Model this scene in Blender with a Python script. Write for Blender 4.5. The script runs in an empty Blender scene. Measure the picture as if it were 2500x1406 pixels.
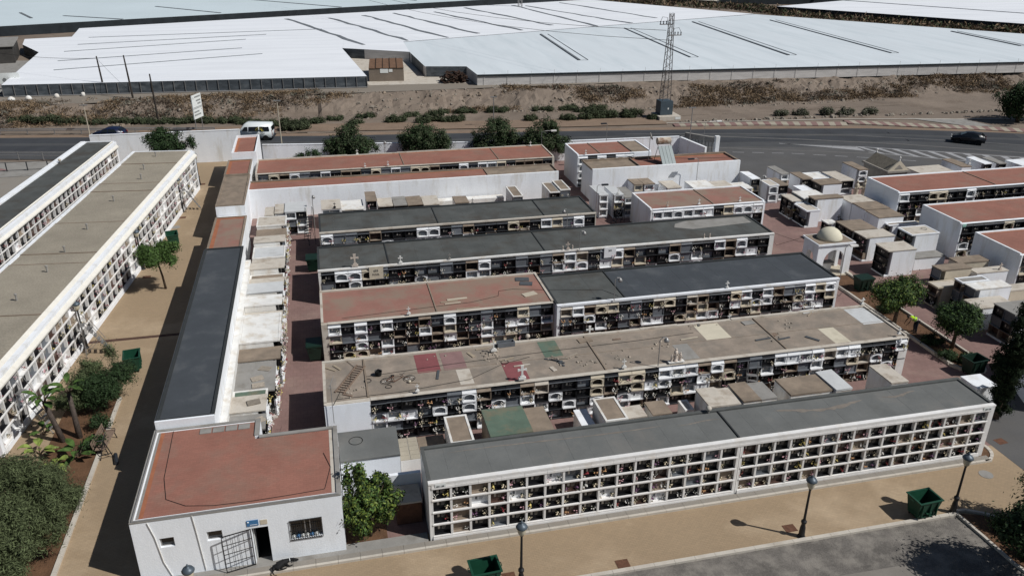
import bpy, bmesh, math, random
import numpy as np
from mathutils import Vector, Matrix, Euler
S = bpy.context.scene
C = S.collection
rnd = random.Random(7)
PI = math.pi

# ------------------------------------------------------------------ camera, sky, sun, exposure
CAM_H = 27.0
F_PX, PITCH, ROLL, YAW = 2003.9, 0.42696, 0.006273, 0.231585
cp, sp = math.cos(PITCH), math.sin(PITCH)
h_ = Vector((math.sin(YAW), math.cos(YAW), 0)); r_ = Vector((math.cos(YAW), -math.sin(YAW), 0)); u_ = Vector((0, 0, 1))
fw = h_ * cp - u_ * sp; up = h_ * sp + u_ * cp
R2 = r_ * math.cos(ROLL) + up * math.sin(ROLL); U2 = -r_ * math.sin(ROLL) + up * math.cos(ROLL)
cd = bpy.data.cameras.new('camera'); cam = bpy.data.objects.new('camera', cd); C.objects.link(cam)
M = Matrix((R2, U2, -fw)).transposed().to_4x4(); M.translation = (0, 0, CAM_H)
cam.matrix_world = M
cd.sensor_width = 36; cd.lens = F_PX / 2500 * 36; cd.clip_start = 1; cd.clip_end = 9000
S.camera = cam
SUN_EL, SUN_AZ = math.radians(47.5), math.atan2(.85, -.53)
w = bpy.data.worlds.new('World'); S.world = w; w.use_nodes = True
nt = w.node_tree; bg = nt.nodes['Background']
sky = nt.nodes.new('ShaderNodeTexSky'); sky.sky_type = 'NISHITA'; sky.sun_disc = False
sky.sun_elevation = SUN_EL; sky.sun_rotation = SUN_AZ; sky.air_density = 1.0; sky.dust_density = .6; sky.ozone_density = 1.6
nt.links.new(sky.outputs[0], bg.inputs[0]); bg.inputs[1].default_value = .05
sd = bpy.data.lights.new('sun', 'SUN'); sun = bpy.data.objects.new('sun', sd); C.objects.link(sun)
sd.energy = 5.0; sd.angle = math.radians(.5); sd.color = (1.0, .982, .95)
dl = Vector((-math.sin(SUN_AZ) * math.cos(SUN_EL), -math.cos(SUN_AZ) * math.cos(SUN_EL), -math.sin(SUN_EL)))
sun.rotation_euler = dl.to_track_quat('-Z', 'Y').to_euler()
S.render.engine = 'CYCLES'
S.view_settings.view_transform = 'Standard'; S.view_settings.look = 'None'
S.view_settings.exposure = -.30; S.view_settings.gamma = 1
S.view_settings.use_curve_mapping = False

# ------------------------------------------------------------------ materials
MATS = {}
def mat(name, col, rough=.85, var=.12, scale=1.5, bump=.15, bscale=25, stain=None, sscale=.6, samt=.5, spec=.3, rv=0.0, metal=0, island=0.0, aniso=None, tex=None, coords='pos', fine=.06):
    if name in MATS: return MATS[name]
    if max(col) < .5: col = tuple(c * .72 for c in col)
    if stain and max(stain) < .5: stain = tuple(c * .74 for c in stain)
    m = bpy.data.materials.new(name); m.use_nodes = True; n = m.node_tree.nodes; L = m.node_tree.links
    b = n['Principled BSDF']; b.inputs['Roughness'].default_value = rough; b.inputs['Metallic'].default_value = metal
    b.inputs['Specular IOR Level'].default_value = spec
    g = n.new('ShaderNodeNewGeometry')
    src = g.outputs['Position']
    if coords == 'obj':
        tc = n.new('ShaderNodeTexCoord'); src = tc.outputs['Object']
    if aniso:
        mp = n.new('ShaderNodeMapping'); mp.inputs['Scale'].default_value = aniso; L.new(src, mp.inputs[0]); src_a = mp.outputs[0]
    else: src_a = src
    def noise(sc, det=5, s=None):
        t = n.new('ShaderNodeTexNoise'); t.inputs['Scale'].default_value = sc; t.inputs['Detail'].default_value = det
        t.inputs['Roughness'].default_value = .62
        L.new(s or src_a, t.inputs['Vector']); return t.outputs['Fac']
    def mixc(a, bcol, fac, mode='MIX'):
        x = n.new('ShaderNodeMix'); x.data_type = 'RGBA'; x.blend_type = mode
        for s_, v in ((x.inputs[0], fac), (x.inputs[6], a), (x.inputs[7], bcol)):
            if hasattr(v, 'is_output'): L.new(v, s_)
            else: s_.default_value = v
        return x.outputs[2]
    def ramp(v, a, bb):
        x = n.new('ShaderNodeMapRange'); x.inputs[1].default_value = a; x.inputs[2].default_value = bb; L.new(v, x.inputs[0]); return x.outputs[0]
    def c4(c): return (*c[:3], 1)
    base = c4(col)
    if tex == 'island' or island:
        hs = n.new('ShaderNodeMapRange'); L.new(g.outputs['Random Per Island'], hs.inputs[0]); hs.inputs[3].default_value = 1 - island; hs.inputs[4].default_value = 1 + island
        base = mixc((*[c for c in col], 1), (1, 1, 1, 1), 0.0)
        vm = n.new('ShaderNodeVectorMath'); vm.operation = 'SCALE'; vm.inputs[0].default_value = col[:3]; L.new(hs.outputs[0], vm.inputs['Scale']); base = vm.outputs[0]
    nz = ramp(noise(scale), .3, .7)
    lo = tuple(max(0, c * (1 - var)) for c in col); hi = tuple(min(1, c * (1 + var)) for c in col)
    if island: colr = mixc(base, base, .5)
    else: colr = mixc(c4(lo), c4(hi), nz)
    if fine and not island:
        f = ramp(noise(9 * scale + 6, 3, src), .25, .75)
        x = n.new('ShaderNodeMapRange'); L.new(f, x.inputs[0]); x.inputs[3].default_value = 1 - fine; x.inputs[4].default_value = 1 + fine
        vm = n.new('ShaderNodeVectorMath'); vm.operation = 'SCALE'; L.new(colr, vm.inputs[0]); L.new(x.outputs[0], vm.inputs['Scale']); colr = vm.outputs[0]
    if stain:
        st = ramp(noise(sscale, 7), .62 - samt * .35, .80 - samt * .35)
        mm = n.new('ShaderNodeMath'); mm.operation = 'MULTIPLY'; L.new(st, mm.inputs[0]); mm.inputs[1].default_value = min(1, samt + .3)
        colr = mixc(colr, c4(stain), mm.outputs[0])
    if rv:
        oi = n.new('ShaderNodeObjectInfo'); x = n.new('ShaderNodeMapRange'); L.new(oi.outputs['Random'], x.inputs[0]); x.inputs[3].default_value = 1 - rv; x.inputs[4].default_value = 1 + rv
        vm = n.new('ShaderNodeVectorMath'); vm.operation = 'SCALE'; L.new(colr, vm.inputs[0]); L.new(x.outputs[0], vm.inputs['Scale']); colr = vm.outputs[0]
    bsrc = noise(bscale, 4, src)
    if tex and tex.startswith('brick'):
        _, bw, bh, morr, ang = tex.split('_')
        mp = n.new('ShaderNodeMapping'); mp.inputs['Rotation'].default_value = (0, 0, math.radians(float(ang))); L.new(src, mp.inputs[0])
        bt = n.new('ShaderNodeTexBrick'); L.new(mp.outputs[0], bt.inputs[0]); bt.inputs['Scale'].default_value = 1
        bt.inputs['Brick Width'].default_value = float(bw); bt.inputs['Row Height'].default_value = float(bh); bt.inputs['Mortar Size'].default_value = float(morr)
        bt.inputs['Color1'].default_value = (.95, .95, .95, 1); bt.inputs['Color2'].default_value = (1.05, 1.04, 1.03, 1); bt.inputs['Mortar'].default_value = (.82, .80, .78, 1)
        bt.inputs['Bias'].default_value = 0
        colr = mixc(colr, bt.outputs['Color'], 1.0, 'MULTIPLY')
    L.new(colr, b.inputs['Base Color'])
    if bump:
        bp = n.new('ShaderNodeBump'); bp.inputs['Strength'].default_value = bump; bp.inputs['Distance'].default_value = .05
        L.new(bsrc, bp.inputs['Height']); L.new(bp.outputs[0], b.inputs['Normal'])
    MATS[name] = m; return m
WHITE = mat('white_paint', (.79, .81, .835), var=.05, scale=.8, stain=(.56, .53, .47), sscale=1.3, samt=.30, bump=.2, bscale=9, aniso=(1, 1, .22))
WHITE_OLD = mat('old_whitewash', (.72, .71, .68), var=.10, scale=1.2, stain=(.52, .45, .36), sscale=1.3, samt=.38, bump=.3, aniso=(1, 1, .35))
RENDER = mat('rough_white_render', (.82, .85, .885), var=.04, scale=2, bump=.22, bscale=15, stain=(.68, .68, .67), sscale=.8, samt=.15, aniso=(1, 1, .3))
CREAM = mat('stained_cream_cornice', (.68, .65, .585), var=.06, scale=1.2, stain=(.62, .56, .47), sscale=.9, samt=.18, bump=.1)
MARBLE = mat('white_marble', (.755, .74, .72), var=.07, scale=2.2, stain=(.64, .55, .44), sscale=1.2, samt=.18, rough=.5, bump=.03, rv=.06)
TERRA = mat('terracotta_roof_paint', (.375, .172, .128), var=.12, scale=.5, stain=(.33, .215, .165), sscale=.45, samt=.35, tex='brick_0.3_0.15_0.006_0')
TERRA2 = mat('terracotta_roof_faded', (.375, .19, .15), var=.13, scale=.6, stain=(.33, .25, .19), sscale=.5, samt=.55)
TERRA_EDGE = mat('terracotta_edge', (.44, .17, .09), var=.15, scale=2)
FELT_GREY = mat('grey_mineral_felt', (.19, .195, .188), var=.13, scale=.6, bump=.2, bscale=40, stain=(.25, .22, .19), sscale=.3, samt=.2, rv=.05)
FELT_DARK = mat('dark_mineral_felt', (.112, .118, .113), var=.22, scale=.6, bump=.2, bscale=40, stain=(.075, .064, .052), sscale=.5, samt=.4, rv=.05)
FELT_BLUE = mat('blue_black_felt', (.078, .088, .10), var=.14, scale=.5, bump=.2, bscale=40, stain=(.15, .155, .16), sscale=.5, samt=.25, rv=.06)
FELT_CAP = mat('grey_felt_upstand', (.12, .125, .12), var=.15, scale=2); FELT_EDGE = mat('felt_edge', (.045, .05, .052), var=.15, scale=2)
CONC_ROOF = mat('weathered_concrete_roof', (.375, .31, .25), var=.2, scale=.9, bump=.3, stain=(.255, .225, .19), sscale=.7, samt=.45, fine=.1)
CONC_BROWN = mat('brown_stained_concrete', (.34, .27, .205), var=.18, scale=1.2, stain=(.22, .18, .14), sscale=1.0, samt=.4)
CONC_PALE = mat('pale_concrete', (.52, .475, .41), var=.12, scale=1.2, stain=(.36, .29, .22), sscale=1.2, samt=.38)
CONC_GREY = mat('grey_concrete', (.36, .345, .32), var=.12, scale=1.2, stain=(.2, .18, .15), sscale=1.0, samt=.3)
GRAVEL_ROOF = mat('gravel_roof', (.43, .38, .30), var=.14, scale=.35, bump=.8, bscale=30, fine=.22)
PATCH_RED = mat('red_roof_paint', (.30, .10, .105), var=.12, scale=2); PATCH_PINK = mat('pink_roof_paint', (.33, .20, .19), var=.12, scale=2)
PATCH_CREAM = mat('cream_roof_paint', (.56, .51, .40), var=.06, scale=2, stain=(.4, .34, .25), samt=.2); PATCH_GREEN = mat('green_roof_paint', (.14, .20, .15), var=.16, scale=1.2, stain=(.26, .21, .14), sscale=.9, samt=.38)
PATCH_WHITE = mat('white_roof_paint', (.52, .53, .53), var=.06, scale=2, stain=(.3, .28, .24), samt=.2)
OCHRE = mat('ochre_block_paving', (.435, .325, .21), var=.05, scale=.25, bump=.15, tex='brick_0.22_0.11_0.008_0', stain=(.50, .39, .27), sscale=.2, samt=.3, fine=.03)
REDPAVE = mat('red_paving', (.30, .19, .17), var=.12, scale=.6, tex='brick_0.42_0.42_0.012_0', stain=(.36, .26, .22), sscale=.4, samt=.3)
LANE = mat('lane_wear_asphalt', (.062, .066, .074), var=.18, scale=.3, bump=.2, bscale=40); ASPHALT = mat('asphalt', (.092, .094, .098), var=.15, scale=.3, bump=.2, bscale=40)
ASPHALT2 = mat('worn_asphalt', (.13, .127, .126), var=.14, scale=.25, bump=.2, bscale=40, stain=(.14, .13, .12), sscale=.2, samt=.3)
GRAVEL = mat('grey_gravel_ground', (.185, .168, .15), var=.25, scale=.5, bump=.6, bscale=18, stain=(.34, .31, .27), sscale=1.1, samt=.48, fine=.25)
CONCPAVE = mat('concrete_pavement', (.34, .31, .27), var=.10, scale=.6, stain=(.26, .22, .18), samt=.3)
KERB = mat('kerb_stone', (.50, .46, .40), var=.08, scale=1.2, stain=(.34, .28, .22), samt=.3)
SOIL = mat('planter_soil', (.16, .085, .045), var=.25, scale=1.4, bump=.9, bscale=8, fine=.2)
DIRT = mat('dry_dirt', (.27, .215, .17), var=.18, scale=.12, bump=.8, bscale=3, stain=(.16, .12, .09), sscale=.2, samt=.35, fine=.14)
TRACK = mat('dusty_track', (.30, .26, .215), var=.10, scale=.2, bump=.4, bscale=5, fine=.1, aniso=(.3, 1, 1))
SAND = mat('sandy_verge', (.30, .215, .155), var=.14, scale=.4, bump=.6, bscale=6, fine=.12)
ROADPAINT = mat('road_paint', (.42, .42, .43), var=.15, scale=3); ROADWEAR = mat('worn_road_edge', (.17, .165, .16), var=.15, scale=.8)
BLACKG = mat('black_granite', (.012, .012, .014), rough=.4, var=.2, scale=4, spec=.25, bump=0, rv=.3)
GREYG = mat('grey_marble_slab', (.19, .205, .225), rough=.4, var=.15, scale=3, bump=0, rv=.25)
BROWNG = mat('brown_granite', (.085, .05, .04), rough=.4, var=.25, scale=4, bump=0, rv=.3)
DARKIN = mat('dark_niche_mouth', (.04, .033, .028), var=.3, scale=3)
PLASTER = mat('niche_plaster', (.36, .29, .225), var=.18, scale=2.5, stain=(.2, .14, .1), sscale=2, samt=.4)
WHITEM = mat('white_niche_marble', (.74, .75, .76), rough=.45, var=.06, scale=3, bump=0, rv=.08)
CREAMM = mat('cream_niche_marble', (.52, .46, .36), rough=.5, var=.08, scale=3, bump=0, rv=.1)
IRON = mat('black_iron', (.014, .014, .016), rough=.5, var=.2, spec=.5, bump=0); DGREY_METAL = mat('dark_grey_metal', (.05, .055, .065), rough=.5, metal=.3)
LAMPCAP = mat('lamp_cap_metal', (.12, .15, .18), rough=.45, metal=.3, bump=0); LAMPGLASS = mat('lamp_globe_glass', (.55, .50, .38), rough=.25, bump=0, spec=.5)
GALV = mat('galvanised_steel', (.42, .41, .40), rough=.45, metal=.5, bump=0); RUST = mat('rusty_steel', (.16, .075, .045), rough=.8, var=.3, scale=6); PYL = mat('pylon_steel', (.22, .20, .19), rough=.6, metal=.3, bump=0)
BIN = mat('green_bin_plastic', (.012, .075, .042), rough=.45, var=.15, scale=3, spec=.45, bump=.05, stain=(.05, .09, .06), samt=.15); BINDARK = mat('dark_green_bin_plastic', (.008, .03, .018), rough=.5, spec=.4)
RUBBER = mat('black_rubber', (.012, .012, .012), rough=.8); YELLOW = mat('yellow_plastic', (.62, .38, .02), rough=.5)
WOOD = mat('weathered_wood', (.28, .20, .15), var=.2, scale=6, rough=.8); WOODPALE = mat('pale_timber', (.46, .38, .28), var=.2, scale=6); PLANKGREY = mat('grey_slate_plank', (.10, .11, .12), var=.2, scale=5)
STONE = mat('broken_masonry', (.44, .38, .31), var=.25, scale=6, rv=.3)
STATUE = mat('stone_cross', (.50, .43, .37), var=.15, scale=6, rv=.2); CROSSW = mat('white_cross', (.68, .67, .64), var=.08, scale=5); 
GH_WHITE = mat('whitewashed_plastic_roof', (.80, .82, .85), rough=.55, var=.05, scale=.25, bump=.35, bscale=.9, aniso=(.15, 1.2, 1), stain=(.70, .72, .76), sscale=.3, samt=.35)
GH_GREY = mat('greyish_plastic_roof', (.66, .71, .74), rough=.5, var=.05, scale=.25, bump=.3, bscale=.9, aniso=(1.2, .15, 1), stain=(.56, .62, .65), sscale=.3, samt=.35)
GH_PALE = mat('pale_blue_plastic_roof', (.60, .68, .71), rough=.5, var=.05, scale=.04, bump=.2, bscale=.6)
GH_WALL = mat('dark_netting_wall', (.085, .10, .115), rough=.6, var=.4, scale=.6, aniso=(1, 1, 3), stain=(.20, .22, .235), sscale=.5, samt=.4)
GH_WALLW = mat('pale_sheeting_wall', (.56, .54, .52), rough=.6, var=.15, scale=.5, aniso=(1, 1, 6)); GH_GAP = mat('roof_gap', (.20, .22, .24), rough=.8, var=.3, scale=1.0)
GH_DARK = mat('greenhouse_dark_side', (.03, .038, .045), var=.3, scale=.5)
BLOCKWALL = mat('grey_block_wall', (.20, .185, .17), var=.15, scale=1, tex=None); HUTROOF = mat('rusty_tile_roof', (.22, .125, .075), var=.25, scale=1.5)
DRYW = mat('dry_weeds', (.245, .175, .11), rough=1, island=.6); DRYB = mat('brown_weeds', (.17, .125, .09), rough=1, island=.5); DRYG = mat('grey_weeds', (.20, .19, .15), rough=1, island=.4)
LEAF_DARK = mat('dark_green_leaves', (.036, .066, .024), rough=.7, island=.6, spec=.2); LEAF_CYP = mat('cypress_foliage', (.022, .034, .016), rough=.8, island=.6, spec=.1); LEAF_OLIVE = mat('olive_needle_leaves', (.105, .13, .06), rough=.8, island=.55, spec=.15)
LEAF_BRIGHT = mat('bright_green_leaves', (.15, .20, .035), rough=.6, island=.6, spec=.3); LEAF_MID = mat('mid_green_leaves', (.075, .135, .032), rough=.65, island=.5, spec=.2)
LEAF_YG = mat('yellow_green_leaves', (.26, .33, .075), rough=.55, island=.4, spec=.3); LEAF_ROAD = mat('roadside_shrub_leaves', (.078, .095, .052), rough=.8, island=.5, spec=.1)
BARK = mat('tree_bark', (.13, .095, .065), var=.3, scale=6, bump=.6, bscale=30); PALMBARK = mat('palm_bark', (.11, .085, .07), var=.35, scale=8, bump=.8, bscale=20)
PETALS = {'white': mat('white_petals', (.66, .64, .60), rough=.8, island=.25), 'pink': mat('pink_petals', (.56, .33, .36), rough=.8, island=.35), 'red': mat('red_petals', (.36, .06, .07), rough=.8, island=.4),
 'cream': mat('cream_petals', (.58, .50, .36), rough=.8, island=.3), 'yellow': mat('yellow_petals', (.55, .45, .16), rough=.8, island=.3), 'purple': mat('purple_petals', (.24, .12, .22), rough=.8, island=.4), 'orange': mat('orange_petals', (.50, .28, .14), rough=.8, island=.4)}
STEM = mat('flower_leaves', (.045, .06, .03), rough=.9, island=.5)
GLASS = mat('dark_window_glass', (.015, .018, .022), rough=.12, spec=.6, bump=0); VANW = mat('van_white_paint', (.66, .70, .70), rough=.35, spec=.5, bump=0, var=.03); CARB = mat('black_car_paint', (.008, .010, .016), rough=.25, spec=.6, bump=0)
RIM = mat('wheel_rim', (.22, .22, .23), rough=.4, metal=.6, bump=0); SKIN = mat('skin', (.30, .17, .11), rough=.6, bump=0); VEST = mat('hi_vis_fabric', (.45, .75, .02), rough=.8, var=.05, bump=.1); REFL = mat('reflective_band', (.5, .55, .4), rough=.5)
CLOTHD = mat('dark_blue_cloth', (.02, .023, .035), rough=.9); FUR = mat('black_fur', (.008, .008, .009), rough=.75, bump=.2, bscale=60)
BLUE = mat('blue_sign', (.07, .23, .48), rough=.5, bump=0); SIGNW = mat('sign_white', (.70, .72, .70), rough=.5, bump=0, var=.03); INK = mat('dark_ink', (.05, .05, .055), rough=.7, bump=0); INKW = mat('white_ink', (.75, .78, .8), rough=.7, bump=0)
INKG = mat('grey_ink', (.28, .29, .29), rough=.7, bump=0); PANEL = mat('solar_collector', (.36, .42, .42), rough=.25, spec=.6, bump=0, var=.06); TANK = mat('rusty_tank', (.50, .44, .36), rough=.6, stain=(.2, .075, .03), sscale=1.8, samt=.5)
PINKPAVE = mat('pink_pavement', (.32, .20, .18), var=.1, scale=1); CREAMPAVE = mat('cream_pavement', (.48, .43, .34), var=.08, scale=1); CABLE = mat('black_cable', (.02, .02, .02), bump=0)
BLUETAIL = mat('red_lamp', (.25, .02, .02), rough=.3, bump=0); DOORIN = mat('door_edge_paint', (.5, .5, .48)); ROOM = mat('dim_interior', (.05, .045, .04)); DOME = mat('dome_plaster', (.60, .56, .44), var=.05, scale=2, bump=.1)

# ------------------------------------------------------------------ mesh helpers
class MB:
    def __init__(s): s.v = []; s.f = []; s.m = []
    def quad(s, a, b, c, d, m=0):
        i = len(s.v); s.v += [a, b, c, d]; s.f.append((i, i + 1, i + 2, i + 3)); s.m.append(m); return s
    def box(s, x0, x1, y0, y1, z0, z1, m=0):
        i = len(s.v)
        s.v += [(x0, y0, z0), (x1, y0, z0), (x1, y1, z0), (x0, y1, z0), (x0, y0, z1), (x1, y0, z1), (x1, y1, z1), (x0, y1, z1)]
        for q in ((0, 3, 2, 1), (4, 5, 6, 7), (0, 1, 5, 4), (1, 2, 6, 5), (2, 3, 7, 6), (3, 0, 4, 7)): s.f.append(tuple(i + k for k in q)); s.m.append(m)
        return s
    def prism(s, poly, z0, z1, m=0, mt=None):           # poly counter-clockwise in xy
        i = len(s.v); n = len(poly)
        s.v += [(p[0], p[1], z0) for p in poly] + [(p[0], p[1], z1) for p in poly]
        s.f.append(tuple(i + k for k in reversed(range(n)))); s.m.append(m)
        s.f.append(tuple(i + n + k for k in range(n))); s.m.append(m if mt is None else mt)
        for k in range(n): s.f.append((i + k, i + (k + 1) % n, i + n + (k + 1) % n, i + n + k)); s.m.append(m)
        return s
    def xprism(s, poly, y0, y1, m=0):                   # poly in xz, extruded along y
        i = len(s.v); n = len(poly)
        s.v += [(p[0], y0, p[1]) for p in poly] + [(p[0], y1, p[1]) for p in poly]
        s.f.append(tuple(i + k for k in range(n))); s.m.append(m)
        s.f.append(tuple(i + n + k for k in reversed(range(n)))); s.m.append(m)
        for k in range(n): s.f.append((i + (k + 1) % n, i + k, i + n + k, i + n + (k + 1) % n)); s.m.append(m)
        return s
    def tube(s, pts, r, n=6, m=0, cap=True):
        pts = [Vector(p) for p in pts]; rr = r if isinstance(r, (list, tuple)) else [r] * len(pts)
        i0 = len(s.v)
        for k, p in enumerate(pts):
            d = (pts[min(k + 1, len(pts) - 1)] - pts[max(k - 1, 0)]).normalized()
            a = d.orthogonal().normalized() if abs(d.z) > .9 else d.cross(Vector((0, 0, 1))).normalized()
            if abs(d.z) > .9: a = (Vector((1, 0, 0)) - d * d.x).normalized()
            b = d.cross(a)
            for j in range(n):
                t = 2 * PI * j / n; q = p + (a * math.cos(t) + b * math.sin(t)) * rr[k]; s.v.append(tuple(q))
        for k in range(len(pts) - 1):
            for j in range(n):
                a = i0 + k * n + j; b = i0 + k * n + (j + 1) % n; s.f.append((a, b, b + n, a + n)); s.m.append(m)
        if cap:
            s.f.append(tuple(i0 + j for j in reversed(range(n)))); s.m.append(m)
            e = i0 + (len(pts) - 1) * n; s.f.append(tuple(e + j for j in range(n))); s.m.append(m)
        return s
    def lathe(s, prof, n=14, m=0, c=(0, 0, 0)):
        pts = [(c[0], c[1], c[2] + z) for r, z in prof]; i0 = len(s.v)
        for (r, z) in prof:
            for j in range(n):
                t = 2 * PI * j / n; s.v.append((c[0] + r * math.cos(t), c[1] + r * math.sin(t), c[2] + z))
        for k in range(len(prof) - 1):
            for j in range(n):
                a = i0 + k * n + j; b = i0 + k * n + (j + 1) % n; s.f.append((a, b, b + n, a + n)); s.m.append(m)
        s.f.append(tuple(i0 + j for j in reversed(range(n)))); s.m.append(m)
        e = i0 + (len(prof) - 1) * n; s.f.append(tuple(e + j for j in range(n))); s.m.append(m)
        return s
    def mesh(s, name, mats, smooth=False):
        me = bpy.data.meshes.new(name); me.from_pydata(s.v, [], s.f)
        for x in (mats if isinstance(mats, (list, tuple)) else [mats]): me.materials.append(x)
        if any(s.m): me.polygons.foreach_set('material_index', s.m)
        if smooth: me.polygons.foreach_set('use_smooth', [True] * len(me.polygons))
        me.update(); return me
    def build(s, name, mats, parent=None, smooth=False, loc=None, rz=0):
        return link(name, s.mesh(name, mats, smooth), parent, loc, rz)
def link(name, me, parent=None, loc=None, rz=0):
    o = bpy.data.objects.new(name, me); C.objects.link(o)
    if parent is not None: o.parent = parent
    if loc is not None: o.location = loc
    if rz: o.rotation_euler.z = rz
    return o
def tag(o, label, cat, group=None):
    o['label'] = label; o['category'] = cat
    if group: o['group'] = group
    return o
def empty(name, loc=(0, 0, 0), rz=0, label=None, cat=None, group=None):
    o = bpy.data.objects.new(name, None); C.objects.link(o); o.location = loc; o.rotation_euler.z = rz; o.empty_display_size = .3
    if label: tag(o, label, cat, group)
    return o
def clone(root, loc, rz, label, group=None):
    r = root.copy(); C.objects.link(r); r.location = loc; r.rotation_euler.z = rz; r['label'] = label
    if group: r['group'] = group
    for ch in CH[root.name]:
        c = ch.copy(); C.objects.link(c); c.parent = r
        for g in CH.get(ch.name, []):
            d = g.copy(); C.objects.link(d); d.parent = c
    return r
CH = {}
def remember(root):
    CH[root.name] = list(root.children)
    for ch in CH[root.name]: CH[ch.name] = list(ch.children)
def struct(name, mb, mats, parent=None):
    o = mb.build(name, mats, parent)
    if parent is None: o['kind'] = 'structure'
    return o
def sheet(name, poly, z, m, parent=None):
    mb = MB(); i = len(mb.v); mb.v = [(p[0], p[1], z) for p in poly]; mb.f = [tuple(range(len(poly)))]; mb.m = [0]
    o = mb.build(name, m, parent)
    if o.data.polygons[0].normal.z < 0: o.data.flip_normals()
    if parent is None: o['kind'] = 'structure'
    return o
def rect(x0, x1, y0, y1): return [(x0, y0), (x1, y0), (x1, y1), (x0, y1)]
def text_mesh(s, size, m, parent, loc, rot, name='lettering', align='CENTER'):
    cu = bpy.data.curves.new('lettering', 'FONT'); cu.body = s; cu.size = size; cu.align_x = align; cu.align_y = 'CENTER'; cu.extrude = .004
    t = bpy.data.objects.new('lettering_tmp', cu); C.objects.link(t)
    dg = bpy.context.evaluated_depsgraph_get(); me = bpy.data.meshes.new_from_object(t.evaluated_get(dg))
    bpy.data.objects.remove(t); me.materials.clear(); me.materials.append(m)
    o = link(name, me, parent); o.location = loc; o.rotation_euler = rot; return o
ONES = ['', 'first', 'second', 'third', 'fourth', 'fifth', 'sixth', 'seventh', 'eighth', 'ninth', 'tenth', 'eleventh', 'twelfth', 'thirteenth', 'fourteenth', 'fifteenth', 'sixteenth', 'seventeenth', 'eighteenth', 'nineteenth']
TENS = {2: ('twenty', 'twentieth'), 3: ('thirty', 'thirtieth'), 4: ('forty', 'fortieth'), 5: ('fifty', 'fiftieth')}
def nth(k):
    if k < 20: return ONES[k]
    t, o = divmod(k, 10); return TENS[t][1] if o == 0 else TENS[t][0] + '-' + ONES[o]

# ------------------------------------------------------------------ ground, roads, pavements
def yroad_far(x):
    P = [(-300, 172), (-41, 119.2), (-26, 116.6), (0, 111.8), (34, 107.5), (61, 103.2), (75, 100.5), (90, 95), (130, 78), (400, -40)]
    for a, b in zip(P, P[1:]):
        if a[0] <= x <= b[0]: t = (x - a[0]) / (b[0] - a[0]); return a[1] + t * (b[1] - a[1])
    return P[-1][1]
sheet('ground', rect(-900, 1400, -300, 129), -.06, DIRT)
sheet('far_ground', rect(-2500, 4000, 128.9, 6000), 1.94, DIRT)
# embankment : a real slope with humps between the verge and the greenhouse track
def hash2(x, y): 
    v = math.sin(x * 12.9898 + y * 78.233) * 43758.5453; return v - math.floor(v)
def vnoise(x, y):
    xi, yi = math.floor(x), math.floor(y); fx, fy = x - xi, y - yi; fx = fx * fx * (3 - 2 * fx); fy = fy * fy * (3 - 2 * fy)
    a = hash2(xi, yi); b = hash2(xi + 1, yi); c = hash2(xi, yi + 1); d = hash2(xi + 1, yi + 1)
    return a + (b - a) * fx + (c - a) * fy + (a - b - c + d) * fx * fy
def embz(x, y):
    y0 = 121 + (2.5 if x < 0 else 0) - max(0, min(1, (x - 25) / 30)) * 3.5
    t = max(0, min(1, (y - y0) / (129.0 - y0))); s = t * t * (3 - 2 * t)
    n = vnoise(x * .35, y * .35) * .6 + vnoise(x * 1.1, y * 1.1) * .35 + vnoise(x * 2.7, y * 2.7) * .15
    return 2.0 * s + (n - .5) * 1.5 * math.sin(PI * min(1, max(0, t))) + (n - .5) * .12
XS = np.arange(-80, 190, .55); YS = np.arange(112.5, 130.0, .5)
ev = [(float(x), float(y), embz(x, y) + (-.05 if y < 113 else 0)) for y in YS for x in XS]
nx = len(XS); ef = [(j * nx + i, j * nx + i + 1, (j + 1) * nx + i + 1, (j + 1) * nx + i) for j in range(len(YS) - 1) for i in range(nx - 1) if YS[j] > yroad_far(XS[i]) + .3]
me = bpy.data.meshes.new('embankment'); me.from_pydata(ev, [], ef); me.materials.append(DIRT); o = link('embankment', me); o['kind'] = 'structure'
sheet('dirt_track', [(-80, 128.6), (190, 128.0), (190, 136), (60, 140), (10, 163), (5, 163), (9, 136.5), (-80, 138.5)], 2.06, TRACK)
# main road
xs = list(range(-120, 170, 5))
far = [(x, yroad_far(x)) for x in xs]
near = [(170, 20), (120, 50), (95, 70), (78, 79.0), (60, 79.6), (43.4, 79.8), (43.2, 92.3), (34, 93.5), (0, 98.8), (-16, 102), (-26, 104.5), (-40, 107.8), (-120, 127)]
sheet('road', far + near, -.03, ASPHALT)
sheet('road_shoulder', [(x, yroad_far(x) - .9) for x in xs] + [(x, yroad_far(x) + .5) for x in reversed(xs)], -.022, SAND)
sheet('junction_asphalt', [(43.6, 80), (60, 79.8), (78, 79.2), (100, 66), (118, 54), (122, 57), (95, 76), (80, 85.5), (65, 91.0), (52, 94.4), (43.6, 95.0)], -.022, ASPHALT2)
def band(name, pts, wd, z, m, parent=None):
    mb = MB()
    for a, b in zip(pts, pts[1:]):
        a = Vector((*a, 0)); b = Vector((*b, 0)); n_ = (b - a).normalized().cross(Vector((0, 0, 1))) * wd / 2
        mb.quad(tuple((a + n_).xy) + (z,), tuple((b + n_).xy) + (z,), tuple((b - n_).xy) + (z,), tuple((a - n_).xy) + (z,))
    o = mb.build(name, m, parent)
    if o.data.polygons[0].normal.z < 0: o.data.flip_normals()
    if parent is None: o['kind'] = 'structure'
    return o
for off_, w_ in ((2.6, 2.5), (6.6, 2.7)): band('lane_wear', [(x, yroad_far(x) - off_) for x in range(-100, 100, 8)], w_, -.018, LANE)
band('road_edge_line', [(47, 100.9), (52, 99.6), (62, 96), (73.5, 91), (86, 84), (100, 75)], .45, -.012, ROADWEAR)
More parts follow.
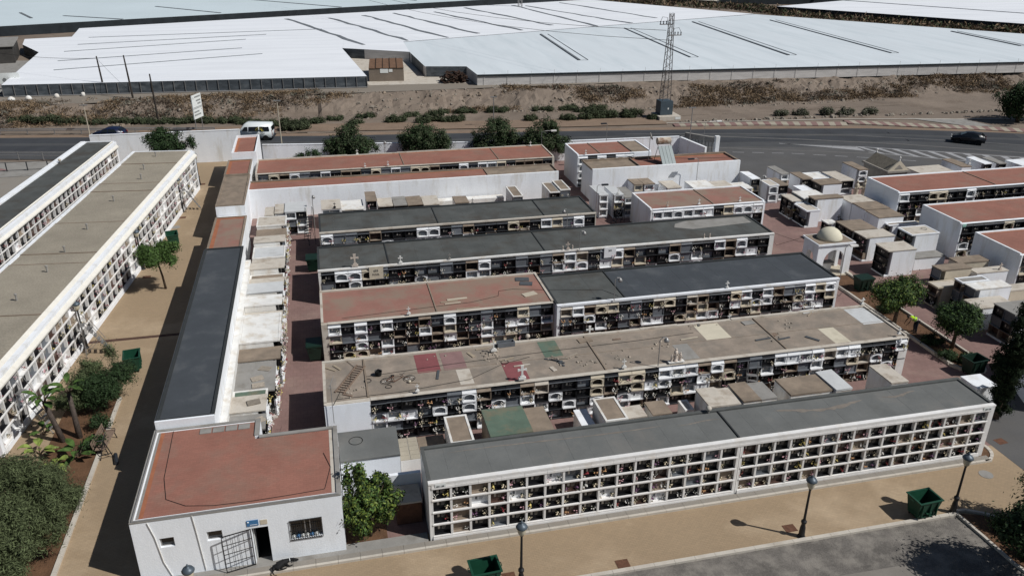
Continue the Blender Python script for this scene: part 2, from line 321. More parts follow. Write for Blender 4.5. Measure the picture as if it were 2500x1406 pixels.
band('road_centre_line', [(40, 103.4), (55, 100.7), (70, 96.5), (84, 90), (98, 82)], .3, -.012, ROADWEAR)
band('worn_tyre_strip', [(46, 95.4), (56, 91.9), (66, 87.9), (76, 82.5), (90, 73.5)], .55, -.012, ROADWEAR)
ds = [(50, 91.9), (57, 89.8), (64, 86.6), (71, 83.0)]
for a, b in zip(ds, ds[1:]):
    for k in range(3):
        t0 = k / 3; t1 = t0 + .2; band('road_dash', [(a[0] + (b[0] - a[0]) * t0, a[1] + (b[1] - a[1]) * t0), (a[0] + (b[0] - a[0]) * t1, a[1] + (b[1] - a[1]) * t1)], .16, -.010, ROADPAINT)
hatch = empty('hatched_island', (0, 0, 0)); hatch['kind'] = 'structure'
U_ = [(58, 94.6), (66.9, 91.1), (75.6, 86.7), (84.3, 82.0), (92, 77.5)]; L_ = [(58, 94.3), (66.8, 88.3), (74.6, 83.1), (82, 78.5), (90, 73.5)]
band('hatch_border', U_, .3, -.006, ROADPAINT, hatch); band('hatch_border', L_[1:], .22, -.006, ROADPAINT, hatch)
sheet('hatch_nose', [(58, 94.7), (66.9, 91.1), (66.8, 88.9), (63.5, 91.2)], -.006, ROADPAINT, hatch)
def lerp(P, t):
    n = len(P) - 1; k = min(int(t * n), n - 1); f = t * n - k; return (P[k][0] + (P[k + 1][0] - P[k][0]) * f, P[k][1] + (P[k + 1][1] - P[k][1]) * f)
for k in range(13):
    t = k / 14 ; a = lerp(U_[1:], t); b = lerp(U_[1:], t + .028); c = lerp(L_[1:], min(1, t + .075)); d = lerp(L_[1:], min(1, t + .047))
    sheet('hatch_bar', [a, b, c, d], -.0055, ROADPAINT, hatch)
# striped roadside pavement, each band a slab
pv = empty('roadside_pavement', (0, 0, 0)); pv['kind'] = 'structure'
pf = [(48.6, 107.4), (61, 106.2), (73.6, 103.4)]; pn = [(48.4, 106.1), (60.5, 104.4), (72.6, 101.4)]
for k in range(30):
    a, b = lerp(pf, k / 30), lerp(pf, (k + 1) / 30); c, d = lerp(pn, (k + 1) / 30), lerp(pn, k / 30)
    MB().prism([d, c, b, a], -.05, .09).build('paving_band', [PINKPAVE, CREAMPAVE][k % 2], pv)
pf = [(73.9, 104.6), (82, 101.0), (90, 97.6), (98, 93.4)]; pn = [(73.5, 102.5), (81.5, 98.9), (89.2, 95.6), (97, 91.5)]
for k in range(34):
    a, b = lerp(pf, k / 34), lerp(pf, (k + 1) / 34); c, d = lerp(pn, (k + 1) / 34), lerp(pn, k / 34)
    MB().prism([d, c, b, a], -.05, .09).build('paving_band', [PINKPAVE, CREAMPAVE][k % 2], pv)
band('far_kerb', [(48, 108.3), (61, 107.0), (74, 105.5), (90, 102.3), (105, 99)], .3, .02, KERB)
sheet('verge_concrete', [(84, 104.0), (92, 102.0), (93, 97.0), (89.5, 97.9)], .012, CONC_GREY)
sheet('sandy_verge', [(-24, 117.6), (0, 113.2), (34, 108.8), (48, 107.6), (48, 111.5), (34, 113.5), (0, 117.5), (-24, 119.5)], .055, SAND)
# outside pavement behind the left wall
sheet('outer_pavement', [(-60, 99), (-26.6, 99), (-26.6, 104), (-60, 109.5)], -.02, CONC_GREY); sheet('pink_pavement', [(-60, 101.5), (-35.2, 101.8), (-38.2, 104.2), (-60, 108)], -.012, PATCH_PINK)
sheet('outer_ground', rect(-60, -26.9, 40, 98.9), -.02, CONCPAVE)
# cemetery floors
sheet('ochre_paving', [(-30, 10), (40, 10), (40, 26.6), (35.1, 26.6), (35.1, 31.2), (33.9, 31.2), (33.9, 31), (-9.6, 31), (-9.6, 100.6), (-30, 100.6)], 0.0, OCHRE)
sheet('cemetery_paving', rect(-9.6, 43.2, 31.0, 97), -.004, REDPAVE)
sheet('east_paving', rect(43.2, 80, 36, 79.3), -.008, REDPAVE)
sheet('east_lane', [(35.1, 10), (80, 10), (80, 35.9), (35.1, 35.9)], .006, ASPHALT2)
sheet('lower_lot', [(-5, 10), (60, 10), (60, 22), (29, 26.45), (4, 26.45), (-5, 26.45)], .008, GRAVEL)
sheet('lot_slab', [(17.5, 10), (27.5, 10), (25.4, 22.8), (24.4, 24.1), (20.4, 24.15), (17.5, 22.8)], .012, mat('pale_lot_slab', (.27, .245, .215), var=.12, scale=.7, stain=(.20, .18, .16), sscale=.5, samt=.3))
# kerb stones, each a piece
kp = empty('front_pavement', (0, 0, 0)); kp['kind'] = 'structure'
x = -12.0
while x < 33.6:
    MB().box(x + .006, x + .994, 30.02, 30.355, -.05, .10).build('paving_slab', CONCPAVE, kp); MB().box(x + .006, x + .994, 29.88, 30.015, -.05, .12).build('kerb_stone', KERB, kp); x += 1.0
for k in range(9):
    a0, a1 = -PI / 2 + k * PI / 9 * .9, -PI / 2 + (k + 1) * PI / 9 * .9 - .03
    cx_, cy_ = 33.6, 31.0
    MB().prism([(cx_ + 1.1 * math.cos(a0), cy_ + 1.12 * math.sin(a0)), (cx_ + 1.1 * math.cos(a1), cy_ + 1.12 * math.sin(a1)), (cx_ + .9 * math.cos(a1), cy_ + .98 * math.sin(a1)), (cx_ + .9 * math.cos(a0), cy_ + .98 * math.sin(a0))], -.05, .12).build('kerb_stone', KERB, kp)
MB().prism([(33.6, 30.05), (34.4, 30.4), (34.45, 31.2), (33.6, 31.6)], -.05, .08).build('paving_slab', SOIL, kp)
kl = empty('lower_kerb', (0, 0, 0)); kl['kind'] = 'structure'
x = 2.0
while x < 28.6:
    MB().box(x + .006, x + .994, 26.45, 26.66, -.05, .12).build('kerb_stone', KERB, kl); x += 1.0
MB().box(-9.5, 3.2, 30.36, 31.0, -.02, .095).build('paving_slab', CONC_GREY, kp)
# drains and covers
for i, (x, y, r, lb) in enumerate(((11.66, 27.04, 0, 'below the front kerb in mid path'), (20.4, 27.5, 0, 'beside the second lamp on the front path'), (6.4, 27.4, 0, 'by the lamp near the lower green bin'), (35.9, 31.4, .1, 'in the grey lane right of the front block'), (-13.2, 91.6, 0, 'by the farthest lamp on the left path'), (-13.9, 80.7, 0, 'by the ladder on the left path'), (-14.9, 66.2, 0, 'beside the lamp near the small tree'), (-10.6, 76.0, 0, 'near the shadow edge on the left path'))):
    tag(MB().box(-.3, .3, -.25, .25, 0, .012).build('drain_cover', RUST, None, loc=(x, y, .004), rz=r), 'rusty square drain cover ' + lb, 'drain cover', 'square drain covers')
for x, y, r, lb in ((32.85, 29.0, .36, 'round grey manhole cover near the right end of the front path'), (-14.2, 78.0, .42, 'round grey manhole cover below the ladder on the left path')):
    tag(MB().lathe([(r, 0), (r, .01)], 20).build('manhole_cover', CONC_GREY, None, loc=(x, y, .004)), lb, 'manhole cover')
tag(MB().box(-16.9, -9.7, 55.0, 55.35, 0, .01).build('drain_channel', mat('brick_channel', (.11, .06, .045), var=.2, scale=4), None), 'dark red brick drain channel crossing the ochre path', 'drain channel')

# ------------------------------------------------------------------ niche meshes
def ring(mb, x0, x1, z0, z1, X0, X1, Z0, Z1, y, m): # frame face between outer and inner rectangle
    mb.quad((x0, y, z0), (x1, y, z0), (X1, y, Z0), (X0, y, Z0), m); mb.quad((x1, y, z0), (x1, y, z1), (X1, y, Z1), (X1, y, Z0), m)
    mb.quad((x1, y, z1), (x0, y, z1), (X0, y, Z1), (X1, y, Z1), m); mb.quad((x0, y, z1), (x0, y, z0), (X0, y, Z0), (X0, y, Z1), m)
def inner(mb, X0, X1, Z0, Z1, y0, y1, m):
    mb.quad((X0, y0, Z0), (X1, y0, Z0), (X1, y1, Z0), (X0, y1, Z0), m); mb.quad((X1, y0, Z0), (X1, y0, Z1), (X1, y1, Z1), (X1, y1, Z0), m)
    mb.quad((X1, y0, Z1), (X0, y0, Z1), (X0, y1, Z1), (X1, y1, Z1), m); mb.quad((X0, y0, Z1), (X0, y0, Z0), (X0, y1, Z0), (X0, y1, Z1), m)
NM = {}
def niche_mesh(kind, w_, h_n, hdr=0.0):
    key = (kind, round(w_, 3), round(h_n, 3), round(hdr, 3))
    if key in NM: return NM[key]
    mb = MB(); mats = []; hs = None; D = .27 if kind.startswith('marble') else .40
    def M_(x):
        if x not in mats: mats.append(x)
        return mats.index(x)
    fr = {'marble_black': (MARBLE, BLACKG), 'marble_white': (MARBLE, WHITEM), 'marble_brown': (MARBLE, BROWNG), 'marble_plain': (MARBLE, PLASTER), 'marble_grey': (MARBLE, GREYG),
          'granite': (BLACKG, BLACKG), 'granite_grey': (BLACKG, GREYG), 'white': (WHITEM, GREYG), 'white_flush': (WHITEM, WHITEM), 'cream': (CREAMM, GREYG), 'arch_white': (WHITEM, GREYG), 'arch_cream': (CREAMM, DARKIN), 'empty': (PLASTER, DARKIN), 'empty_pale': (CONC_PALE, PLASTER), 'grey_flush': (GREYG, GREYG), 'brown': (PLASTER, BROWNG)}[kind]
    f, b = M_(fr[0]), fr[1]
    if kind.startswith('marble'):
        t = .048; X0, X1, Z0, Z1 = t, w_ - t, .085, h_n - .03; ring(mb, 0, w_, 0, h_n, X0, X1, Z0, Z1, 0, f); inner(mb, X0, X1, Z0, Z1, 0, D, f)
        mb.box(-.0, w_, -.035, -.002, .02, .08, f)
        hs = MB().box(X0 + .002, X1 - .002, D - .06, D - .01, Z0 + .002, Z1 - .002)
        if b not in (WHITEM,): hs.box(X0 + .002, X1 - .002, .05, D - .061, Z0 + .002, Z0 + .02)
        dep = D - .06; box = (X0, X1, Z0, Z1)
    elif kind.startswith('arch'):
        t = .12; X0, X1, Z0, Z1 = t, w_ - t, .10, h_n - .08; dep = .22
        n = 9; pts = [(X0, Z0)] + [((X0 + X1) / 2 - (X1 - X0) / 2 * math.cos(PI * k / n), Z1 - .2 + .2 * math.sin(PI * k / n)) for k in range(n + 1)] + [(X1, Z0)]
        out = [(0, 0)] + [(w_ * k / n, h_n) for k in range(n + 1)] + [(w_, 0)]
        for k in range(len(pts) - 1):
            a, c = pts[k], pts[k + 1]; A, B = out[k], out[k + 1]
            mb.quad((A[0], 0, A[1]), (a[0], 0, a[1]), (c[0], 0, c[1]), (B[0], 0, B[1]), f); mb.quad((a[0], 0, a[1]), (a[0], dep, a[1]), (c[0], dep, c[1]), (c[0], 0, c[1]), f)
        mb.quad((0, 0, 0), (w_, 0, 0), (X1, 0, Z0), (X0, 0, Z0), f); mb.quad((X0, 0, Z0), (X1, 0, Z0), (X1, dep, Z0), (X0, dep, Z0), f)
        mb.box(.03, w_ - .03, -.09, -.002, .04, .10, f)
        arcp = [(X0 - .02, -.03, Z1 - .2)] + [((X0 + X1) / 2 - (X1 - X0 + .04) / 2 * math.cos(PI * k / 8), -.03, Z1 - .2 + .22 * math.sin(PI * k / 8)) for k in range(9)]
        mb.tube(arcp, .022, 4, f)
        hs = MB().box(X0 - .01, X1 + .01, dep, dep + .04, Z0 - .01, Z1 + .01)
    elif kind in ('granite', 'granite_grey'):
        t = .05; X0, X1, Z0, Z1 = t, w_ - t, .07, h_n - .05; dep = .13; ring(mb, 0, w_, 0, h_n, X0, X1, Z0, Z1, 0, f); inner(mb, X0, X1, Z0, Z1, 0, dep, f)
        mb.box(.0, w_, -.06, -.002, .0, .045, f); g_ = M_(GREYG); mb.box(.02, w_ - .02, -.062, -.05, .046, .056, g_)
        hs = MB().box(X0, X1, dep, dep + .03, Z0, Z1)
    elif kind in ('white_flush', 'grey_flush'):
        t = .04; X0, X1, Z0, Z1 = t, w_ - t, .06, h_n - .04; dep = .05; ring(mb, 0, w_, 0, h_n, X0, X1, Z0, Z1, 0, f); inner(mb, X0, X1, Z0, Z1, 0, dep, f)
        hs = MB().box(X0, X1, dep, dep + .03, Z0, Z1); mb.box(0, w_, -.08, -.002, .0, .05, f)
    elif kind in ('empty', 'empty_pale', 'brown'):
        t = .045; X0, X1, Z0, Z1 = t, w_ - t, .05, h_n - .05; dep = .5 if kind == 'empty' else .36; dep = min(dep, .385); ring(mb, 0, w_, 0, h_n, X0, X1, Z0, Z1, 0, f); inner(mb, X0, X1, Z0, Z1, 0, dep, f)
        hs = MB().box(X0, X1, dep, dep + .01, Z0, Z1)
    else:
        t = .085; X0, X1, Z0, Z1 = t, w_ - t, .12, h_n - .07; dep = .2; ring(mb, 0, w_, 0, h_n, X0, X1, Z0, Z1, 0, f); inner(mb, X0, X1, Z0, Z1, 0, dep, f)
        mb.box(.0, w_, -.12, -.002, .03, .11, f); hs = MB().box(X0, X1, dep, dep + .03, Z0, Z1)
    if hdr:
        mb.quad((0.01, 0, h_n), (w_ - .01, 0, h_n), (w_ - .01, .14, h_n + hdr), (.01, .14, h_n + hdr), f)
        mb.quad((0.01, 0, h_n), (.01, .14, h_n + hdr), (.01, .3, h_n + hdr), (.01, .3, h_n), f); mb.quad((w_ - .01, 0, h_n), (w_ - .01, .3, h_n), (w_ - .01, .3, h_n + hdr), (w_ - .01, .14, h_n + hdr), f)
        mb.quad((.01, .14, h_n + hdr), (w_ - .01, .14, h_n + hdr), (w_ - .01, .3, h_n + hdr), (.01, .3, h_n + hdr), f)
        mb.box(.0, w_, -.035, -.001, h_n - .03, h_n + .012, M_(GREYG) if kind.startswith('granite') else f)
    # small inscription plate or emblem on the stone, raised
    hm = [b]
    if kind in ('granite', 'marble_black', 'granite_grey', 'white_flush', 'marble_white', 'white', 'marble_grey', 'marble_brown'):
        hm.append(GREYG if b in (WHITEM,) else CONC_PALE); cx_ = w_ / 2; zc = (Z0 + Z1) / 2; y = (D - .06 if kind.startswith('marble') else dep)
        for k in range(3): hs.box(cx_ - .02, cx_ + .2 - .03 * k, y - .006, y + .001, zc + .07 - .07 * k, zc + .085 - .07 * k, 1)
        hs.box(cx_ - .2, cx_ - .1, y - .012, y + .001, zc - .05, zc + .12, 1)
    NM[key] = (mb.mesh('niche', mats), hs.mesh('headstone', hm)); return NM[key]

BOUQ = []     # (world position, colour, label, kind)
def niche_block(name, label, ox, oy, rz, L, D, H, rows, cols, x0, cw, ch, plinth, kinds, roofs, wall, group=None, hdr=.3, fl=.5, flcol=None, bl='', skip=None, sub=True, coping=None, roofz=.08, cat='niche block', seed=1, back_up=True, strips=None, jit=.02):
    R = random.Random(seed); e = empty(name, (ox, oy, 0), rz, label, cat, group)
    ntop = plinth + rows * ch + hdr
    rt = H - .02
    MB().box(0, L, .42, D, 0, H - .10).build('wall', wall, e)
    xe = x0 + cols * cw
    if x0 > .03: MB().box(0, x0 - .005, 0, .415, 0, H - .10).build('end_wall', wall, e)
    if L - xe > .03: MB().box(xe + .005, L, 0, .415, 0, H - .10).build('end_wall', wall, e)
    MB().box(x0, xe, -.06 if plinth > .1 else .02, .415, 0, plinth - .004).build('plinth', wall, e)
    if ntop < H - .04: MB().box(x0, xe, -.02, .415, ntop + .003, H - .101).build('fascia', wall, e)
    # roof membranes
    for i, (a, b, m) in enumerate(roofs):
        if strips:
            p = a + .06
            while p < b - .1:
                q = min(p + strips, b - .06)
                if b - .06 - q < .3: q = b - .06
                dz = .006 + .006 * R.random(); MB().box(p, q + .0, .30 if coping is None else .22, D - .22, H - .099, H - .075 + dz).build('roofing_strip', m, e); p = q + .004
        else: MB().box(a + .05, b - .05, .30, D - .2, H - .099, H - .07).build('roof_membrane', m, e)
    cm = FELT_CAP if coping is MARBLE else (coping or wall)
    # copings in pieces with slight unevenness
    p = 0
    while p < L - .01:
        q = min(p + 2.4 + R.random() * 2, L); q = L if L - q < 1 else q
        j = R.random() * jit; MB().box(p, q - .004, D - .2, D + .01, H - .099, H + .01 + j).build('coping', cm, e)
        if coping is not None: MB().box(p, q - .004, -.03, .215, H - .099, H - .01 + j * .5).build('coping', MARBLE if coping is MARBLE else wall, e)
        p = q
    for xx in (0, L - .16): MB().box(xx, xx + .16, .22, D - .2, H - .099, H + .005).build('side_coping', cm, e)
    for i, (a, b, m) in enumerate(roofs[1:]): MB().box(a - .04, a + .04, .3, D - .2, H - .098, H - .01).build('roof_joint', FELT_EDGE if m not in (TERRA, TERRA2, CONC_ROOF) else CONC_BROWN, e)
    cs, sn = math.cos(rz), math.sin(rz)
    for c in range(cols):
        colk = R.choice(kinds); 
        for r in range(rows):
            if skip and skip(c, r): continue
            k = colk if R.random() < .3 else R.choice(kinds)
            top = (r == rows - 1)
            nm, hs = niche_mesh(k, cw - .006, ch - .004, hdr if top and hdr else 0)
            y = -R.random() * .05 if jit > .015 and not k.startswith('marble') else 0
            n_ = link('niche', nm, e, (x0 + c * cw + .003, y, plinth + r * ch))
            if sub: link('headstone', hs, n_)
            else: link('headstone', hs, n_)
            for side in (0, 1):
                if R.random() < fl:
                    lx = x0 + c * cw + (.17 if side == 0 else cw - .17); ly = y + (-.06 if not k.startswith('marble') else .11); z = plinth + r * ch + .12
                    wx = ox + lx * cs - ly * sn; wy = oy + lx * sn + ly * cs
                    col = R.choice(flcol or ['white', 'white', 'white', 'cream', 'cream', 'cream', 'pink', 'pink', 'red', 'orange', 'yellow', 'purple', 'white', 'cream'])
                    BOUQ.append(((wx, wy, z), col, f"{col} flowers on {'left' if side == 0 else 'right'} of niche {'%s' % nth(c + 1)} along, {['bottom','second','third','top'][min(r,3)] if not top else 'top'} row, {bl}", bl))
    return e
MIXK = ['granite'] * 8 + ['granite_grey', 'granite_grey', 'white', 'white', 'white', 'white_flush', 'cream', 'arch_white', 'arch_white', 'arch_cream', 'empty', 'empty', 'empty_pale', 'grey_flush', 'grey_flush', 'brown']
MARK = ['marble_black'] * 10 + ['marble_white'] * 2 + ['marble_brown'] * 2 + ['marble_plain'] * 2 + ['marble_grey']

# front white block, 33 x 4 niches
def pillars(c, r): return False
FB = niche_block('niche_block', 'long white marble-fronted niche block with grey felt roof along the front path', 3.3, 30.42, 0, 30.45, 2.9, 3.36, 4, 17, .14, .905, .70, .20, MARK, [(0, 15.65, FELT_GREY), (15.65, 30.45, FELT_GREY)], MARBLE, 'niche blocks of the cemetery', hdr=0, fl=.62, bl='front white block', coping=MARBLE, strips=1.0, seed=3, jit=.01)
# second half of the same block's grid
def more_niches(e, ox, oy, rz, x0, cols, cw, rows, ch, plinth, kinds, fl, bl, c0, seed, hdr=0):
    R = random.Random(seed); cs, sn = math.cos(rz), math.sin(rz)
    for c in range(cols):
        for r in range(rows):
            k = R.choice(kinds); nm, hs = niche_mesh(k, cw - .006, ch - .004, hdr if r == rows - 1 else 0); n_ = link('niche', nm, e, (x0 + c * cw + .003, 0, plinth + r * ch)); link('headstone', hs, n_)
            for side in (0, 1):
                if R.random() < fl:
                    lx = x0 + c * cw + (.17 if side == 0 else cw - .17); ly = .11; z = plinth + r * ch + .12; col = R.choice(['white', 'white', 'cream', 'cream', 'white', 'cream', 'pink', 'red', 'orange', 'yellow', 'purple', 'pink'])
                    BOUQ.append(((ox + lx * cs - ly * sn, oy + lx * sn + ly * cs, z), col, f"{col} flowers on {'left' if side == 0 else 'right'} of niche {nth(c0 + c + 1)} along, {['bottom','second','third','top'][r]} row, {bl}", bl))
for ch_ in list(FB.children):
    if ch_.name.startswith('end_wall') or ch_.name.startswith('plinth') or ch_.name.startswith('fascia'): bpy.data.objects.remove(ch_)
for a, b in ((0, .135), (15.53, 15.62), (15.65, 15.74), (30.18, 30.45)): MB().box(a, b, 0, .415, 0, 3.26).build('end_wall', MARBLE, FB)
for a, b in ((.14, 15.525), (15.745, 30.175)): MB().box(a, b, -.05, .415, 0, .196).build('plinth', MARBLE, FB)
more_niches(FB, 3.3, 30.42, 0, 15.745, 16, .902, 4, .70, .20, MARK, .62, 'front white block', 17, 9)
x = 0.14
while x < 30.2:                                          # marble fascia panels under the coping
    q = min(x + 1.1, 30.31); MB().box(x, q - .01, -.035, .41, 3.005, 3.13 + .0).build('marble_panel', MARBLE, FB); MB().box(x, q - .01, -.02, .41, 3.14, 3.258).build('marble_panel', MARBLE, FB); x = q
MB().box(.3, .8, -.045, -.036, 3.1, 3.3).build('number_plate', SIGNW, FB); text_mesh('001-130', .11, INK, FB, (.55, -.052, 3.16), (PI / 2, 0, 0))
MB().box(29.7, 30.25, -.045, -.036, 3.08, 3.3).build('number_plate', SIGNW, FB); text_mesh('001-130', .11, INK, FB, (29.98, -.052, 3.16), (PI / 2, 0, 0))
DUST = mat('dust_stain', (.27, .235, .20), var=.2, scale=2)
def blotch(name, x0, x1, yc, wd, z, m, parent, seed):
    R = random.Random(seed); n = 26; up_ = []; lo_ = []
    for k in range(n + 1):
        t = k / n; w2 = wd * (math.sin(PI * t) ** .5) * R.uniform(.35, 1); c = yc + wd * .6 * math.sin(t * 5 + seed); up_.append((x0 + (x1 - x0) * t, c + w2 * .5)); lo_.append((x0 + (x1 - x0) * t, c - w2 * R.uniform(.1, .6)))
    mb = MB()
    for k in range(n): mb.quad((*lo_[k], z), (*lo_[k + 1], z), (*up_[k + 1], z), (*up_[k], z))
    return mb.build(name, m, parent)
blotch('dust_stain', 1.2, 12.5, 2.15, .16, 3.302, DUST, FB, 1); blotch('dust_stain', 18.5, 23.8, 1.9, .42, 3.302, DUST, FB, 2); blotch('dust_stain', 25.0, 27.2, 2.1, .25, 3.302, DUST, FB, 3); blotch('dust_stain', 13.0, 15.5, 2.0, .12, 3.302, DUST, FB, 4)

# patched concrete-roof block (nearest inner block)
P7 = niche_block('niche_block', 'low niche block with patched brown concrete roof littered with rubble, behind the front block', -1.2, 39.15, 0, 36.35, 4.75, 2.8, 4, 40, 2.5, .845, .61, .02, MIXK, [(0, 2.4, CONC_ROOF), (2.4, 16.2, CONC_ROOF), (16.2, 27.9, CONC_ROOF), (27.9, 36.35, CONC_ROOF)], CONC_PALE, 'niche blocks of the cemetery', hdr=.26, fl=.42, bl='patched-roof block', seed=11, jit=.05)
MB().box(.01, 2.47, -.03, -.003, 0, 2.66).build('white_end_panel', RENDER, P7)
MB().box(35.75, 36.34, -.07, -.003, 0, 2.0).build('white_end_panel', WHITE_OLD, P7)
for (a, b, c_, d, m) in ((5.4, 6.75, 2.3, 4.5, PATCH_RED), (6.95, 8.3, 2.3, 4.4, PATCH_PINK), (10.35, 11.6, .3, 2.45, PATCH_RED), (13.1, 14.25, 2.5, 4.5, PATCH_GREEN), (23.6, 25.3, 2.4, 4.5, PATCH_CREAM), (31.3, 32.4, .3, 2.3, PATCH_CREAM), (34.6, 36.1, 2.2, 4.5, PATCH_WHITE), (21.2, 22.2, .4, 2.3, CONC_GREY), (7.6, 8.4, .5, 2.2, CONC_PALE)):
    MB().box(a, b, c_, d, 2.731, 2.737).build('roof_patch', m, P7)
MB().box(2.5, 36, 2.38, 2.42, 2.731, 2.742).build('roof_joint', CONC_BROWN, P7)
# block 6: red half and blue-black half
P6a = niche_block('niche_block', 'niche block section with terracotta red roof, left half of the second inner row', -1.15, 48.95, 0, 15.7, 5.2, 2.8, 4, 18, .4, .845, .61, .02, MIXK, [(0, 7.6, TERRA2), (7.6, 15.7, TERRA2)], CONC_PALE, 'niche blocks of the cemetery', hdr=.26, fl=.38, bl='red-roof inner block', seed=21, jit=.04)
P6b = niche_block('niche_block', 'niche block with blue-black felt roof and white front coping, right of the red roof', 14.56, 48.3, 0, 21.6, 5.2, 2.8, 4, 25, .25, .845, .61, .02, MIXK, [(0, 5, FELT_DARK), (5, 21.6, FELT_BLUE)], WHITE, 'niche blocks of the cemetery', hdr=.18, fl=.38, bl='blue-black roof block', seed=22, strips=1.0, coping=FELT_EDGE, jit=.02)
# grey row K
P5 = niche_block('niche_block', 'niche block with dark grey felt roof and white parapet, third inner row', -1.2, 57.85, 0, 37.45, 4.9, 2.8, 3, 37, .2, .995, .72, .3, MIXK, [(0, 5.3, FELT_DARK), (5.3, 17.6, FELT_DARK), (17.6, 37.45, FELT_DARK)], WHITE_OLD, 'niche blocks of the cemetery', hdr=.2, fl=.36, bl='dark grey roof block', seed=31, strips=1.1, coping=FELT_EDGE, jit=.02)
MB().prism([(29.8, 3.2), (31.2, 2.5), (36.9, 3.0), (36.9, 4.5), (31.5, 4.55), (30.2, 4.0)], 2.731, 2.745).build('roof_patch', CONC_GREY, P5)
# row 4 : two dark roofs and ruined end
P4 = niche_block('niche_block', 'shorter niche block with two dark felt roofs and crumbling right end, fourth inner row', -.95, 65.95, 0, 24.2, 4.9, 2.8, 3, 24, .1, 1.0, .72, .3, MIXK, [(0, 10.05, FELT_DARK), (10.05, 19.5, FELT_DARK), (19.5, 24.2, FELT_DARK)], CONC_PALE, 'niche blocks of the cemetery', hdr=.2, fl=.32, bl='short dark roof block', seed=41, strips=1.2, coping=FELT_EDGE, jit=.03)
PJ = niche_block('niche_block', 'white niche block with dusty pink-red roof between the dark roofs and white tombs', 28.4, 65.8, 0, 11.4, 4.9, 2.8, 3, 11, .2, 1.0, .74, .25, ['white', 'white', 'cream', 'granite', 'arch_white', 'grey_flush', 'white_flush'], [(0, 6.3, TERRA2), (6.3, 11.4, TERRA2)], WHITE, 'niche blocks of the cemetery', hdr=.25, fl=.4, bl='pink-roof block', seed=51, jit=.03)
# right terracotta blocks
for i, (ox, oy, LL_, lb, sgm) in enumerate(((52.5, 63.8, 30, 'rearmost terracotta-roofed block on the right', 10.9), (52.2, 55.2, 28, 'middle terracotta-roofed block on the right with green number plate', 14), (51.7, 48.1, 26, 'nearest terracotta-roofed block at the right edge', 13))):
    R_ = niche_block('niche_block', lb, ox, oy, 0, LL_, 5.0, 3.4, 4, int((LL_ - .4) / 1.05), .12, 1.05, .74, .15, ['granite'] * 8 + ['white', 'arch_white', 'arch_cream', 'cream'], [(0, sgm, TERRA), (sgm, LL_, TERRA)], WHITE if i else RENDER, 'niche blocks of the cemetery', hdr=.2, fl=.35, bl=['rear right block', 'middle right block', 'near right block'][i], seed=61 + i, skip=(lambda c, r: c > 17), jit=.02)
    MB().box(.3, LL_ - .3, 4.62, 4.78, 3.331, 3.336).build('roof_edge_paint', TERRA_EDGE, R_)
    if i == 1: MB().box(.1, .45, -.03, -.01, 3.02, 3.3).build('number_plate', mat('pale_green_plate', (.35, .6, .5)), R_)
# far rows
PA = niche_block('niche_block', 'rearmost long niche block with worn terracotta roof, below the roadside trees', -7.0, 84.8, 0, 31.7, 5.2, 2.8, 3, 30, .25, 1.04, .72, .3, MIXK, [(0, 15.2, TERRA), (15.2, 25.5, TERRA), (25.5, 31.7, TERRA)], CONC_PALE, 'niche blocks of the cemetery', hdr=.2, fl=.3, bl='rearmost block', seed=71, jit=.06)
MB().box(.3, 31.5, 4.75, 4.98, 2.731, 2.737).build('roof_edge_paint', TERRA_EDGE, PA)
# white-backed block: facade faces away, tall white back wall to the camera
PD = empty('niche_block', (-7.4, 78.9, 0), 0, 'narrow red-roofed niche block showing its long blank white back wall', 'niche block', 'niche blocks of the cemetery')
MB().box(0, 30.9, 0, .25, 0, 2.85).build('back_wall', WHITE, PD); MB().box(0, 30.9, .25, 3.1, 0, 2.68).build('wall', WHITE_OLD, PD)
MB().box(.1, 23.5, .3, 2.9, 2.681, 2.71).build('roof_membrane', TERRA, PD); MB().box(23.6, 30.8, .3, 2.9, 2.681, 2.71).build('roof_membrane', CONC_BROWN, PD)
MB().box(0, 30.9, 2.95, 3.12, 2.681, 2.84).build('coping', CONC_BROWN, PD); MB().box(23.51, 23.59, .3, 2.9, 2.682, 2.8).build('roof_joint', CONC_BROWN, PD); MB().box(30.81, 30.9, .3, 2.9, 2.682, 2.85).build('roof_joint', CONC_BROWN, PD)
MB().box(.2, 23.4, 2.7, 2.9, 2.7105, 2.714).build('roof_edge_paint', TERRA_EDGE, PD)
# block M (tall, three roofs) and block L (long back wall with solar heater)
PM = niche_block('niche_block', 'tall white block with three small red roofs behind the solar water heater', 26.5, 82.0, 0, 8.4, 4.9, 3.6, 4, 6, .1, 1.05, .78, .1, ['granite', 'granite', 'white', 'arch_white', 'grey_flush', 'white'], [(0, 2.6, TERRA), (2.6, 6.2, TERRA), (6.2, 8.4, CONC_BROWN)], RENDER, 'niche blocks of the cemetery', hdr=.28, fl=.3, bl='tall white block', seed=81, jit=.03)
PL = empty('niche_block', (26.5, 76.9, 0), 0, 'long white walled block with red roof carrying the solar water heater', 'niche block', 'niche blocks of the cemetery')
MB().box(0, 16.4, 0, .25, 0, 3.45).build('back_wall', WHITE, PL); MB().box(0, 16.4, .25, 3.6, 0, 3.25).build('wall', WHITE, PL)
MB().box(.1, 5.2, .3, 3.4, 3.251, 3.28).build('roof_membrane', CONC_BROWN, PL); MB().box(5.3, 16.25, .3, 3.4, 3.251, 3.28).build('roof_membrane', TERRA, PL)
MB().box(0, 16.4, 3.42, 3.62, 3.251, 3.47).build('coping', CONC_BROWN, PL)
for q in ((16.2, 16.4), (0, .12), (5.2, 5.3)): MB().box(*q, .26, 3.41, 3.252, 3.44).build('side_coping', CONC_BROWN, PL)
MB().box(5.4, 16.1, 3.1, 3.4, 3.281, 3.285).build('roof_edge_paint', TERRA_EDGE, PL)
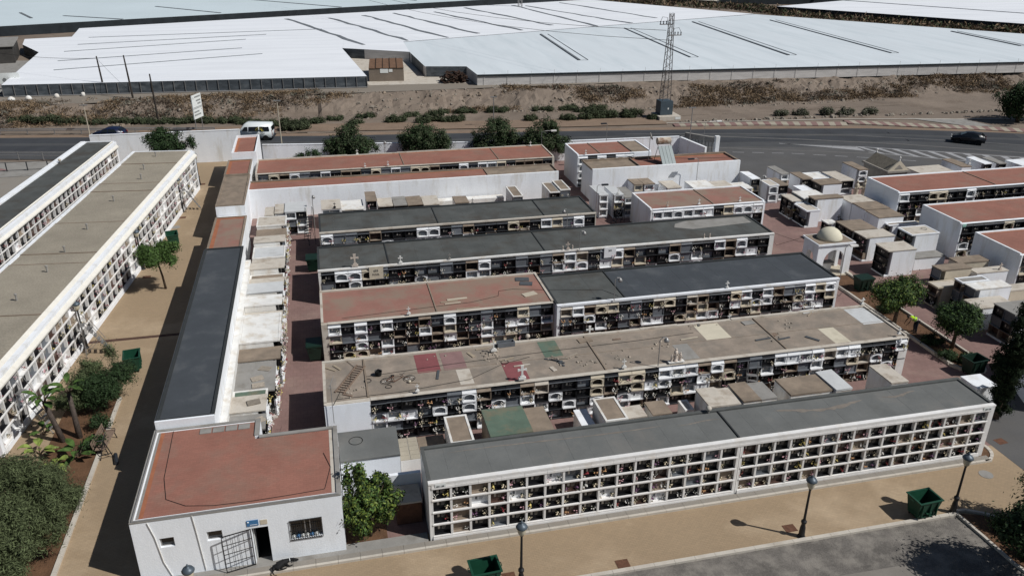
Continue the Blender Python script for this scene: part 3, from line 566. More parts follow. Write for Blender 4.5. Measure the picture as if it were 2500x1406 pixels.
# west line of small roofed buildings
def flat_building(name, label, x0, x1, y0, y1, h, roof, wall=WHITE, edge=True, cop=None, group=None, up=.12):
    e = empty(name, (x0, y0, 0), 0, label, 'building', group); w_, d = x1 - x0, y1 - y0
    MB().box(0, w_, 0, d, 0, h - up).build('wall', wall, e); c = .16
    MB().box(c, w_ - c, c, d - c, h - up + .001, h - up + .03).build('roof_membrane', roof, e)
    cm = cop or wall
    for q in ((0, w_, 0, c), (0, w_, d - c, d)): MB().box(*q, h - up, h).build('coping', cm, e)
    for q in ((0, c), (w_ - c, w_)): MB().box(*q, c, d - c, h - up, h - .003).build('side_coping', cm, e)
    if edge and roof in (TERRA, TERRA2): MB().box(c, c + .3, c, d - c, h - up + .031, h - up + .035).box(c + .3, w_ - c, d - c - .3, d - c, h - up + .031, h - up + .035).build('roof_edge_paint', TERRA_EDGE, e)
    return e
BR = flat_building('service_building', 'long narrow building with black felt roof between the ochre path and tombs', -9.46, -6.63, 37.95, 61.9, 3.7, FELT_BLUE, WHITE, cop=FELT_EDGE)
MB().box(-.01, 2.85, -.12, -.001, 0, 3.72).build('white_front_wall', RENDER, BR)
MB().box(2.84, 3.22, 0, 23.95, 0, 2.5).build('white_side_wall', WHITE_OLD, BR)
for z_ in (3.6, 3.48): MB().tube([(-.05, 0, z_), (-.05, 23.9, z_)], .03, 5).build('cable', GALV, BR)
flat_building('service_building', 'small building with brown stained roof just beyond the black roof', -9.62, -7.0, 62.3, 71.2, 3.0, TERRA2, WHITE, cop=CONC_BROWN)
flat_building('service_building', 'small brown-roofed building with bright white front, second beyond the black roof', -9.8, -7.3, 73.5, 83.0, 3.3, CONC_BROWN, WHITE, cop=CONC_BROWN)
flat_building('service_building', 'small square building with red roof beside the rearmost block', -9.85, -7.4, 83.2, 88.7, 3.3, TERRA, WHITE, cop=CONC_BROWN)
flat_building('service_building', 'tall red-roofed building with white parapet against the boundary wall', -9.45, -6.95, 88.9, 96.5, 4.0, TERRA, WHITE, cop=WHITE, up=.3)
flat_building('service_building', 'low white link building between the brown roofs', -9.65, -7.2, 71.3, 73.4, 2.3, WHITE_OLD, WHITE)

# rotated blocks on the left
RL = math.atan2(1, .1068); lx0, ly0 = -17.0 - .1068 * 13.5 + .05, 55.6 - 13.5
ML = niche_block('niche_block', 'very long white niche block with gravel roof lining the ochre path on the left', lx0, ly0, RL, 48.3, 6.2, 4.2, 4, 43, .3, 1.11, .80, .32, MARK + ['marble_white'] * 2, [(0, 2, GRAVEL_ROOF)], WHITE, 'niche blocks of the cemetery', hdr=0, fl=.52, flcol=['white', 'red', 'pink', 'pink', 'cream', 'red', 'yellow'], bl='long left block', seed=91, jit=.01)
for ch_ in list(ML.children):
    if ch_.name.split('.')[0] in ('roof_membrane', 'fascia', 'roof_joint'): bpy.data.objects.remove(ch_)
MB().box(.3, 48.03, .02, .41, 3.53, 4.05).build('fascia', WHITE, ML)
x = 0
while x < 48.2:      # sloping stained cornice, in lengths
    q = min(x + 1.6, 48.3); mb = MB(); mb.v = [(x, -.22, 3.56), (q - .012, -.22, 3.56), (q - .012, -.22, 3.66), (x, -.22, 3.66), (x, .55, 4.22), (q - .012, .55, 4.22), (x, .55, 4.101), (q - .012, .55, 4.101), (x, .0, 3.56), (q - .012, .0, 3.56)]
    mb.f = [(0, 1, 2, 3), (3, 2, 5, 4), (4, 5, 7, 6), (8, 9, 1, 0), (0, 3, 4, 6, 8), (1, 9, 7, 5, 2)]; mb.m = [0] * 6
    mb.build('cornice', CREAM, ML); x = q
for i, (a, b) in enumerate(((0, 9.2), (9.2, 17.6), (17.6, 19.6), (19.6, 26.3), (26.3, 34.6), (34.6, 37), (37, 43.6), (43.6, 48.2))):
    MB().box(a + .06, b - .03, .56, 5.95, 4.101, 4.13 + .03 * (i % 2)).build('roof_membrane', GRAVEL_ROOF, ML); MB().box(b - .03, b + .05, .56, 5.95, 4.101, 4.19).build('roof_joint', CONC_BROWN, ML)
r3 = math.atan2(1, .108)
LLb = niche_block('niche_block', 'narrow niche block with dark roof and white rear parapet at the far left', -21.9 - .1095 * 52.5 + .0, 95.35 - 52.5, math.atan2(1, .1095), 52.9, 3.2, 4.3, 4, 28, 22.9, 1.06, .82, .3, MARK, [(0, 52.8, FELT_DARK)], WHITE, 'niche blocks of the cemetery', hdr=0, fl=.5, flcol=['white', 'red', 'pink', 'cream'], bl='far left block', seed=95, jit=.01, back_up=True)
x = 0
while x < 52.8:
    q = min(x + 1.6, 52.9); mb = MB(); mb.v = [(x, -.2, 3.62), (q - .012, -.2, 3.62), (q - .012, -.2, 3.72), (x, -.2, 3.72), (x, .4, 4.31), (q - .012, .4, 4.31), (x, .4, 4.205), (q - .012, .4, 4.205), (x, .0, 3.62), (q - .012, .0, 3.62)]
    mb.f = [(0, 1, 2, 3), (3, 2, 5, 4), (4, 5, 7, 6), (8, 9, 1, 0), (0, 3, 4, 6, 8), (1, 9, 7, 5, 2)]; mb.m = [0] * 6; mb.build('cornice', CREAM, LLb); x = q
MB().box(0, 52.9, 3.21, 3.65, 0, 4.33).build('white_parapet', WHITE, LLb)

# ------------------------------------------------------------------ family tombs
def tomb(label, x0, x1, y0, y1, h, roof, face=None, wall=WHITE, kinds=('granite',), rows=0, group='family tombs', cw=.95, slab=.09, over=.03, fl=.3, seed=0, hdr=0, lip=False):
    e = empty('family_tomb', (x0, y0, 0), 0, label, 'tomb', group); w_, d = x1 - x0, y1 - y0; R = random.Random(seed + int(x0 * 10) + int(y0 * 7))
    ins = .41 if (face and rows) else 0
    bx = [0, w_, 0, d]
    if ins:
        if face == 'S': bx[2] = ins
        if face == 'W': bx[0] = ins
        if face == 'E': bx[1] = w_ - ins
    MB().box(bx[0], bx[1], bx[2], bx[3], 0, h - slab).build('wall', wall, e)
    a = R.uniform(-.01, .03)
    if lip:
        MB().box(-over, w_ + over, -over, d + over, h - slab + .001, h - .03).build('roof_slab', wall, e); MB().box(.1, w_ - .1, .1, d - .1, h - .029, h - .01).build('roof_top', roof, e)
        MB().box(-over, w_ + over, -over, .09, h - .029, h + .02).box(-over, w_ + over, d - .09, d + over, h - .029, h + .02).box(-over, .09, .09, d - .09, h - .029, h + .02).box(w_ - .09, w_ + over, .09, d - .09, h - .029, h + .02).build('coping', wall, e)
    else: 
        mb = MB(); mb.box(-over, w_ + over, -over, d + over, h - slab + .001, h); 
        for k in (4, 5, 6, 7): mb.v[k] = (mb.v[k][0] + R.uniform(-.02, .02), mb.v[k][1] + R.uniform(-.02, .02), h + R.uniform(-.025, .025))
        mb.build('roof_slab', roof, e)
    if ins:
        fw_ = w_ if face == 'S' else d; cols = max(1, int(fw_ / cw + .15)); cw2 = (fw_ - .04) / cols; ch = (h - slab - .16) / rows
        rz = {'S': 0, 'W': -PI / 2, 'E': PI / 2}[face]; o_ = {'S': (0, 0), 'W': (0, d), 'E': (w_, 0)}[face]
        cs, sn = math.cos(rz), math.sin(rz)
        bmb = MB()
        for c in range(cols):
            for r in range(rows):
                k = R.choice(kinds); nm, hs = niche_mesh(k, round(cw2, 2) - .006, round(ch, 2) - .006, 0); lx = .02 + c * cw2; z = .15 + r * ch
                n_ = link('niche', nm, e, (o_[0] + lx * cs, o_[1] + lx * sn, z), rz); link('headstone', hs, n_)
                for side in (0, 1):
                    if R.random() < fl:
                        l2 = lx + (.15 if side == 0 else cw2 - .15); yy = -.08
                        col = R.choice(['white', 'cream', 'white', 'pink', 'red', 'yellow']); BOUQ.append(((x0 + o_[0] + l2 * cs - yy * sn, y0 + o_[1] + l2 * sn + yy * cs, z + .1), col, f"{col} flowers {'left' if side == 0 else 'right'} {['bottom','second','third','top'][r]} {nth(c + 1)}, {label}", 'tomb'))
        pl = {'S': (0, w_, 0, ins - .004), 'W': (0, ins - .004, 0, d), 'E': (w_ - ins + .004, w_, 0, d)}[face]
        MB().box(*pl, 0, .145).build('plinth', wall, e)
        MB().box(pl[0] + .01, pl[1] - .01, pl[2] + .01, pl[3] - .01, .15 + rows * ch + .002, h - slab).build('lintel', wall, e)
    return e
# west row, faces east (x -6.0 .. -3.7)
ys = [(70.2, 72.6, 2.25, CONC_PALE, 'pale-capped'), (67.1, 70.1, 1.95, CONC_BROWN, 'grey slab-topped'), (65.6, 67.0, 2.5, CONC_PALE, 'sand-stained'), (63.1, 65.5, 2.1, PATCH_WHITE, 'whitish'), (61.3, 63.0, 2.0, CONC_PALE, 'orange-stained'), (60.1, 61.2, 2.45, CONC_PALE, 'raised sandy'), (59.2, 60.0, 1.95, CONC_BROWN, 'grey-streaked'), (57.6, 59.1, 2.05, CONC_PALE, 'cream mottled'), (55.9, 57.5, 2.35, PATCH_WHITE, 'bright white flat'), (55.0, 55.8, 1.8, CONC_GREY, 'narrow shaded grey'), (53.4, 54.9, 2.5, WHITE_OLD, 'smooth white'), (52.0, 53.3, 2.0, CONC_PALE, 'beige topped'), (47.9, 51.9, 2.5, WHITE_OLD, 'large plain white'), (46.3, 47.8, 2.1, CONC_BROWN, 'brown and sand patched'), (42.8, 46.2, 1.95, CONC_GREY, 'big grey slab and rubble'), (41.9, 42.7, 2.1, PATCH_GREEN, 'green strip'), (40.2, 41.8, 2.3, CONC_PALE, 'beige slab'), (38.6, 40.1, 2.1, CONC_GREY, 'grey tiled last')]
for i, (a, b, h, m, d_) in enumerate(ys):
    xe = -3.75 if b > 47 else (-4.0 if b > 43 else -4.35)
    tomb(f'tomb with {d_} top, {nth(i + 1)} from the north beside the black-roofed building', -6.22, xe, a, b, h, m, 'E', WHITE_OLD, ['white', 'granite', 'cream', 'arch_white', 'white_flush', 'granite'], 3, 'tombs in the west row', cw=1.0, fl=.9, lip=(i % 3 == 0), seed=i)
for i, (x, y, rz) in enumerate(((-5.0, 44.2, .3), (-4.6, 45.3, -.4), (-5.0, 41.0, .2), (-4.7, 39.4, .5), (-4.9, 43.4, .1))): tag(MB().box(-.35, .35, -.25, .25, 0, .05).build('stone_slab', STONE, None, loc=(x, y, [1.96, 1.96, 2.31, 2.11, 1.96][i]), rz=rz), f'loose broken stone slab, {nth(i + 1)} on the grey tomb roofs near the office', 'stone slab', 'loose slabs on tomb roofs')
# tombs between patched block and front block
T = [(5.15, 6.35, 35.35, 37.85, 1.9, CONC_BROWN, True, 'brown-topped tomb with white painted rim left of the green roof'), (7.2, 9.45, 35.1, 37.6, 2.2, PATCH_GREEN, False, 'tomb with large faded green roof behind the front block'), (9.55, 10.75, 35.5, 37.85, 1.85, CONC_BROWN, False, 'brown roofed tomb right of the green one'),
     (12.65, 13.35, 36.4, 38.0, 1.2, WHITE, False, 'small low white tomb with shaded top'), (13.65, 14.9, 35.4, 37.65, 2.0, CONC_BROWN, True, 'white rimmed brown-topped tomb mid row behind the front block'), (15.0, 16.4, 36.3, 37.4, 1.4, CONC_PALE, False, 'low pale tomb right of the white rimmed one'), (16.8, 17.9, 36.3, 37.6, 1.4, CONC_BROWN, False, 'low brown tomb between pale tomb and gap'), (18.9, 19.4, 36.6, 37.6, 1.2, CONC_PALE, True, 'tiny tomb with open pit top beside the pair'),
     (19.75, 20.85, 35.35, 37.25, 2.1, CONC_PALE, False, 'beige tomb, left of a close pair'), (20.9, 21.7, 35.5, 37.15, 2.0, CONC_PALE, False, 'beige tomb, right of a close pair'), (21.85, 22.9, 35.45, 37.4, 2.1, CONC_BROWN, False, 'mauve-brown tomb roof near the blue-grey patched one'), (22.95, 23.9, 35.45, 37.2, 2.1, CONC_GREY, False, 'blue-grey tomb roof beside the mauve-brown one'),
     (24.75, 27.4, 35.4, 37.2, 2.15, CONC_BROWN, False, 'wide brown roofed tomb before the white one'), (27.5, 28.5, 35.2, 37.3, 2.25, PATCH_WHITE, False, 'white roofed tomb beside the wide brown roof'), (31.05, 32.15, 35.1, 37.2, 2.3, CONC_PALE, False, 'tall grey-beige single tomb near the right end of the front block')]
for (a, b, c_, d, h, m, lip, lb) in T: tomb(lb, a, b, c_, d, h, m, None, WHITE_OLD if m is not PATCH_GREEN else CONC_BROWN, group='tombs behind the front block', lip=lip)
tomb('low shed with grey felt roof and rough white front beside the office', -.55, 2.4, 34.6, 37.1, 2.2, FELT_GREY, None, RENDER, group='tombs behind the front block')
e = empty('tiled_grave', (2.5, 35.7, 0), 0, 'low grave covered with ten cream tiles beside the grey shed', 'grave', 'tombs behind the front block')
MB().box(0, 1.05, 0, 2.0, 0, .95).build('base', WHITE_OLD, e)
for i in range(2):
    for j in range(5): MB().box(i * .53 + .01, i * .53 + .51, j * .4 + .01, j * .4 + .39, .951, .98).build('tile', CREAMPAVE, e)
tomb('rough low concrete base between the tiled grave and brown tomb', 3.65, 5.05, 36.2, 38.1, .6, CONC_BROWN, None, CONC_PALE, group='tombs behind the front block')
e = tag(MB().box(-.55, 3.28, 33.3, 33.5, 0, 1.9).build('garden_wall', RENDER), 'white rendered wall between the office and front block', 'wall')
tomb('dark vault niche with brick panel in the shaded gap beside the front block', 1.9, 3.1, 31.9, 33.2, 1.3, CONC_PALE, None, RUST, group='tombs behind the front block')
tomb('short white tomb beside the cypress', 36.7, 38.1, 34.6, 36.0, 1.5, WHITE, None, WHITE, group='tombs behind the front block')
# back row south of the long white wall
T = [(-5.7, -4.9, 73.4, 75.8, 2.1, CONC_PALE, 'sand coloured tomb at the left end of the back row'), (-4.8, -3.95, 73.6, 76.2, 2.2, CONC_PALE, 'cream topped tomb, second from left in the back row'), (-3.9, -2.0, 73.5, 76.3, 2.3, PATCH_WHITE, 'wide white topped tomb with black stone fronts by the aisle ladder'),
     (-.65, 1.1, 74.5, 77.2, 2.0, CONC_PALE, 'sand stained double tomb in the back row'), (1.2, 3.2, 74.4, 77.1, 1.8, WHITE_OLD, 'plain white topped double tomb in the back row'), (3.55, 4.5, 75.0, 77.8, 2.35, CONC_BROWN, 'taller brown capped tomb in the back row'), (4.65, 6.0, 74.9, 77.3, 1.75, CONC_PALE, 'beige tomb right of the tall brown one'), (6.1, 7.3, 74.7, 77.3, 1.8, CONC_GREY, 'greyish tomb, middle of the beige set'), (7.4, 8.8, 74.6, 77.2, 1.8, CONC_BROWN, 'brown-grey tomb in the beige set'), (8.9, 10.4, 74.5, 77.1, 1.75, CONC_PALE, 'last beige tomb before the bare wall'), (12.0, 13.3, 74.8, 76.8, 1.6, CONC_BROWN, 'lone brown lump-topped tomb by the bare wall'),
     (17.6, 18.6, 74.4, 77.6, 2.0, CONC_BROWN, 'brown capped white tomb against the long white wall'), (21.3, 22.3, 74.3, 77.4, 2.2, CONC_BROWN, 'left of two brown capped tombs by the passage'), (22.4, 23.4, 74.4, 77.5, 2.35, CONC_BROWN, 'right of two brown capped tombs by the passage'),
     (25.6, 26.5, 71.9, 75.0, 2.4, PATCH_WHITE, 'stacked white tomb, left of pair before the white wall'), (27.0, 27.95, 71.6, 74.6, 2.4, PATCH_WHITE, 'stacked white tomb with cross, right of pair'), (28.05, 29.3, 71.5, 74.8, 2.1, CONC_GREY, 'shaded grey topped tomb beside the stacked pair'), (30.35, 31.3, 75.0, 77.0, 2.2, CONC_BROWN, 'brown gabled tomb left of a pair under the white wall'), (31.4, 32.5, 74.9, 77.0, 2.2, CONC_BROWN, 'brown gabled tomb right of a pair under the white wall'),
     (33.7, 35.2, 74.3, 76.7, 1.8, CONC_PALE, 'pale flat tomb under the long white wall'), (36.2, 38.5, 73.5, 75.8, 1.9, WHITE_OLD, 'whitewashed wide tomb under the long wall'), (38.6, 40.6, 73.4, 75.6, 1.8, CONC_PALE, 'sandy flat tomb near the wall end'), (40.8, 42.6, 73.2, 75.2, 1.6, WHITE_OLD, 'low white tomb beside the tall white box')]
for i, (a, b, c_, d, h, m, lb) in enumerate(T): tomb(lb, a, b, c_, d, h, m, 'S', WHITE_OLD if i < 14 else WHITE, ['granite', 'granite', 'grey_flush', 'white'] if i < 14 else ['white', 'white', 'cream', 'granite'], 3 if h > 1.9 else 2, 'tombs of the back row', fl=.3, lip=(i in (11, 12, 13)))
tag(MB().box(10.6, 17.4, 77.6, 78.6, 0, .9).build('white_ledge', WHITE_OLD), 'low whitewashed ledge at the foot of the long white wall', 'ledge')
# north-east cluster
DK = ['granite', 'granite', 'granite', 'grey_flush', 'brown']
T = [(43.0, 43.95, 74.3, 76.9, 2.2, WHITE, 'S', 'tall white box tomb with two black niches by the grey yard'), (44.1, 45.2, 72.6, 74.6, 1.9, CONC_PALE, 'S', 'pale tomb with white arched front beside the white box'), (45.3, 46.4, 72.8, 75.4, 1.8, CONC_BROWN, 'S', 'brown fronted tomb near the junction'), (47.1, 48.0, 75.5, 78.5, 2.1, CONC_GREY, 'S', 'long grey topped white tomb nearest the road junction'),
     (49.1, 50.3, 74.6, 77.1, 1.7, CONC_BROWN, 'S', 'brown topped tomb in the rear white group'), (50.4, 52.6, 75.0, 77.2, 1.5, WHITE_OLD, None, 'wide low whitewashed tomb in the rear white group'), (52.7, 54.3, 73.2, 76.6, 1.7, CONC_PALE, 'S', 'cream topped tomb with dark niche beside the statues'), (49.5, 52.0, 71.9, 73.6, 1.9, CONC_BROWN, 'W', 'white tomb with brown roof in the middle of the cluster'), (56.0, 57.1, 74.9, 78.0, 2.2, CONC_BROWN, 'S', 'white tomb with black front left of the stone pantheon'),
     (47.2, 48.5, 71.0, 73.2, 1.5, WHITE, 'S', 'low white niche tomb beside the shaded courtyard'),
     (43.8, 46.0, 67.7, 69.7, 1.9, CONC_PALE, 'W', 'pale tomb with dark niches along the aisle, northern end'), (45.0, 47.5, 67.6, 69.8, 2.1, WHITE_OLD, 'W', 'white topped tomb behind the aisle niches'), (45.4, 48.5, 66.5, 67.5, 2.35, CONC_BROWN, 'W', 'tall white wall tomb casting a diagonal shadow'), (43.9, 45.3, 65.2, 67.4, 1.7, CONC_PALE, 'W', 'dark fronted aisle tomb before the tall white wall'),
     (48.9, 51.5, 65.6, 67.9, 2.0, CONC_PALE, None, 'northern part of the long brown capped tomb'), (48.9, 51.5, 63.5, 65.5, 2.05, CONC_BROWN, None, 'middle part of the long brown capped tomb'), (48.9, 51.5, 61.4, 63.4, 2.0, CONC_BROWN, None, 'southern part of the long brown capped tomb with white end'),
     (49.65, 52.7, 60.8, 62.0 - .65, 1.4, CONC_BROWN, 'W', 'low brown topped tomb in front of the long tomb'), (43.7, 44.7, 61.4, 62.4, 1.8, WHITE_OLD, 'W', 'small white tomb behind the black iron cross'), (44.1, 46.6, 58.5, 60.9, 2.2, CONC_BROWN, 'W', 'brown mottled tomb behind the domed shrine'), (44.2, 47.0, 56.6, 58.3, 2.2, CONC_PALE, 'W', 'cream topped tomb right of the dome'), (48.1, 50.8, 55.9, 57.8, 2.4, CONC_PALE, 'W', 'tall white tomb with wire coil on its roof'),
     (44.0, 46.6, 53.3, 55.0, 2.3, CONC_PALE, 'W', 'big bright white tomb behind the round green tree'), (47.3, 50.2, 54.0, 55.2, 1.1, CONC_GREY, None, 'low grey slab tomb right of the big white one'), (45.1, 47.8, 48.55, 49.6, 2.5, CONC_BROWN, 'W', 'peach walled tomb with four open niches in shade'), (44.0, 46.2, 47.3, 48.4, 1.7, CONC_PALE, 'W', 'dark fronted low tomb below the peach walled one'), (48.0, 50.8, 50.1, 51.2, 2.2, CONC_BROWN, None, 'peach tomb with brown cap behind the open niches'), (48.0, 50.8, 48.1, 48.95, 2.2, CONC_PALE, None, 'white tomb with grey cap and small cross'),
     (45.3, 48.4, 45.15, 46.2, 2.4, WHITE_OLD, 'W', 'white square-ended tomb with black open mouth'), (45.1, 47.4, 46.3, 47.1, 2.45, CONC_GREY, 'W', 'grey topped tomb beside the white square-ended one'), (48.5, 50.8, 45.2, 46.1, 2.0, CONC_PALE, None, 'peach tomb at right edge of the shaded group'), (44.8, 47.6, 40.9, 42.8, 2.45, CONC_GREY, 'W', 'grey faced tomb with dark wreaths near the cypress'), (44.2, 47.3, 43.4, 44.9, 1.8, CONC_PALE, 'W', 'stained low tomb behind the round shaded tree')]
for i, (a, b, c_, d, h, m, f, lb) in enumerate(T):
    tomb(lb, a, b, c_, d, h, m, f, WHITE if 'peach' not in lb else CREAMM, (DK if f == 'W' else ['granite', 'white', 'arch_white', 'cream']), 3 if h > 1.95 else 2, 'tombs of the north-east cluster', fl=.25, lip=(i % 4 == 1))
T = [(63.3, 67.6, 74.4, 76.9, 1.5, CONC_PALE, None, 'wide flat cream roofed tomb right of the pantheon'), (68.9, 70.1, 74.8, 78.0, 1.8, CONC_BROWN, None, 'shaded long tomb right of the flat cream roof'), (71.1, 72.1, 74.1, 76.9, 2.2, WHITE, 'S', 'white box tomb with dark mouth behind the terracotta block'), (73.3, 74.3, 74.4, 77, 2.0, CONC_GREY, 'S', 'grey box tomb with dark mouth behind the terracotta block'), (75.2, 82, 73.2, 75.6, 2.0, WHITE, None, 'long white tomb at the right edge behind the terracotta block')]
for (a, b, c_, d, h, m, f, lb) in T: tomb(lb, a, b, c_, d, h, m, f, WHITE, ['granite'], 2, 'tombs behind the terracotta block')
# stone pantheon with gable roofs
e = empty('stone_pantheon', (58.6, 73.6, 0), 0, 'stone mausoleum with steep shingled gable and white finials near the junction', 'mausoleum')
PW = mat('pantheon_stone', (.36, .33, .29), var=.15, scale=2); PR = mat('pantheon_shingle', (.30, .265, .21), var=.2, scale=3, tex='brick_0.3_0.2_0.02_0')
MB().box(0, 2.4, 0, 4.2, 0, 2.05).build('wall', PW, e); MB().box(-.2, 2.6, -.2, 4.4, 2.051, 2.25).build('cornice', PW, e)
mb = MB(); mb.v = [(0, .2, 2.251), (2.4, .2, 2.251), (1.2, .2, 3.2), (0, 4.1, 2.251), (2.4, 4.1, 2.251), (1.2, 4.1, 3.2)]; mb.f = [(0, 2, 5, 3), (1, 4, 5, 2), (3, 5, 4)]; mb.m = [0] * 3; mb.build('gable_roof', PR, e)
MB().xprism([(-.05, 2.252), (2.45, 2.252), (1.2, 3.35)], 0, .18).build('front_gable', CREAMM, e); MB().xprism([(.7, 2.4), (1.7, 2.4), (1.2, 2.9)], -.02, -.002).build('gable_panel', PW, e)
for y in (.1, 4.0): MB().lathe([(.1, 0), (.06, .2), (.12, .35), (.02, .5)], 8).build('finial', CROSSW, e, loc=(1.2, y, 3.3 if y < 1 else 3.2))
# domed open shrine
KX, KY = 38.3, 54.45
e = empty('domed_shrine', (KX, KY, 0), 0, 'white open shrine with four arches and a cream dome', 'shrine'); KW = 3.15; KD = 2.15
def arch_wall(w_, h, th, open_w, spring):
    mb = MB(); n = 10; r = open_w / 2; cx_ = w_ / 2; top = [(cx_ - r * math.cos(PI * k / n), spring + r * math.sin(PI * k / n)) for k in range(n + 1)]
    for y, fl_ in ((0, 0), (th, 1)):
        def Q(*p): mb.quad(*[(a, y, b) for a, b in (p if not fl_ else p[::-1])])
        Q((0, 0), (cx_ - r, 0), (cx_ - r, spring), (0, spring)); Q((cx_ + r, 0), (w_, 0), (w_, spring), (cx_ + r, spring))
        Q((0, spring), (cx_ - r, spring), (cx_ - r, h), (0, h)); Q((cx_ + r, spring), (w_, spring), (w_, h), (cx_ + r, h))
        for k in range(n): Q(top[k], top[k + 1], (top[k + 1][0], h), (top[k][0], h))
    P = [(cx_ - r, 0)] + top + [(cx_ + r, 0)]
    for k in range(len(P) - 1): mb.quad((P[k][0], 0, P[k][1]), (P[k][0], th, P[k][1]), (P[k + 1][0], th, P[k + 1][1]), (P[k + 1][0], 0, P[k + 1][1]))
    mb.quad((0, 0, 0), (0, 0, h), (0, th, h), (0, th, 0)); mb.quad((w_, 0, 0), (w_, th, 0), (w_, th, h), (w_, 0, h)); mb.quad((0, 0, h), (w_, 0, h), (w_, th, h), (0, th, h)); return mb
arch_wall(KW, 2.75, .3, 1.9, 1.35).build('arch_wall', WHITE, e); arch_wall(KW, 2.75, .3, 1.9, 1.35).build('arch_wall', WHITE, e, loc=(0, KD - .3, 0))
arch_wall(KD - .61, 2.74, .3, 1.0, 1.5).build('arch_wall', WHITE, e, loc=(.3, .305, 0), rz=PI / 2); arch_wall(KD - .61, 2.74, .3, 1.0, 1.5).build('arch_wall', WHITE, e, loc=(KW, .305, 0), rz=PI / 2)
MB().box(-.12, KW + .12, -.12, KD + .12, 2.755, 2.9).build('cornice', WHITE, e); MB().box(-.02, KW + .02, -.02, KD + .02, 2.901, 2.92).build('roof_slab', CONC_BROWN, e)
MB().lathe([(1.02 * math.cos(a), .95 * math.sin(a)) for a in [k * PI / 2 / 8 for k in range(9)]], 24).build('dome', DOME, e, smooth=True, loc=(KW / 2, KD / 2, 2.921))
MB().box(-.25, KW + .25, -.25, KD + .25, 0, .12).build('base_slab', CREAMM, e)
t = empty('altar_table', (KX + 1.6, KY + 1.0, .12), 0, 'small stone altar under the dome with red flower pots', 'altar'); MB().box(-.6, .6, -.3, .3, .7, .78).build('table_top', CONC_GREY, t); MB().box(-.4, .4, -.2, .2, 0, .7).build('base', WHITE, t)
# ------------------------------------------------------------------ boundary walls
def wall_run(label, pts, h, th=.25, m=WHITE, name='boundary_wall'):
    e = empty(name, (pts[0][0], pts[0][1], 0), 0, label, 'wall'); o = Vector((pts[0][0], pts[0][1], 0))
    for a, b in zip(pts, pts[1:]):
        a = Vector((*a, 0)); b = Vector((*b, 0)); L_ = (b - a).length; n = max(1, int(L_ / 6)); d = (b - a) / n; ang = math.atan2(d.y, d.x)
        for k in range(n): MB().box(0, d.length - .02, -th / 2, th / 2, 0, h).build('wall_panel', m, e, loc=tuple(a + d * k - o), rz=ang); MB().box(0, d.length - .02, -th / 2 - .03, th / 2 + .03, h + .001, h + .06).build('coping', m, e, loc=tuple(a + d * k - o), rz=ang)
    return e
wall_run('tall white boundary wall behind the gravel-roofed block', [(-25.9, 101.1), (-9.4, 100.6)], 3.7, m=WHITE)
wall_run('low white boundary wall along the main road', [(-6.9, 98.2), (28.3, 92.6), (42.6, 91.9)], 2.35, m=WHITE)
wall_run('white entrance wall sloping from the road to the gate', [(42.7, 91.7), (43.6, 86.5)], 2.3, m=WHITE)
g = empty('gate', (44.1, 93.6, 0), 0, 'entrance gate with grey lintel and black bars by the road', 'gate')
MB().prism([(0, 0), (2.6, -3.3), (2.9, -3.1), (.3, .2)], 1.75, 2.35).build('lintel', CONC_GREY, g)
MB().box(-.1, .3, -.1, .3, 0, 1.749).build('gate_post', WHITE, g); MB().box(2.5, 3.0, -3.6, -3.1, 0, 2.6).build('gate_post', WHITE, g)
for k in range(1, 9): MB().box(.15 + k * .28, .19 + k * .28, -k * .355, -k * .355 + .04, .05, 1.748).build('bar', IRON, g)
# guard rail and railing left
def rail(label, pts, posts, hts, m, name='guard_rail', r=.045):
    e = empty(name, (pts[0][0], pts[0][1], 0), 0, label, 'railing'); o = Vector((*pts[0], 0)); a, b = Vector((*pts[0], 0)), Vector((*pts[-1], 0))
    for h in hts: MB().tube([tuple(a - o + Vector((0, 0, h))), tuple(b - o + Vector((0, 0, h)))], r, 5).build('rail', m, e)
    for k in range(posts + 1): p = a + (b - a) * k / posts - o; MB().box(p.x - .05, p.x + .05, p.y - .05, p.y + .05, 0, max(hts)).build('post', m, e)
    return e
rail('grey roadside guard rail along the near edge of the road at far left', [(-44, 108.3), (-24, 103.6)], 7, (.55, .85, 1.0), GALV)
rail('thin railing with diagonals on the outer pavement at far left', [(-44, 101.5), (-24.5, 101.2)], 9, (.1, 1.0), DGREY_METAL, r=.03)
rail('steel guard rail along the far edge of the road at left', [(-45, 120.8), (-14, 115.5)], 9, (.5, .7), GALV, r=.07)

# ------------------------------------------------------------------ office building, front left
OF = empty('office_building', (-9.5, 30.65, 0), 0, 'white rendered cemetery office with red tiled flat roof and open door', 'building')
OW, OD, OH = 8.9, 7.1, 3.3
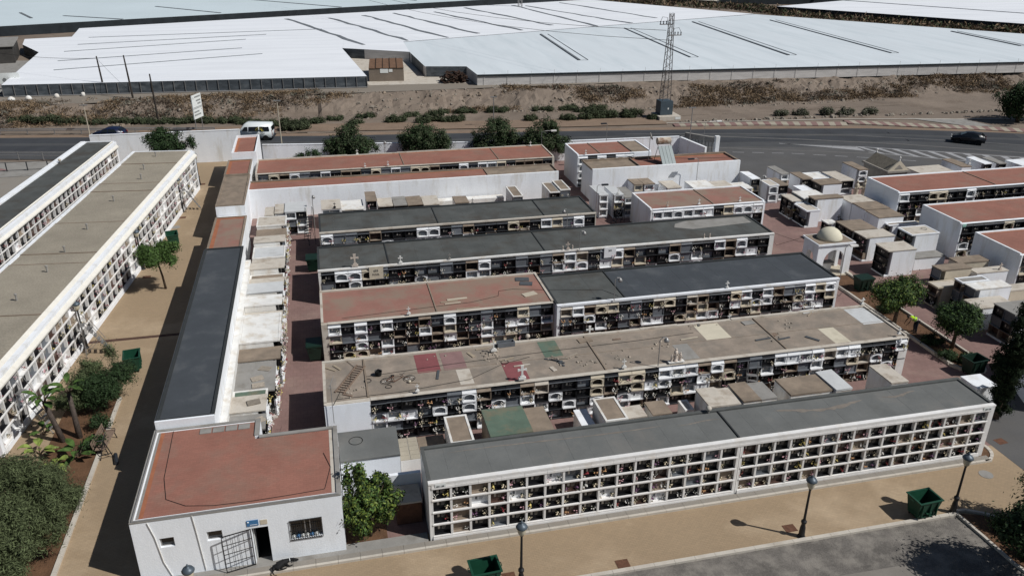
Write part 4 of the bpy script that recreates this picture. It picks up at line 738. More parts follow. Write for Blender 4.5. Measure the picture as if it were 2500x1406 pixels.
# front wall with real openings: rectangles (x0,x1,z0,z1)
ops = [(1.05, 1.65, 1.75, 2.25), (3.0, 3.65, 1.75, 2.25), (4.88, 5.6, 0.0, 2.1), (6.5, 7.95, 1.15, 2.2)]
def holed_wall(W_, H_, ops, th):
    xs_ = sorted({0, W_} | {o[0] for o in ops} | {o[1] for o in ops}); zs_ = sorted({0, H_} | {o[2] for o in ops} | {o[3] for o in ops}); mb = MB()
    for a, b in zip(xs_, xs_[1:]):
        for c_, d in zip(zs_, zs_[1:]):
            if any(o[0] <= a and b <= o[1] and o[2] <= c_ and d <= o[3] for o in ops): continue
            mb.quad((a, 0, c_), (b, 0, c_), (b, 0, d), (a, 0, d)); mb.quad((b, th, c_), (a, th, c_), (a, th, d), (b, th, d))
    for (a, b, c_, d) in ops:
        mb.quad((a, 0, c_), (a, 0, d), (a, th, d), (a, th, c_)); mb.quad((b, 0, c_), (b, th, c_), (b, th, d), (b, 0, d)); mb.quad((a, 0, d), (b, 0, d), (b, th, d), (a, th, d)); mb.quad((a, 0, c_), (a, th, c_), (b, th, c_), (b, 0, c_))
    mb.quad((0, 0, H_), (W_, 0, H_), (W_, th, H_), (0, th, H_)); return mb
holed_wall(OW, OH - .06, ops, .25).build('front_wall', RENDER, OF)
mb = MB(); mb.box(0, .2, .251, OD, 0, OH - .06); mb.box(OW - .2, OW, .251, 5.55, 0, OH - .06); mb.box(.2, 5.1, OD - .2, OD, 0, OH - .06); mb.box(4.9, 5.1, 5.56, OD - .2, 0, OH - .06); mb.box(5.1, OW - .2, 5.36, 5.55, 0, OH - .06); mb.build('wall', WHITE, OF)
MB().prism([(.2, .252), (OW - .2, .252), (OW - .2, 5.36), (5.0, 5.36), (4.9, OD - .2), (.2, OD - .2)], .02, .05).build('floor', ROOM, OF)
MB().prism([(.2, .252), (OW - .2, .252), (OW - .2, 5.36), (4.9, 5.36), (4.9, OD - .2), (.2, OD - .2)], OH - .2, OH - .08).build('roof_deck', TERRA, OF)
MB().box(.2, .32, .3, OD - .22, OH - .079, OH - .072).build('roof_edge_paint', CONC_GREY, OF); MB().box(.321, .5, .3, OD - .22, OH - .079, OH - .073).build('roof_edge_paint', TERRA_EDGE, OF)
MB().box(OW - .4, OW - .2, .3, 5.35, OH - .079, OH - .072).build('roof_edge_paint', CONC_PALE, OF)
cpm = MB(); cpm.box(0, OW, -.02, .14, OH - .059, OH); cpm.box(-.02, .13, .141, OD, OH - .059, OH - .002); cpm.box(OW - .2, OW + .02, .141, 5.56, OH - .059, OH - .002); cpm.box(.131, 5.12, OD - .15, OD + .01, OH - .059, OH - .001); cpm.box(4.88, 5.12, 5.6, OD - .151, OH - .059, OH - .003); cpm.box(5.121, OW - .221, 5.34, 5.57, OH - .059, OH - .002); cpm.build('coping', CONC_GREY, OF)
for k in range(4): MB().box(2.2 + k * .62, 2.75 + k * .62, 6.35, 6.8, OH - .079, OH - .04).build('roof_paver', CONC_GREY, OF)
for i, o in enumerate(ops[:2]):
    f = MB().box(o[0] + .01, o[1] - .01, .16, .19, o[2] + .01, o[3] - .01).build('window', GLASS, OF); MB().box(o[0], o[0] + .05, .12, .159, o[2], o[3]).box(o[1] - .05, o[1], .12, .159, o[2], o[3]).box(o[0] + .05, o[1] - .05, .12, .159, o[2], o[2] + .04).build('frame', GALV, f)
o = ops[3]; f = MB().box(o[0] + .02, o[1] - .02, .18, .2, o[2] + .02, o[3] - .02).build('window', GLASS, OF)
MB().box(o[0], o[0] + .05, .12, .179, o[2], o[3]).box(7.15, 7.2, .12, .179, o[2], o[3]).box(7.38, 7.42, .12, .179, o[2], o[3]).box(o[1] - .05, o[1], .12, .179, o[2], o[3]).build('frame', GALV, f)
for k in range(15): MB().box(o[0] + .02 + k * .1, o[0] + .04 + k * .1, -.05, -.03, o[2] + (-.02), o[3] if k % 5 == 0 else o[2] + .5).build('bar', IRON, f)
MB().box(o[0], o[1], -.055, -.025, o[2] + .5, o[2] + .52).box(o[0], o[1], -.055, -.025, o[2] - .03, o[2] - .01).box(o[0], o[1], -.055, -.025, o[3] - .02, o[3]).build('bar_frame', IRON, f)
for k in range(6): MB().lathe([(.02, 0), (.09, .03), (.1, .1), (.03, .16)], 8).build('object_on_sill', [SIGNW, BLUE, SIGNW][k % 3], f, loc=(6.65 + k * .2, .09, 1.16))
dr = MB().box(0, .04, -.0, .62, .03, 2.06).build('door', DOORIN, OF, loc=(4.9, .26, 0)); MB().box(.041, .055, .1, .2, .9, 1.1).build('handle', GALV, dr)
for k in range(3): MB().box(.041, .06, .12 + k * .17, .14 + k * .17, .2, 1.9).build('rib', GREYG, dr)
gt = empty('iron_gate', (-9.5 + 4.86, 30.65 - .06, .1), 0, 'black barred iron gate folded open against the office wall', 'gate')
MB().box(-1.28, 0, -.03, .01, .0, .04).box(-1.28, 0, -.03, .01, 2.0, 2.04).box(-1.28, -1.24, -.03, .01, .041, 1.999).box(-.04, 0, -.03, .01, .041, 1.999).build('gate_frame', IRON, gt)
for z in (.5, 1.0, 1.5): MB().box(-1.239, -.041, -.02, .0, z, z + .03).build('crossbar', IRON, gt)
for k in range(1, 7): MB().tube([(-1.26 + k * .18, -.028, .04), (-1.26 + k * .18, -.028, 2.0)], .008, 5).build('bar', IRON, gt)
gt.rotation_euler.z = .22
s = MB().box(4.72, 5.22, -.03, -.005, 2.25, 2.55).build('wall_sign', BLUE, OF); 
mb = MB()
for k in range(9): mb.box(4.86 + k * .035, 4.885 + k * .035, -.038, -.031, 2.30, 2.33)
mb.lathe([(.035, 0), (.035, .001)], 8, c=(4.79, -.036, 2.48)); mb.box(4.76, 4.82, -.038, -.031, 2.45, 2.51); mb.build('sign_print', INKW, s)
MB().box(5.3, 5.6, -.02, -.004, 2.25, 2.5).build('wall_plaque', CREAMM, OF)
MB().tube([(.72, -.03, 3.2), (.9, -.03, 2.4), (1.05, -.03, 1.0), (1.3, -.03, .1)], .02, 5).build('cable', WHITE_OLD, OF); MB().tube([(2.55, -.03, 3.25), (2.62, -.03, 2.2), (2.7, -.03, .6), (2.72, -.03, .2)], .02, 5).build('cable', WHITE_OLD, OF)
MB().tube([(0.1, 0.05, 3.33), (0.1, OD, 3.33)], .025, 5).tube([(.1, 0.02, 3.33), (OW - .1, 0.02, 3.33)], .025, 5).build('cable', GALV, OF)
cpts = [(.9, 6.9, 3.245), (.95, 5, 3.245), (1.0, 3, 3.245), (1.3, 1.4, 3.245), (2.2, .75, 3.245), (3.4, .5, 3.245), (5.0, .45, 3.245), (6.6, .5, 3.245), (8.2, .6, 3.245), (8.5, 2.2, 3.245), (8.2, 3.4, 3.245)]
tag(MB().tube([(-9.5 + p[0], 30.65 + p[1], p[2]) for p in cpts], .013, 4).build('cable', CABLE), 'thin black cable looping over the red office roof', 'cable')

# ------------------------------------------------------------------ greenhouses
def gp_(P, k=1.0): return [(x * k, y * k) for x, y in P]
def greenhouse(label, poly, ztop, m, wallm, ridge=True, zb=1.9, posts=None, name='greenhouse'):
    e = empty(name, (0, 0, 0), 0, label, 'greenhouse', 'greenhouses beyond the road')
    i = 0; mb = MB(); n = len(poly); area = sum(poly[k][0] * poly[(k + 1) % n][1] - poly[(k + 1) % n][0] * poly[k][1] for k in range(n))
    if area < 0: poly = poly[::-1]
    mb.v = [(p[0], p[1], ztop) for p in poly]; mb.f = [tuple(range(n))]; mb.m = [0]; o = mb.build('roof_sheet', m, e)
    mb = MB()
    for k in range(n):
        a, b = poly[k], poly[(k + 1) % n]; mb.quad((a[0], a[1], zb), (b[0], b[1], zb), (b[0], b[1], ztop - .02), (a[0], a[1], ztop - .02))
    mb.build('side_sheeting', wallm, e); return e
def strip_box(e, a, b, wd, z0, z1, m, name='roof_vent', wob=0, seed=0):
    R = random.Random(seed); a = Vector((*a, 0)); b = Vector((*b, 0)); n = 10 if wob else 1; P = [a + (b - a) * k / n for k in range(n + 1)]; nn = (b - a).normalized().cross(Vector((0, 0, 1)))
    mb = MB(); Lf = []; Rt = []
    for k, p in enumerate(P):
        w2 = wd / 2 * (1 + (R.uniform(-.4, .5) if wob else 0)); off = nn * R.uniform(-wob, wob); Lf.append(p + off + nn * w2); Rt.append(p + off - nn * w2)
    for k in range(n):
        for z in (z1,): mb.quad((Lf[k].x, Lf[k].y, z), (Lf[k + 1].x, Lf[k + 1].y, z), (Rt[k + 1].x, Rt[k + 1].y, z), (Rt[k].x, Rt[k].y, z))
        mb.quad((Rt[k].x, Rt[k].y, z0), (Rt[k + 1].x, Rt[k + 1].y, z0), (Rt[k + 1].x, Rt[k + 1].y, z1), (Rt[k].x, Rt[k].y, z1)); mb.quad((Lf[k].x, Lf[k].y, z0), (Lf[k].x, Lf[k].y, z1), (Lf[k + 1].x, Lf[k + 1].y, z1), (Lf[k + 1].x, Lf[k + 1].y, z0))
    o = mb.build(name, m, e)
    return o
ZT = 3.8
G1 = [(-45.1, 135.5), (7.65, 132.4), (5.15, 162.8), (17.1, 156), (17.4, 169.2), (68.4, 187.6), (102, 199.5), (112, 203), (82, 248), (-6, 218.5), (-49.5, 203), (-47.8, 189), (-56, 187), (-54.2, 179), (-48.5, 168)]
g1 = greenhouse('large whitewashed greenhouse filling the left and centre beyond the embankment', G1, ZT, GH_WHITE, GH_WALL)
for i, (a, b) in enumerate((((-41, 147.5), (-9.2, 158.6)), ((-42.7, 157), (-13.2, 166.5)), ((-44.3, 157 + 11), (-13.2, 178.4)), ((-44, 169 + 8), (-9.5, 185.2)), ((-44.2, 187), (2, 192)))):
    strip_box(g1, a, b, .33, ZT, ZT + .06, GH_GAP, 'roof_gutter')
for i, (a, b) in enumerate((((-5.7, 213), (9.6, 166.4)), ((4.4, 213), (18.4, 170.6)), ((13, 217), (26.7, 173.4)), ((20.6, 221), (34.1, 178.5)), ((31, 222), (44.9, 182)), ((41, 231), (53.5, 189.5)), ((55.3, 235), (63.4, 186)), ((58.2, 233), (73, 190)), ((70.5, 240), (83, 199)))):
    strip_box(g1, a, b, .75, ZT, ZT + .07, GH_GAP, 'roof_gutter', .35, i)
for k in range(34):
    t = k / 33; x = -45.1 + 52.75 * t; y = 135.5 - 3.1 * t; MB().box(x - .035, x + .035, y - .12, y - .05, 1.9, ZT).build('post', GALV, g1)
mb = MB().box(-45.1, 7.6, 0, .3, 1.95, 2.02); o = MB(); a = (-45.1, 135.2); b = (7.7, 132.1)
o.quad((a[0], a[1], 2.12), (b[0], b[1], 2.12), (b[0], b[1] + .25, 2.2), (a[0], a[1] + .25, 2.2)); o.build('base_flashing', GALV, g1)
G3 = [(24.9, 130.6), (24.6, 138.6), (17.8, 140.0), (17.12, 155.9), (17.42, 169.1), (68.5, 187.5), (102.1, 199.3), (112.2, 202.8), (152, 156.5), (186, 120.6), (122.5, 124.4)]
g3 = greenhouse('wide greyish plastic greenhouse on the right beyond the embankment', G3, ZT - .05, GH_GREY, GH_WALLW)
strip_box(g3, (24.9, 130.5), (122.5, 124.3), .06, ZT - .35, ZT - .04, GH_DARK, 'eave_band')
strip_box(g3, (17.2, 154), (17.82, 140.2), .05, 1.95, ZT - .06, GH_WALL, 'side_band'); strip_box(g3, (18.0, 139.9), (24.5, 138.5), .05, 1.95, ZT - .06, GH_WALL, 'side_band')
for i, (a, b) in enumerate((((48, 175), (45.9, 140.9)), ((69.2, 181.5), (66.5, 140.2)), ((89.6, 190), (85.4, 139)), ((110, 190), (105.8, 137.6)), ((139.5, 163), (137.5, 141)))):
    strip_box(g3, a, b, 1.5, ZT - .05, ZT + .0, GH_GREY, 'roof_vent'); strip_box(g3, (a[0] - .8, a[1]), (b[0] - .8, b[1]), .2 if i in (1, 3) else .4, ZT - .048, ZT + .10, GH_GAP, 'vent_flap'); strip_box(g3, (a[0] + .75, a[1]), (b[0] + .75, b[1]), .14, ZT - .048, ZT + .06, GH_GAP, 'vent_flap')
for k in range(26): x = 26 + k * 3.8; y = 130.6 - (x - 24.9) * .0635; MB().box(x - .02, x + .02, y - .1, y - .07, 1.9, 4.15 + .2 * (k % 2)).build('post', GH_WALLW, g3)
# middle front panel, hut and yard
sheet('concrete_yard', [(8, 134), (22, 133), (24.5, 133), (24.5, 138), (17.6, 139.6), (17, 156), (6, 162)], 2.075, CONC_PALE)
gm = greenhouse('recessed pale fronted greenhouse bay behind the brick hut', [(5.2, 162.9), (17.0, 155.8), (17.3, 168.8), (6, 172)], ZT + .02, GH_WHITE, GH_WALLW)
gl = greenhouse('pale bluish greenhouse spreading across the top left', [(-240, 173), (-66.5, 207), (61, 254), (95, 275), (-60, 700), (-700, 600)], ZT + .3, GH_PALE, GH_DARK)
for i, (a, b) in enumerate((((-58, 226), (-43, 206 + 10)), ((-40, 245), (-22, 226)), ((-18, 262), (8, 235)), ((18, 268), (30, 250)), ((-70, 235), (-64, 222)))): strip_box(gl, a, b, .6, ZT + .3, ZT + .4, GH_GAP, 'roof_gutter')
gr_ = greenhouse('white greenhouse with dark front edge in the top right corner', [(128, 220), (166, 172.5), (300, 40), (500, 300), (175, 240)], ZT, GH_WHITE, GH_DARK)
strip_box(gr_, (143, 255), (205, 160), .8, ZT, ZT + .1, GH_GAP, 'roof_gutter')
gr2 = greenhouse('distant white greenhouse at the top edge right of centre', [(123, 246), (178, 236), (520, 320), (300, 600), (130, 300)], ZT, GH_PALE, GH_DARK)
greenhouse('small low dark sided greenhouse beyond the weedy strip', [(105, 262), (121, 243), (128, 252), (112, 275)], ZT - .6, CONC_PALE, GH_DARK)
sheet('weedy_strip', [(80, 268), (120.5, 239), (126.5, 219), (165, 169), (206, 122), (188, 121), (152.5, 157), (112.5, 203.3), (82.5, 248.5)], 2.0, DIRT)
HU = empty('brick_hut', (8.3, 137.2, 1.95), math.radians(-5), 'flat brown block hut with rusty sheet roof and white signs in the yard', 'hut')
MB().box(0, 5.6, 0, 9.5, 0, 2.2).build('wall', mat('hut_render', (.27, .22, .175), var=.12, scale=.8), HU)
for k in range(5): MB().box(.0 + k * 1.13, 1.1 + k * 1.13, -.1, 9.6, 2.21 + .03 * (k % 2), 2.27 + .03 * (k % 2)).build('roof_sheet', HUTROOF, HU)
for k in range(1, 5): MB().box(k * 1.13 - .05, k * 1.13 + .03, -.1, 9.6, 2.31, 2.4).build('roof_batten', mat('dark_batten', (.07, .045, .03)), HU)
MB().box(1.8, 3.1, -.04, -.005, 1.45, 2.15).build('sign_board', SIGNW, HU); MB().box(3.2, 3.8, -.04, -.005, 1.6, 2.05).build('sign_board', SIGNW, HU)
lh = empty('old_shed', (-62, 166, 1.95), math.radians(12), 'dark old shed with flat pale roof at the far left edge', 'shed'); MB().box(0, 9.5, 0, 12, 0, 3.0).build('wall', mat('shed_wall', (.07, .065, .06), var=.3, scale=.6), lh); MB().box(-.3, 9.8, -.3, 12.3, 3.01, 3.2).build('roof', CONC_GREY, lh)
sheet('yard', [(-80, 139), (-45.5, 139), (-50, 170), (-60, 172), (-80, 170)], 2.07, CONC_GREY)
sn_ = empty('road_sign', (-45.6, 141.5, 1.95), 0, 'white sign board with three round symbols cut by the left edge', 'sign')
MB().box(-1.6, 1.3, -.05, .05, 1.0, 2.6).build('board', SIGNW, sn_)
for k in range(3): MB().lathe([(.28, 0), (.28, .02)], 14).build('symbol', INKG, sn_, loc=(-.85 + .75 * k, -.06, 1.6)).rotation_euler.x = PI / 2
MB().box(-1.1, -1.0, 0, .08, 0, 1.0).build('post', GALV, sn_); MB().box(.9, 1.0, 0, .08, 0, 1.0).build('post', GALV, sn_)
# pallet heap
ph = empty('crate_heap', (21.8, 134.2, 2.0), 0, 'rounded heap of dark brown crates beside the grey greenhouse', 'crate heap'); mb = MB(); R = random.Random(5)
for k in range(330):
    a = R.uniform(0, PI); rr = R.uniform(0, 1) ** .5; x = 2.3 * rr * math.cos(a) * R.choice((1,)); z = 1.75 * rr * math.sin(a); y = R.uniform(-1.2, 1.2)
    s_ = .16; mb.box(x - s_, x + s_, y - s_, y + s_, z, z + .14)
o = mb.build('crates', mat('crate_brown', (.07, .04, .028), island=.6), ph); o['kind'] = 'stuff'

# ------------------------------------------------------------------ vegetation
def leaves_mesh(name, P, N, size, aspect, m, rs, jitter=.5):
    n = len(P); N = N + rs.normal(0, jitter, (n, 3)); N /= np.linalg.norm(N, axis=1)[:, None] + 1e-9
    T = np.cross(N, rs.normal(0, 1, (n, 3))); T /= np.linalg.norm(T, axis=1)[:, None] + 1e-9; B = np.cross(N, T)
    s = size * rs.uniform(.6, 1.4, (n, 1)); a = T * s * aspect; b = B * s
    V = np.stack([P - a * .5, P + b * .35, P + a * .5, P - b * .35], 1).reshape(-1, 3)
    me = bpy.data.meshes.new(name); me.vertices.add(4 * n); me.vertices.foreach_set('co', V.astype(np.float32).ravel())
    me.loops.add(4 * n); me.loops.foreach_set('vertex_index', np.arange(4 * n, dtype=np.int32)); me.polygons.add(n); me.polygons.foreach_set('loop_start', np.arange(0, 4 * n, 4, dtype=np.int32)); me.polygons.foreach_set('loop_total', np.full(n, 4, dtype=np.int32))
    for x in (m if isinstance(m, list) else [m]): me.materials.append(x)
    if isinstance(m, list): me.polygons.foreach_set('material_index', rs.integers(0, len(m), n).astype(np.int32))
    me.update(calc_edges=True); return me
def crown_pts(rs, blobs, total, clump, edge=.75):
    P = []; N = []; w_ = np.array([b[3] * b[4] * b[5] for b in blobs]) ** .67; w_ /= w_.sum()
    for (cx_, cy_, cz_, rx, ry, rz_), ww in zip([tuple(b) for b in blobs], w_):
        nc = max(6, int(total * ww / 110)); ns = max(5, min(14, int(nc / 4))); dd = rs.normal(0, 1, (ns, 3)); dd /= np.linalg.norm(dd, axis=1)[:, None]; sub = dd * rs.uniform(.5, .8, (ns, 1))
        pick = rs.integers(0, ns, nc); d = rs.normal(0, 1, (nc, 3)); d /= np.linalg.norm(d, axis=1)[:, None]; loc = sub[pick] + d * rs.uniform(.25, .48, (nc, 1)) * rs.uniform(.8, 1.2, (ns, 1))[pick]
        cc = np.array([cx_, cy_, cz_]) + loc * np.array([rx, ry, rz_]) * 1.02; d = d * .7 + dd[pick] * .5
        off = rs.normal(0, 1, (nc * 110, 3)); q = np.repeat(cc, 110, 0) + off * np.repeat(clump * rs.uniform(.6, 1.3, (nc, 1)), 110, 0); P.append(q); N.append(np.repeat(d, 110, 0) * .5 + off * .6 + np.array([0, 0, .35]))
        ni = nc * 18; d2 = rs.normal(0, 1, (ni, 3)); d2 /= np.linalg.norm(d2, axis=1)[:, None]; q2 = np.array([cx_, cy_, cz_]) + d2 * rs.uniform(.2, .8, (ni, 1)) * np.array([rx, ry, rz_]); P.append(q2); N.append(d2)
    return np.concatenate(P), np.concatenate(N)
def tree(label, loc, blobs, total, leaf, aspect, m, trunk_r, clump=.2, seed=0, trunk_to=None, cat='tree', group=None, name='tree', bark=None, limbs=5, lean=(0, 0)):
    e = empty(name, loc, 0, label, cat, group); rs = np.random.default_rng(seed); P, N = crown_pts(rs, blobs, total, clump); P[:, 2] = np.maximum(P[:, 2], .03)
    link('crown', leaves_mesh('crown', P, N, leaf, aspect, m, rs), e)
    zt = trunk_to or min(b[2] for b in blobs); c = blobs[0]; mb = MB(); R = random.Random(seed)
    mid = (lean[0], lean[1], zt)
    mb.tube([(0, 0, -.02), (lean[0] * .4 + .03, lean[1] * .4, zt * .45), mid], [trunk_r, trunk_r * .8, trunk_r * .6], 8)
    for k in range(limbs):
        b = blobs[k % len(blobs)]; a = R.uniform(0, 2 * PI); mb.tube([mid, ((mid[0] + b[0]) / 2 + .1 * math.cos(a), (mid[1] + b[1]) / 2 + .1 * math.sin(a), (zt + b[2]) / 2 + .1), (b[0] + b[3] * .6 * math.cos(a), b[1] + b[4] * .6 * math.sin(a), b[2] + b[5] * .35)], [trunk_r * .5, trunk_r * .35, trunk_r * .12], 6)
    mb.build('trunk', bark or BARK, e, smooth=True); return e
# bottom-left big feathery trees
tree('large feathery olive-green tree filling the lower left corner', (-14.9, 34.9, 0), [(0, 0, 2.9, 1.9, 1.8, 1.5), (1.1, -.6, 2.3, 1.25, 1.2, 1.1), (.9, -2.0, 2.2, 1.2, 1.1, 1.1), (-.3, -2.3, 2.3, 1.4, 1.2, 1.1), (-.6, 1.2, 2.3, 1.3, 1.0, 1.0), (.9, .9, 2.4, 1.0, .9, .9), (-.5, -1.1, 1.9, 1.4, 1.0, 1.0), (1.3, .3, 2.2, 1.0, 1.0, .9), (-.2, .3, 3.5, 1.0, 1.0, .6)], 60000, .042, 4.5, LEAF_OLIVE, .16, .17, 1)
tree('dark feathery tree cut by the bottom left corner, beside the large one', (-16.0, 32.6, 0), [(0, 0, 2.1, 1.7, 1.6, 1.4), (1.3, -.9, 1.8, 1.1, 1.0, 1.0), (.9, -.4, 1.6, 1.0, .9, .9), (-.9, .9, 2.2, 1.2, 1.1, 1.0)], 26000, .055, 3.2, LEAF_OLIVE, .14, .20, 2)
tree('dark bushy tree in the planter by the green bin, left path', (-14.15, 46.2, 0), [(0, -.4, 1.35, 1.15, 1.1, 1.0), (.85, .9, 1.7, 1.0, .9, .75), (-.5, .6, 1.5, .9, .9, .7)], 22000, .06, 2.4, LEAF_DARK, .12, .18, 3)
tree('looser pale feathery bush left of the dark bushy tree', (-15.4, 46.6, 0), [(0, 0, 1.5, .95, .95, .8), (.6, .9, 2.2, .55, .5, .55), (-.1, -.9, .9, 1.0, .7, .6), (1.4, 2.1, 2.4, .3, .3, .5)], 13000, .055, 2.8, LEAF_OLIVE, .08, .17, 4)
tree('small leaning tree with bright green crown on the ochre path', (-13.06, 63.5, 0), [(-.35, 0, 3.0, 1.35, 1.25, .75), (.55, .3, 3.3, .75, .8, .6), (-.6, -.5, 3.35, .8, .7, .55), (.9, -.7, 2.6, .6, .5, .35)], 15000, .09, 2.0, LEAF_MID, .10, .17, 5, trunk_to=2.3, lean=(-.25, 0))
tree('bushy green orange tree between the office and the front block', (.55, 31.45, 0), [(0, 0, 1.7, 1.3, 1.0, 1.15), (-.7, -.3, 1.5, .85, .7, 1.0), (.95, .1, 1.7, .85, .8, .9), (-.25, .3, 3.0, .28, .28, .9), (.95, .4, 2.8, .2, .2, .8), (-.8, .3, 3.2, .16, .16, .9), (-.3, .2, 3.7, .13, .13, .6), (.5, .3, 3.0, .2, .2, .6), (.2, .2, 2.5, .6, .6, .6)], 20000, .10, 1.6, [LEAF_BRIGHT, LEAF_MID, LEAF_MID, LEAF_BRIGHT, LEAF_DARK], .11, .12, 6)
tree('round green tree at the east planter, beside the dark green bin', (39.35, 45.6, 0), [(0, .3, 2.5, 1.45, 1.4, 1.0), (.7, .1, 2.8, 1.0, 1.0, .8), (-1.2, .2, 2.2, .9, .9, .7)], 18000, .085, 2.0, [LEAF_MID, LEAF_MID, LEAF_BRIGHT, LEAF_DARK], .16, .2, 7)
tree('shaded round tree in the middle of the east planter', (40.8, 41.4, 0), [(0, 0, 2.4, 1.3, 1.3, 1.0), (.7, -.1, 2.2, .9, .9, .9), (-.5, .4, 2.2, .9, .8, .8)], 17000, .085, 2.0, [LEAF_MID, LEAF_DARK, LEAF_DARK], .14, .2, 8)
tree('tall dark cypress at the right end of the front block', (37.4, 33.5, 0), [(0, 0, 1.5, .7, .7, 1.4), (0, 0, 3.3, .85, .85, 1.9), (.05, 0, 5.1, .75, .75, 1.7), (.1, 0, 6.4, .42, .42, 1.2), (.65, -.3, 4.6, .4, .4, 1.2)], 26000, .09, 1.6, LEAF_CYP, .2, .12, 9)
tree('dark tree showing above the gravel-roofed block against the white wall', (-17.0, 95.6, 0), [(0, 0, 3.9, 2.0, 1.5, 1.2), (.9, 0, 3.5, 1.3, 1.2, 1.1), (2.7, 0, 3.8, .6, .4, .35), (-.5, .2, 4.6, 1.0, .9, .8)], 13000, .12, 1.8, LEAF_DARK, .18, .22, 10)
for i, (x, y, s_) in enumerate(((3.1, 94.6, 1.0), (11.4, 94.4, 1.1), (20.0, 93.6, 1.05), (25.9, 92.4, .85))):
    tree(f'dense roadside tree behind the rearmost block, {["leftmost", "second from left", "third from left", "rightmost"][i]} of four', (x, y, 0), [(0, 0, 2.8, 2.6 * s_, 1.8, 1.9 * s_), (1.5 * s_, 0, 2.3, 1.7, 1.4, 1.5), (-1.6 * s_, .3, 2.4, 1.7, 1.4, 1.5), (.2, .3, 4.1, 1.5, 1.2, .9)], 16000, .13, 1.9, [LEAF_DARK, LEAF_ROAD], .2, .25, 20 + i, group='trees between the rearmost block and road wall')
tree('small sparse shrub left of the four roadside trees', (-1.7, 93.6, 0), [(0, 0, 1.6, 1.3, 1.0, .9), (.8, 0, 1.4, .7, .6, .6)], 3500, .12, 1.8, LEAF_DARK, .08, .22, 25, cat='shrub', name='shrub')
tree('large dark tree cut by the right edge above the road', (98.6, 98.8, 0), [(0, 0, 3.4, 3.4, 3.0, 2.2), (-1.6, -.5, 2.7, 2.0, 2.0, 1.5), (2, 0, 3.8, 3, 3, 2)], 15000, .2, 1.6, LEAF_DARK, .3, .35, 26)
tree('broad-leaved tree at the lower right edge over the shrub bed', (31.9, 24.3, 0), [(.9, 0, 3.0, 1.2, 1.4, 1.1), (.2, .5, 2.9, .6, .7, .6), (1.2, -1.2, 2.8, 1.2, 1.2, 1.0), (-.3, 1.0, 2.6, .35, .35, .35)], 12000, .12, 1.2, [LEAF_DARK, LEAF_MID], .14, .2, 27)
tree('leafy tree just outside the lower right corner shading the lot', (29.6, 21.4, 0), [(0, 0, 3.2, 2.1, 2.0, 1.4), (-1.3, 1.0, 3.0, 1.2, 1.1, .9)], 15000, .14, 1.3, LEAF_DARK, .15, .25, 28)
def shrub(label, x, y, z, blobs, total, leaf, m, seed, group=None, aspect=1.8, clump=.15): 
    rs = np.random.default_rng(seed); P, N = crown_pts(rs, blobs, total, clump, .4); P[:, 2] = np.maximum(P[:, 2], .02)
    e = empty('shrub', (x, y, z), 0, label, 'shrub', group); link('foliage', leaves_mesh('foliage', P, N, leaf, aspect, m, rs), e); mb = MB()
    for b in blobs: mb.tube([(0, 0, 0), (b[0] * .5, b[1] * .5, b[2] * .5), (b[0], b[1], b[2])], [.03, .02, .01], 5)
    mb.build('stems', BARK, e); return e
for i, (x, y, lb) in enumerate(((30.2, 24.9, 'nearest the lamp'), (30.9, 25.0, 'by the kerb curve'), (31.3, 23.6, 'in the middle of the bed'), (30.1, 23.2, 'low in the bed'), (32.3, 23.6, 'at the right edge of the bed'))):
    shrub(f'small leafy plant in the lower right soil bed, {lb}', x, y, 0, [(0, 0, .4, .4, .4, .3), (.2, .1, .65, .2, .2, .15)], 900, .09, [LEAF_MID, LEAF_DARK], 40 + i, 'plants in the lower right bed')
for i, (x, y, s_) in enumerate(((39.9, 43.2 - 1.0, .7), (39.7, 40.3, .7), (40.3, 39.4, .6), (39.9, 47.6, .8))): shrub(f'low dark hedge plant in the east planter, {nth(i + 1)} from the path end', x, y, 0, [(0, 0, .35, s_, s_ * .9, .3)], 1800, .08, LEAF_DARK, 50 + i, 'hedge plants of the east planter')
for i, (x, y, s_, lb) in enumerate(((-13.75, 41.6, .6, 'beside the palm trunks'), (-13.9, 43.9, .5, 'at the back of the left planter'))): shrub(f'small dark green shrub {lb}', x, y, 0, [(0, 0, .45, s_, s_, .45)], 1500, .07, LEAF_DARK, 60 + i)
# big-leaved strelitzia
def leafblade(mb, base, d, up_, L_, W_, stem, droop=.3):
    d = Vector(d).normalized(); side = d.cross(Vector((0, 0, 1))).normalized(); p0 = Vector(base); p1 = p0 + d * stem * .7 + Vector((0, 0, up_ * stem)); mb.tube([tuple(p0), tuple((p0 + p1) / 2 + Vector((0, 0, .05))), tuple(p1)], [.035, .025, .018], 5, 1)
    prev = None; n = 6
    for k in range(n + 1):
        t = k / n; c = p1 + d * L_ * t * .85 + Vector((0, 0, up_ * L_ * t * .6 - droop * t * t * L_)); w2 = W_ * math.sin(PI * min(.98, t * .92 + .08)) / 2
        a, b = c - side * w2 + Vector((0, 0, .06)), c + side * w2 + Vector((0, 0, .06)); cc = c
        if prev: mb.quad(tuple(prev[0]), tuple(prev[1]), tuple(cc), tuple(a), 0); mb.quad(tuple(prev[1]), tuple(prev[2]), tuple(b), tuple(cc), 0)
        prev = (a, cc, b)
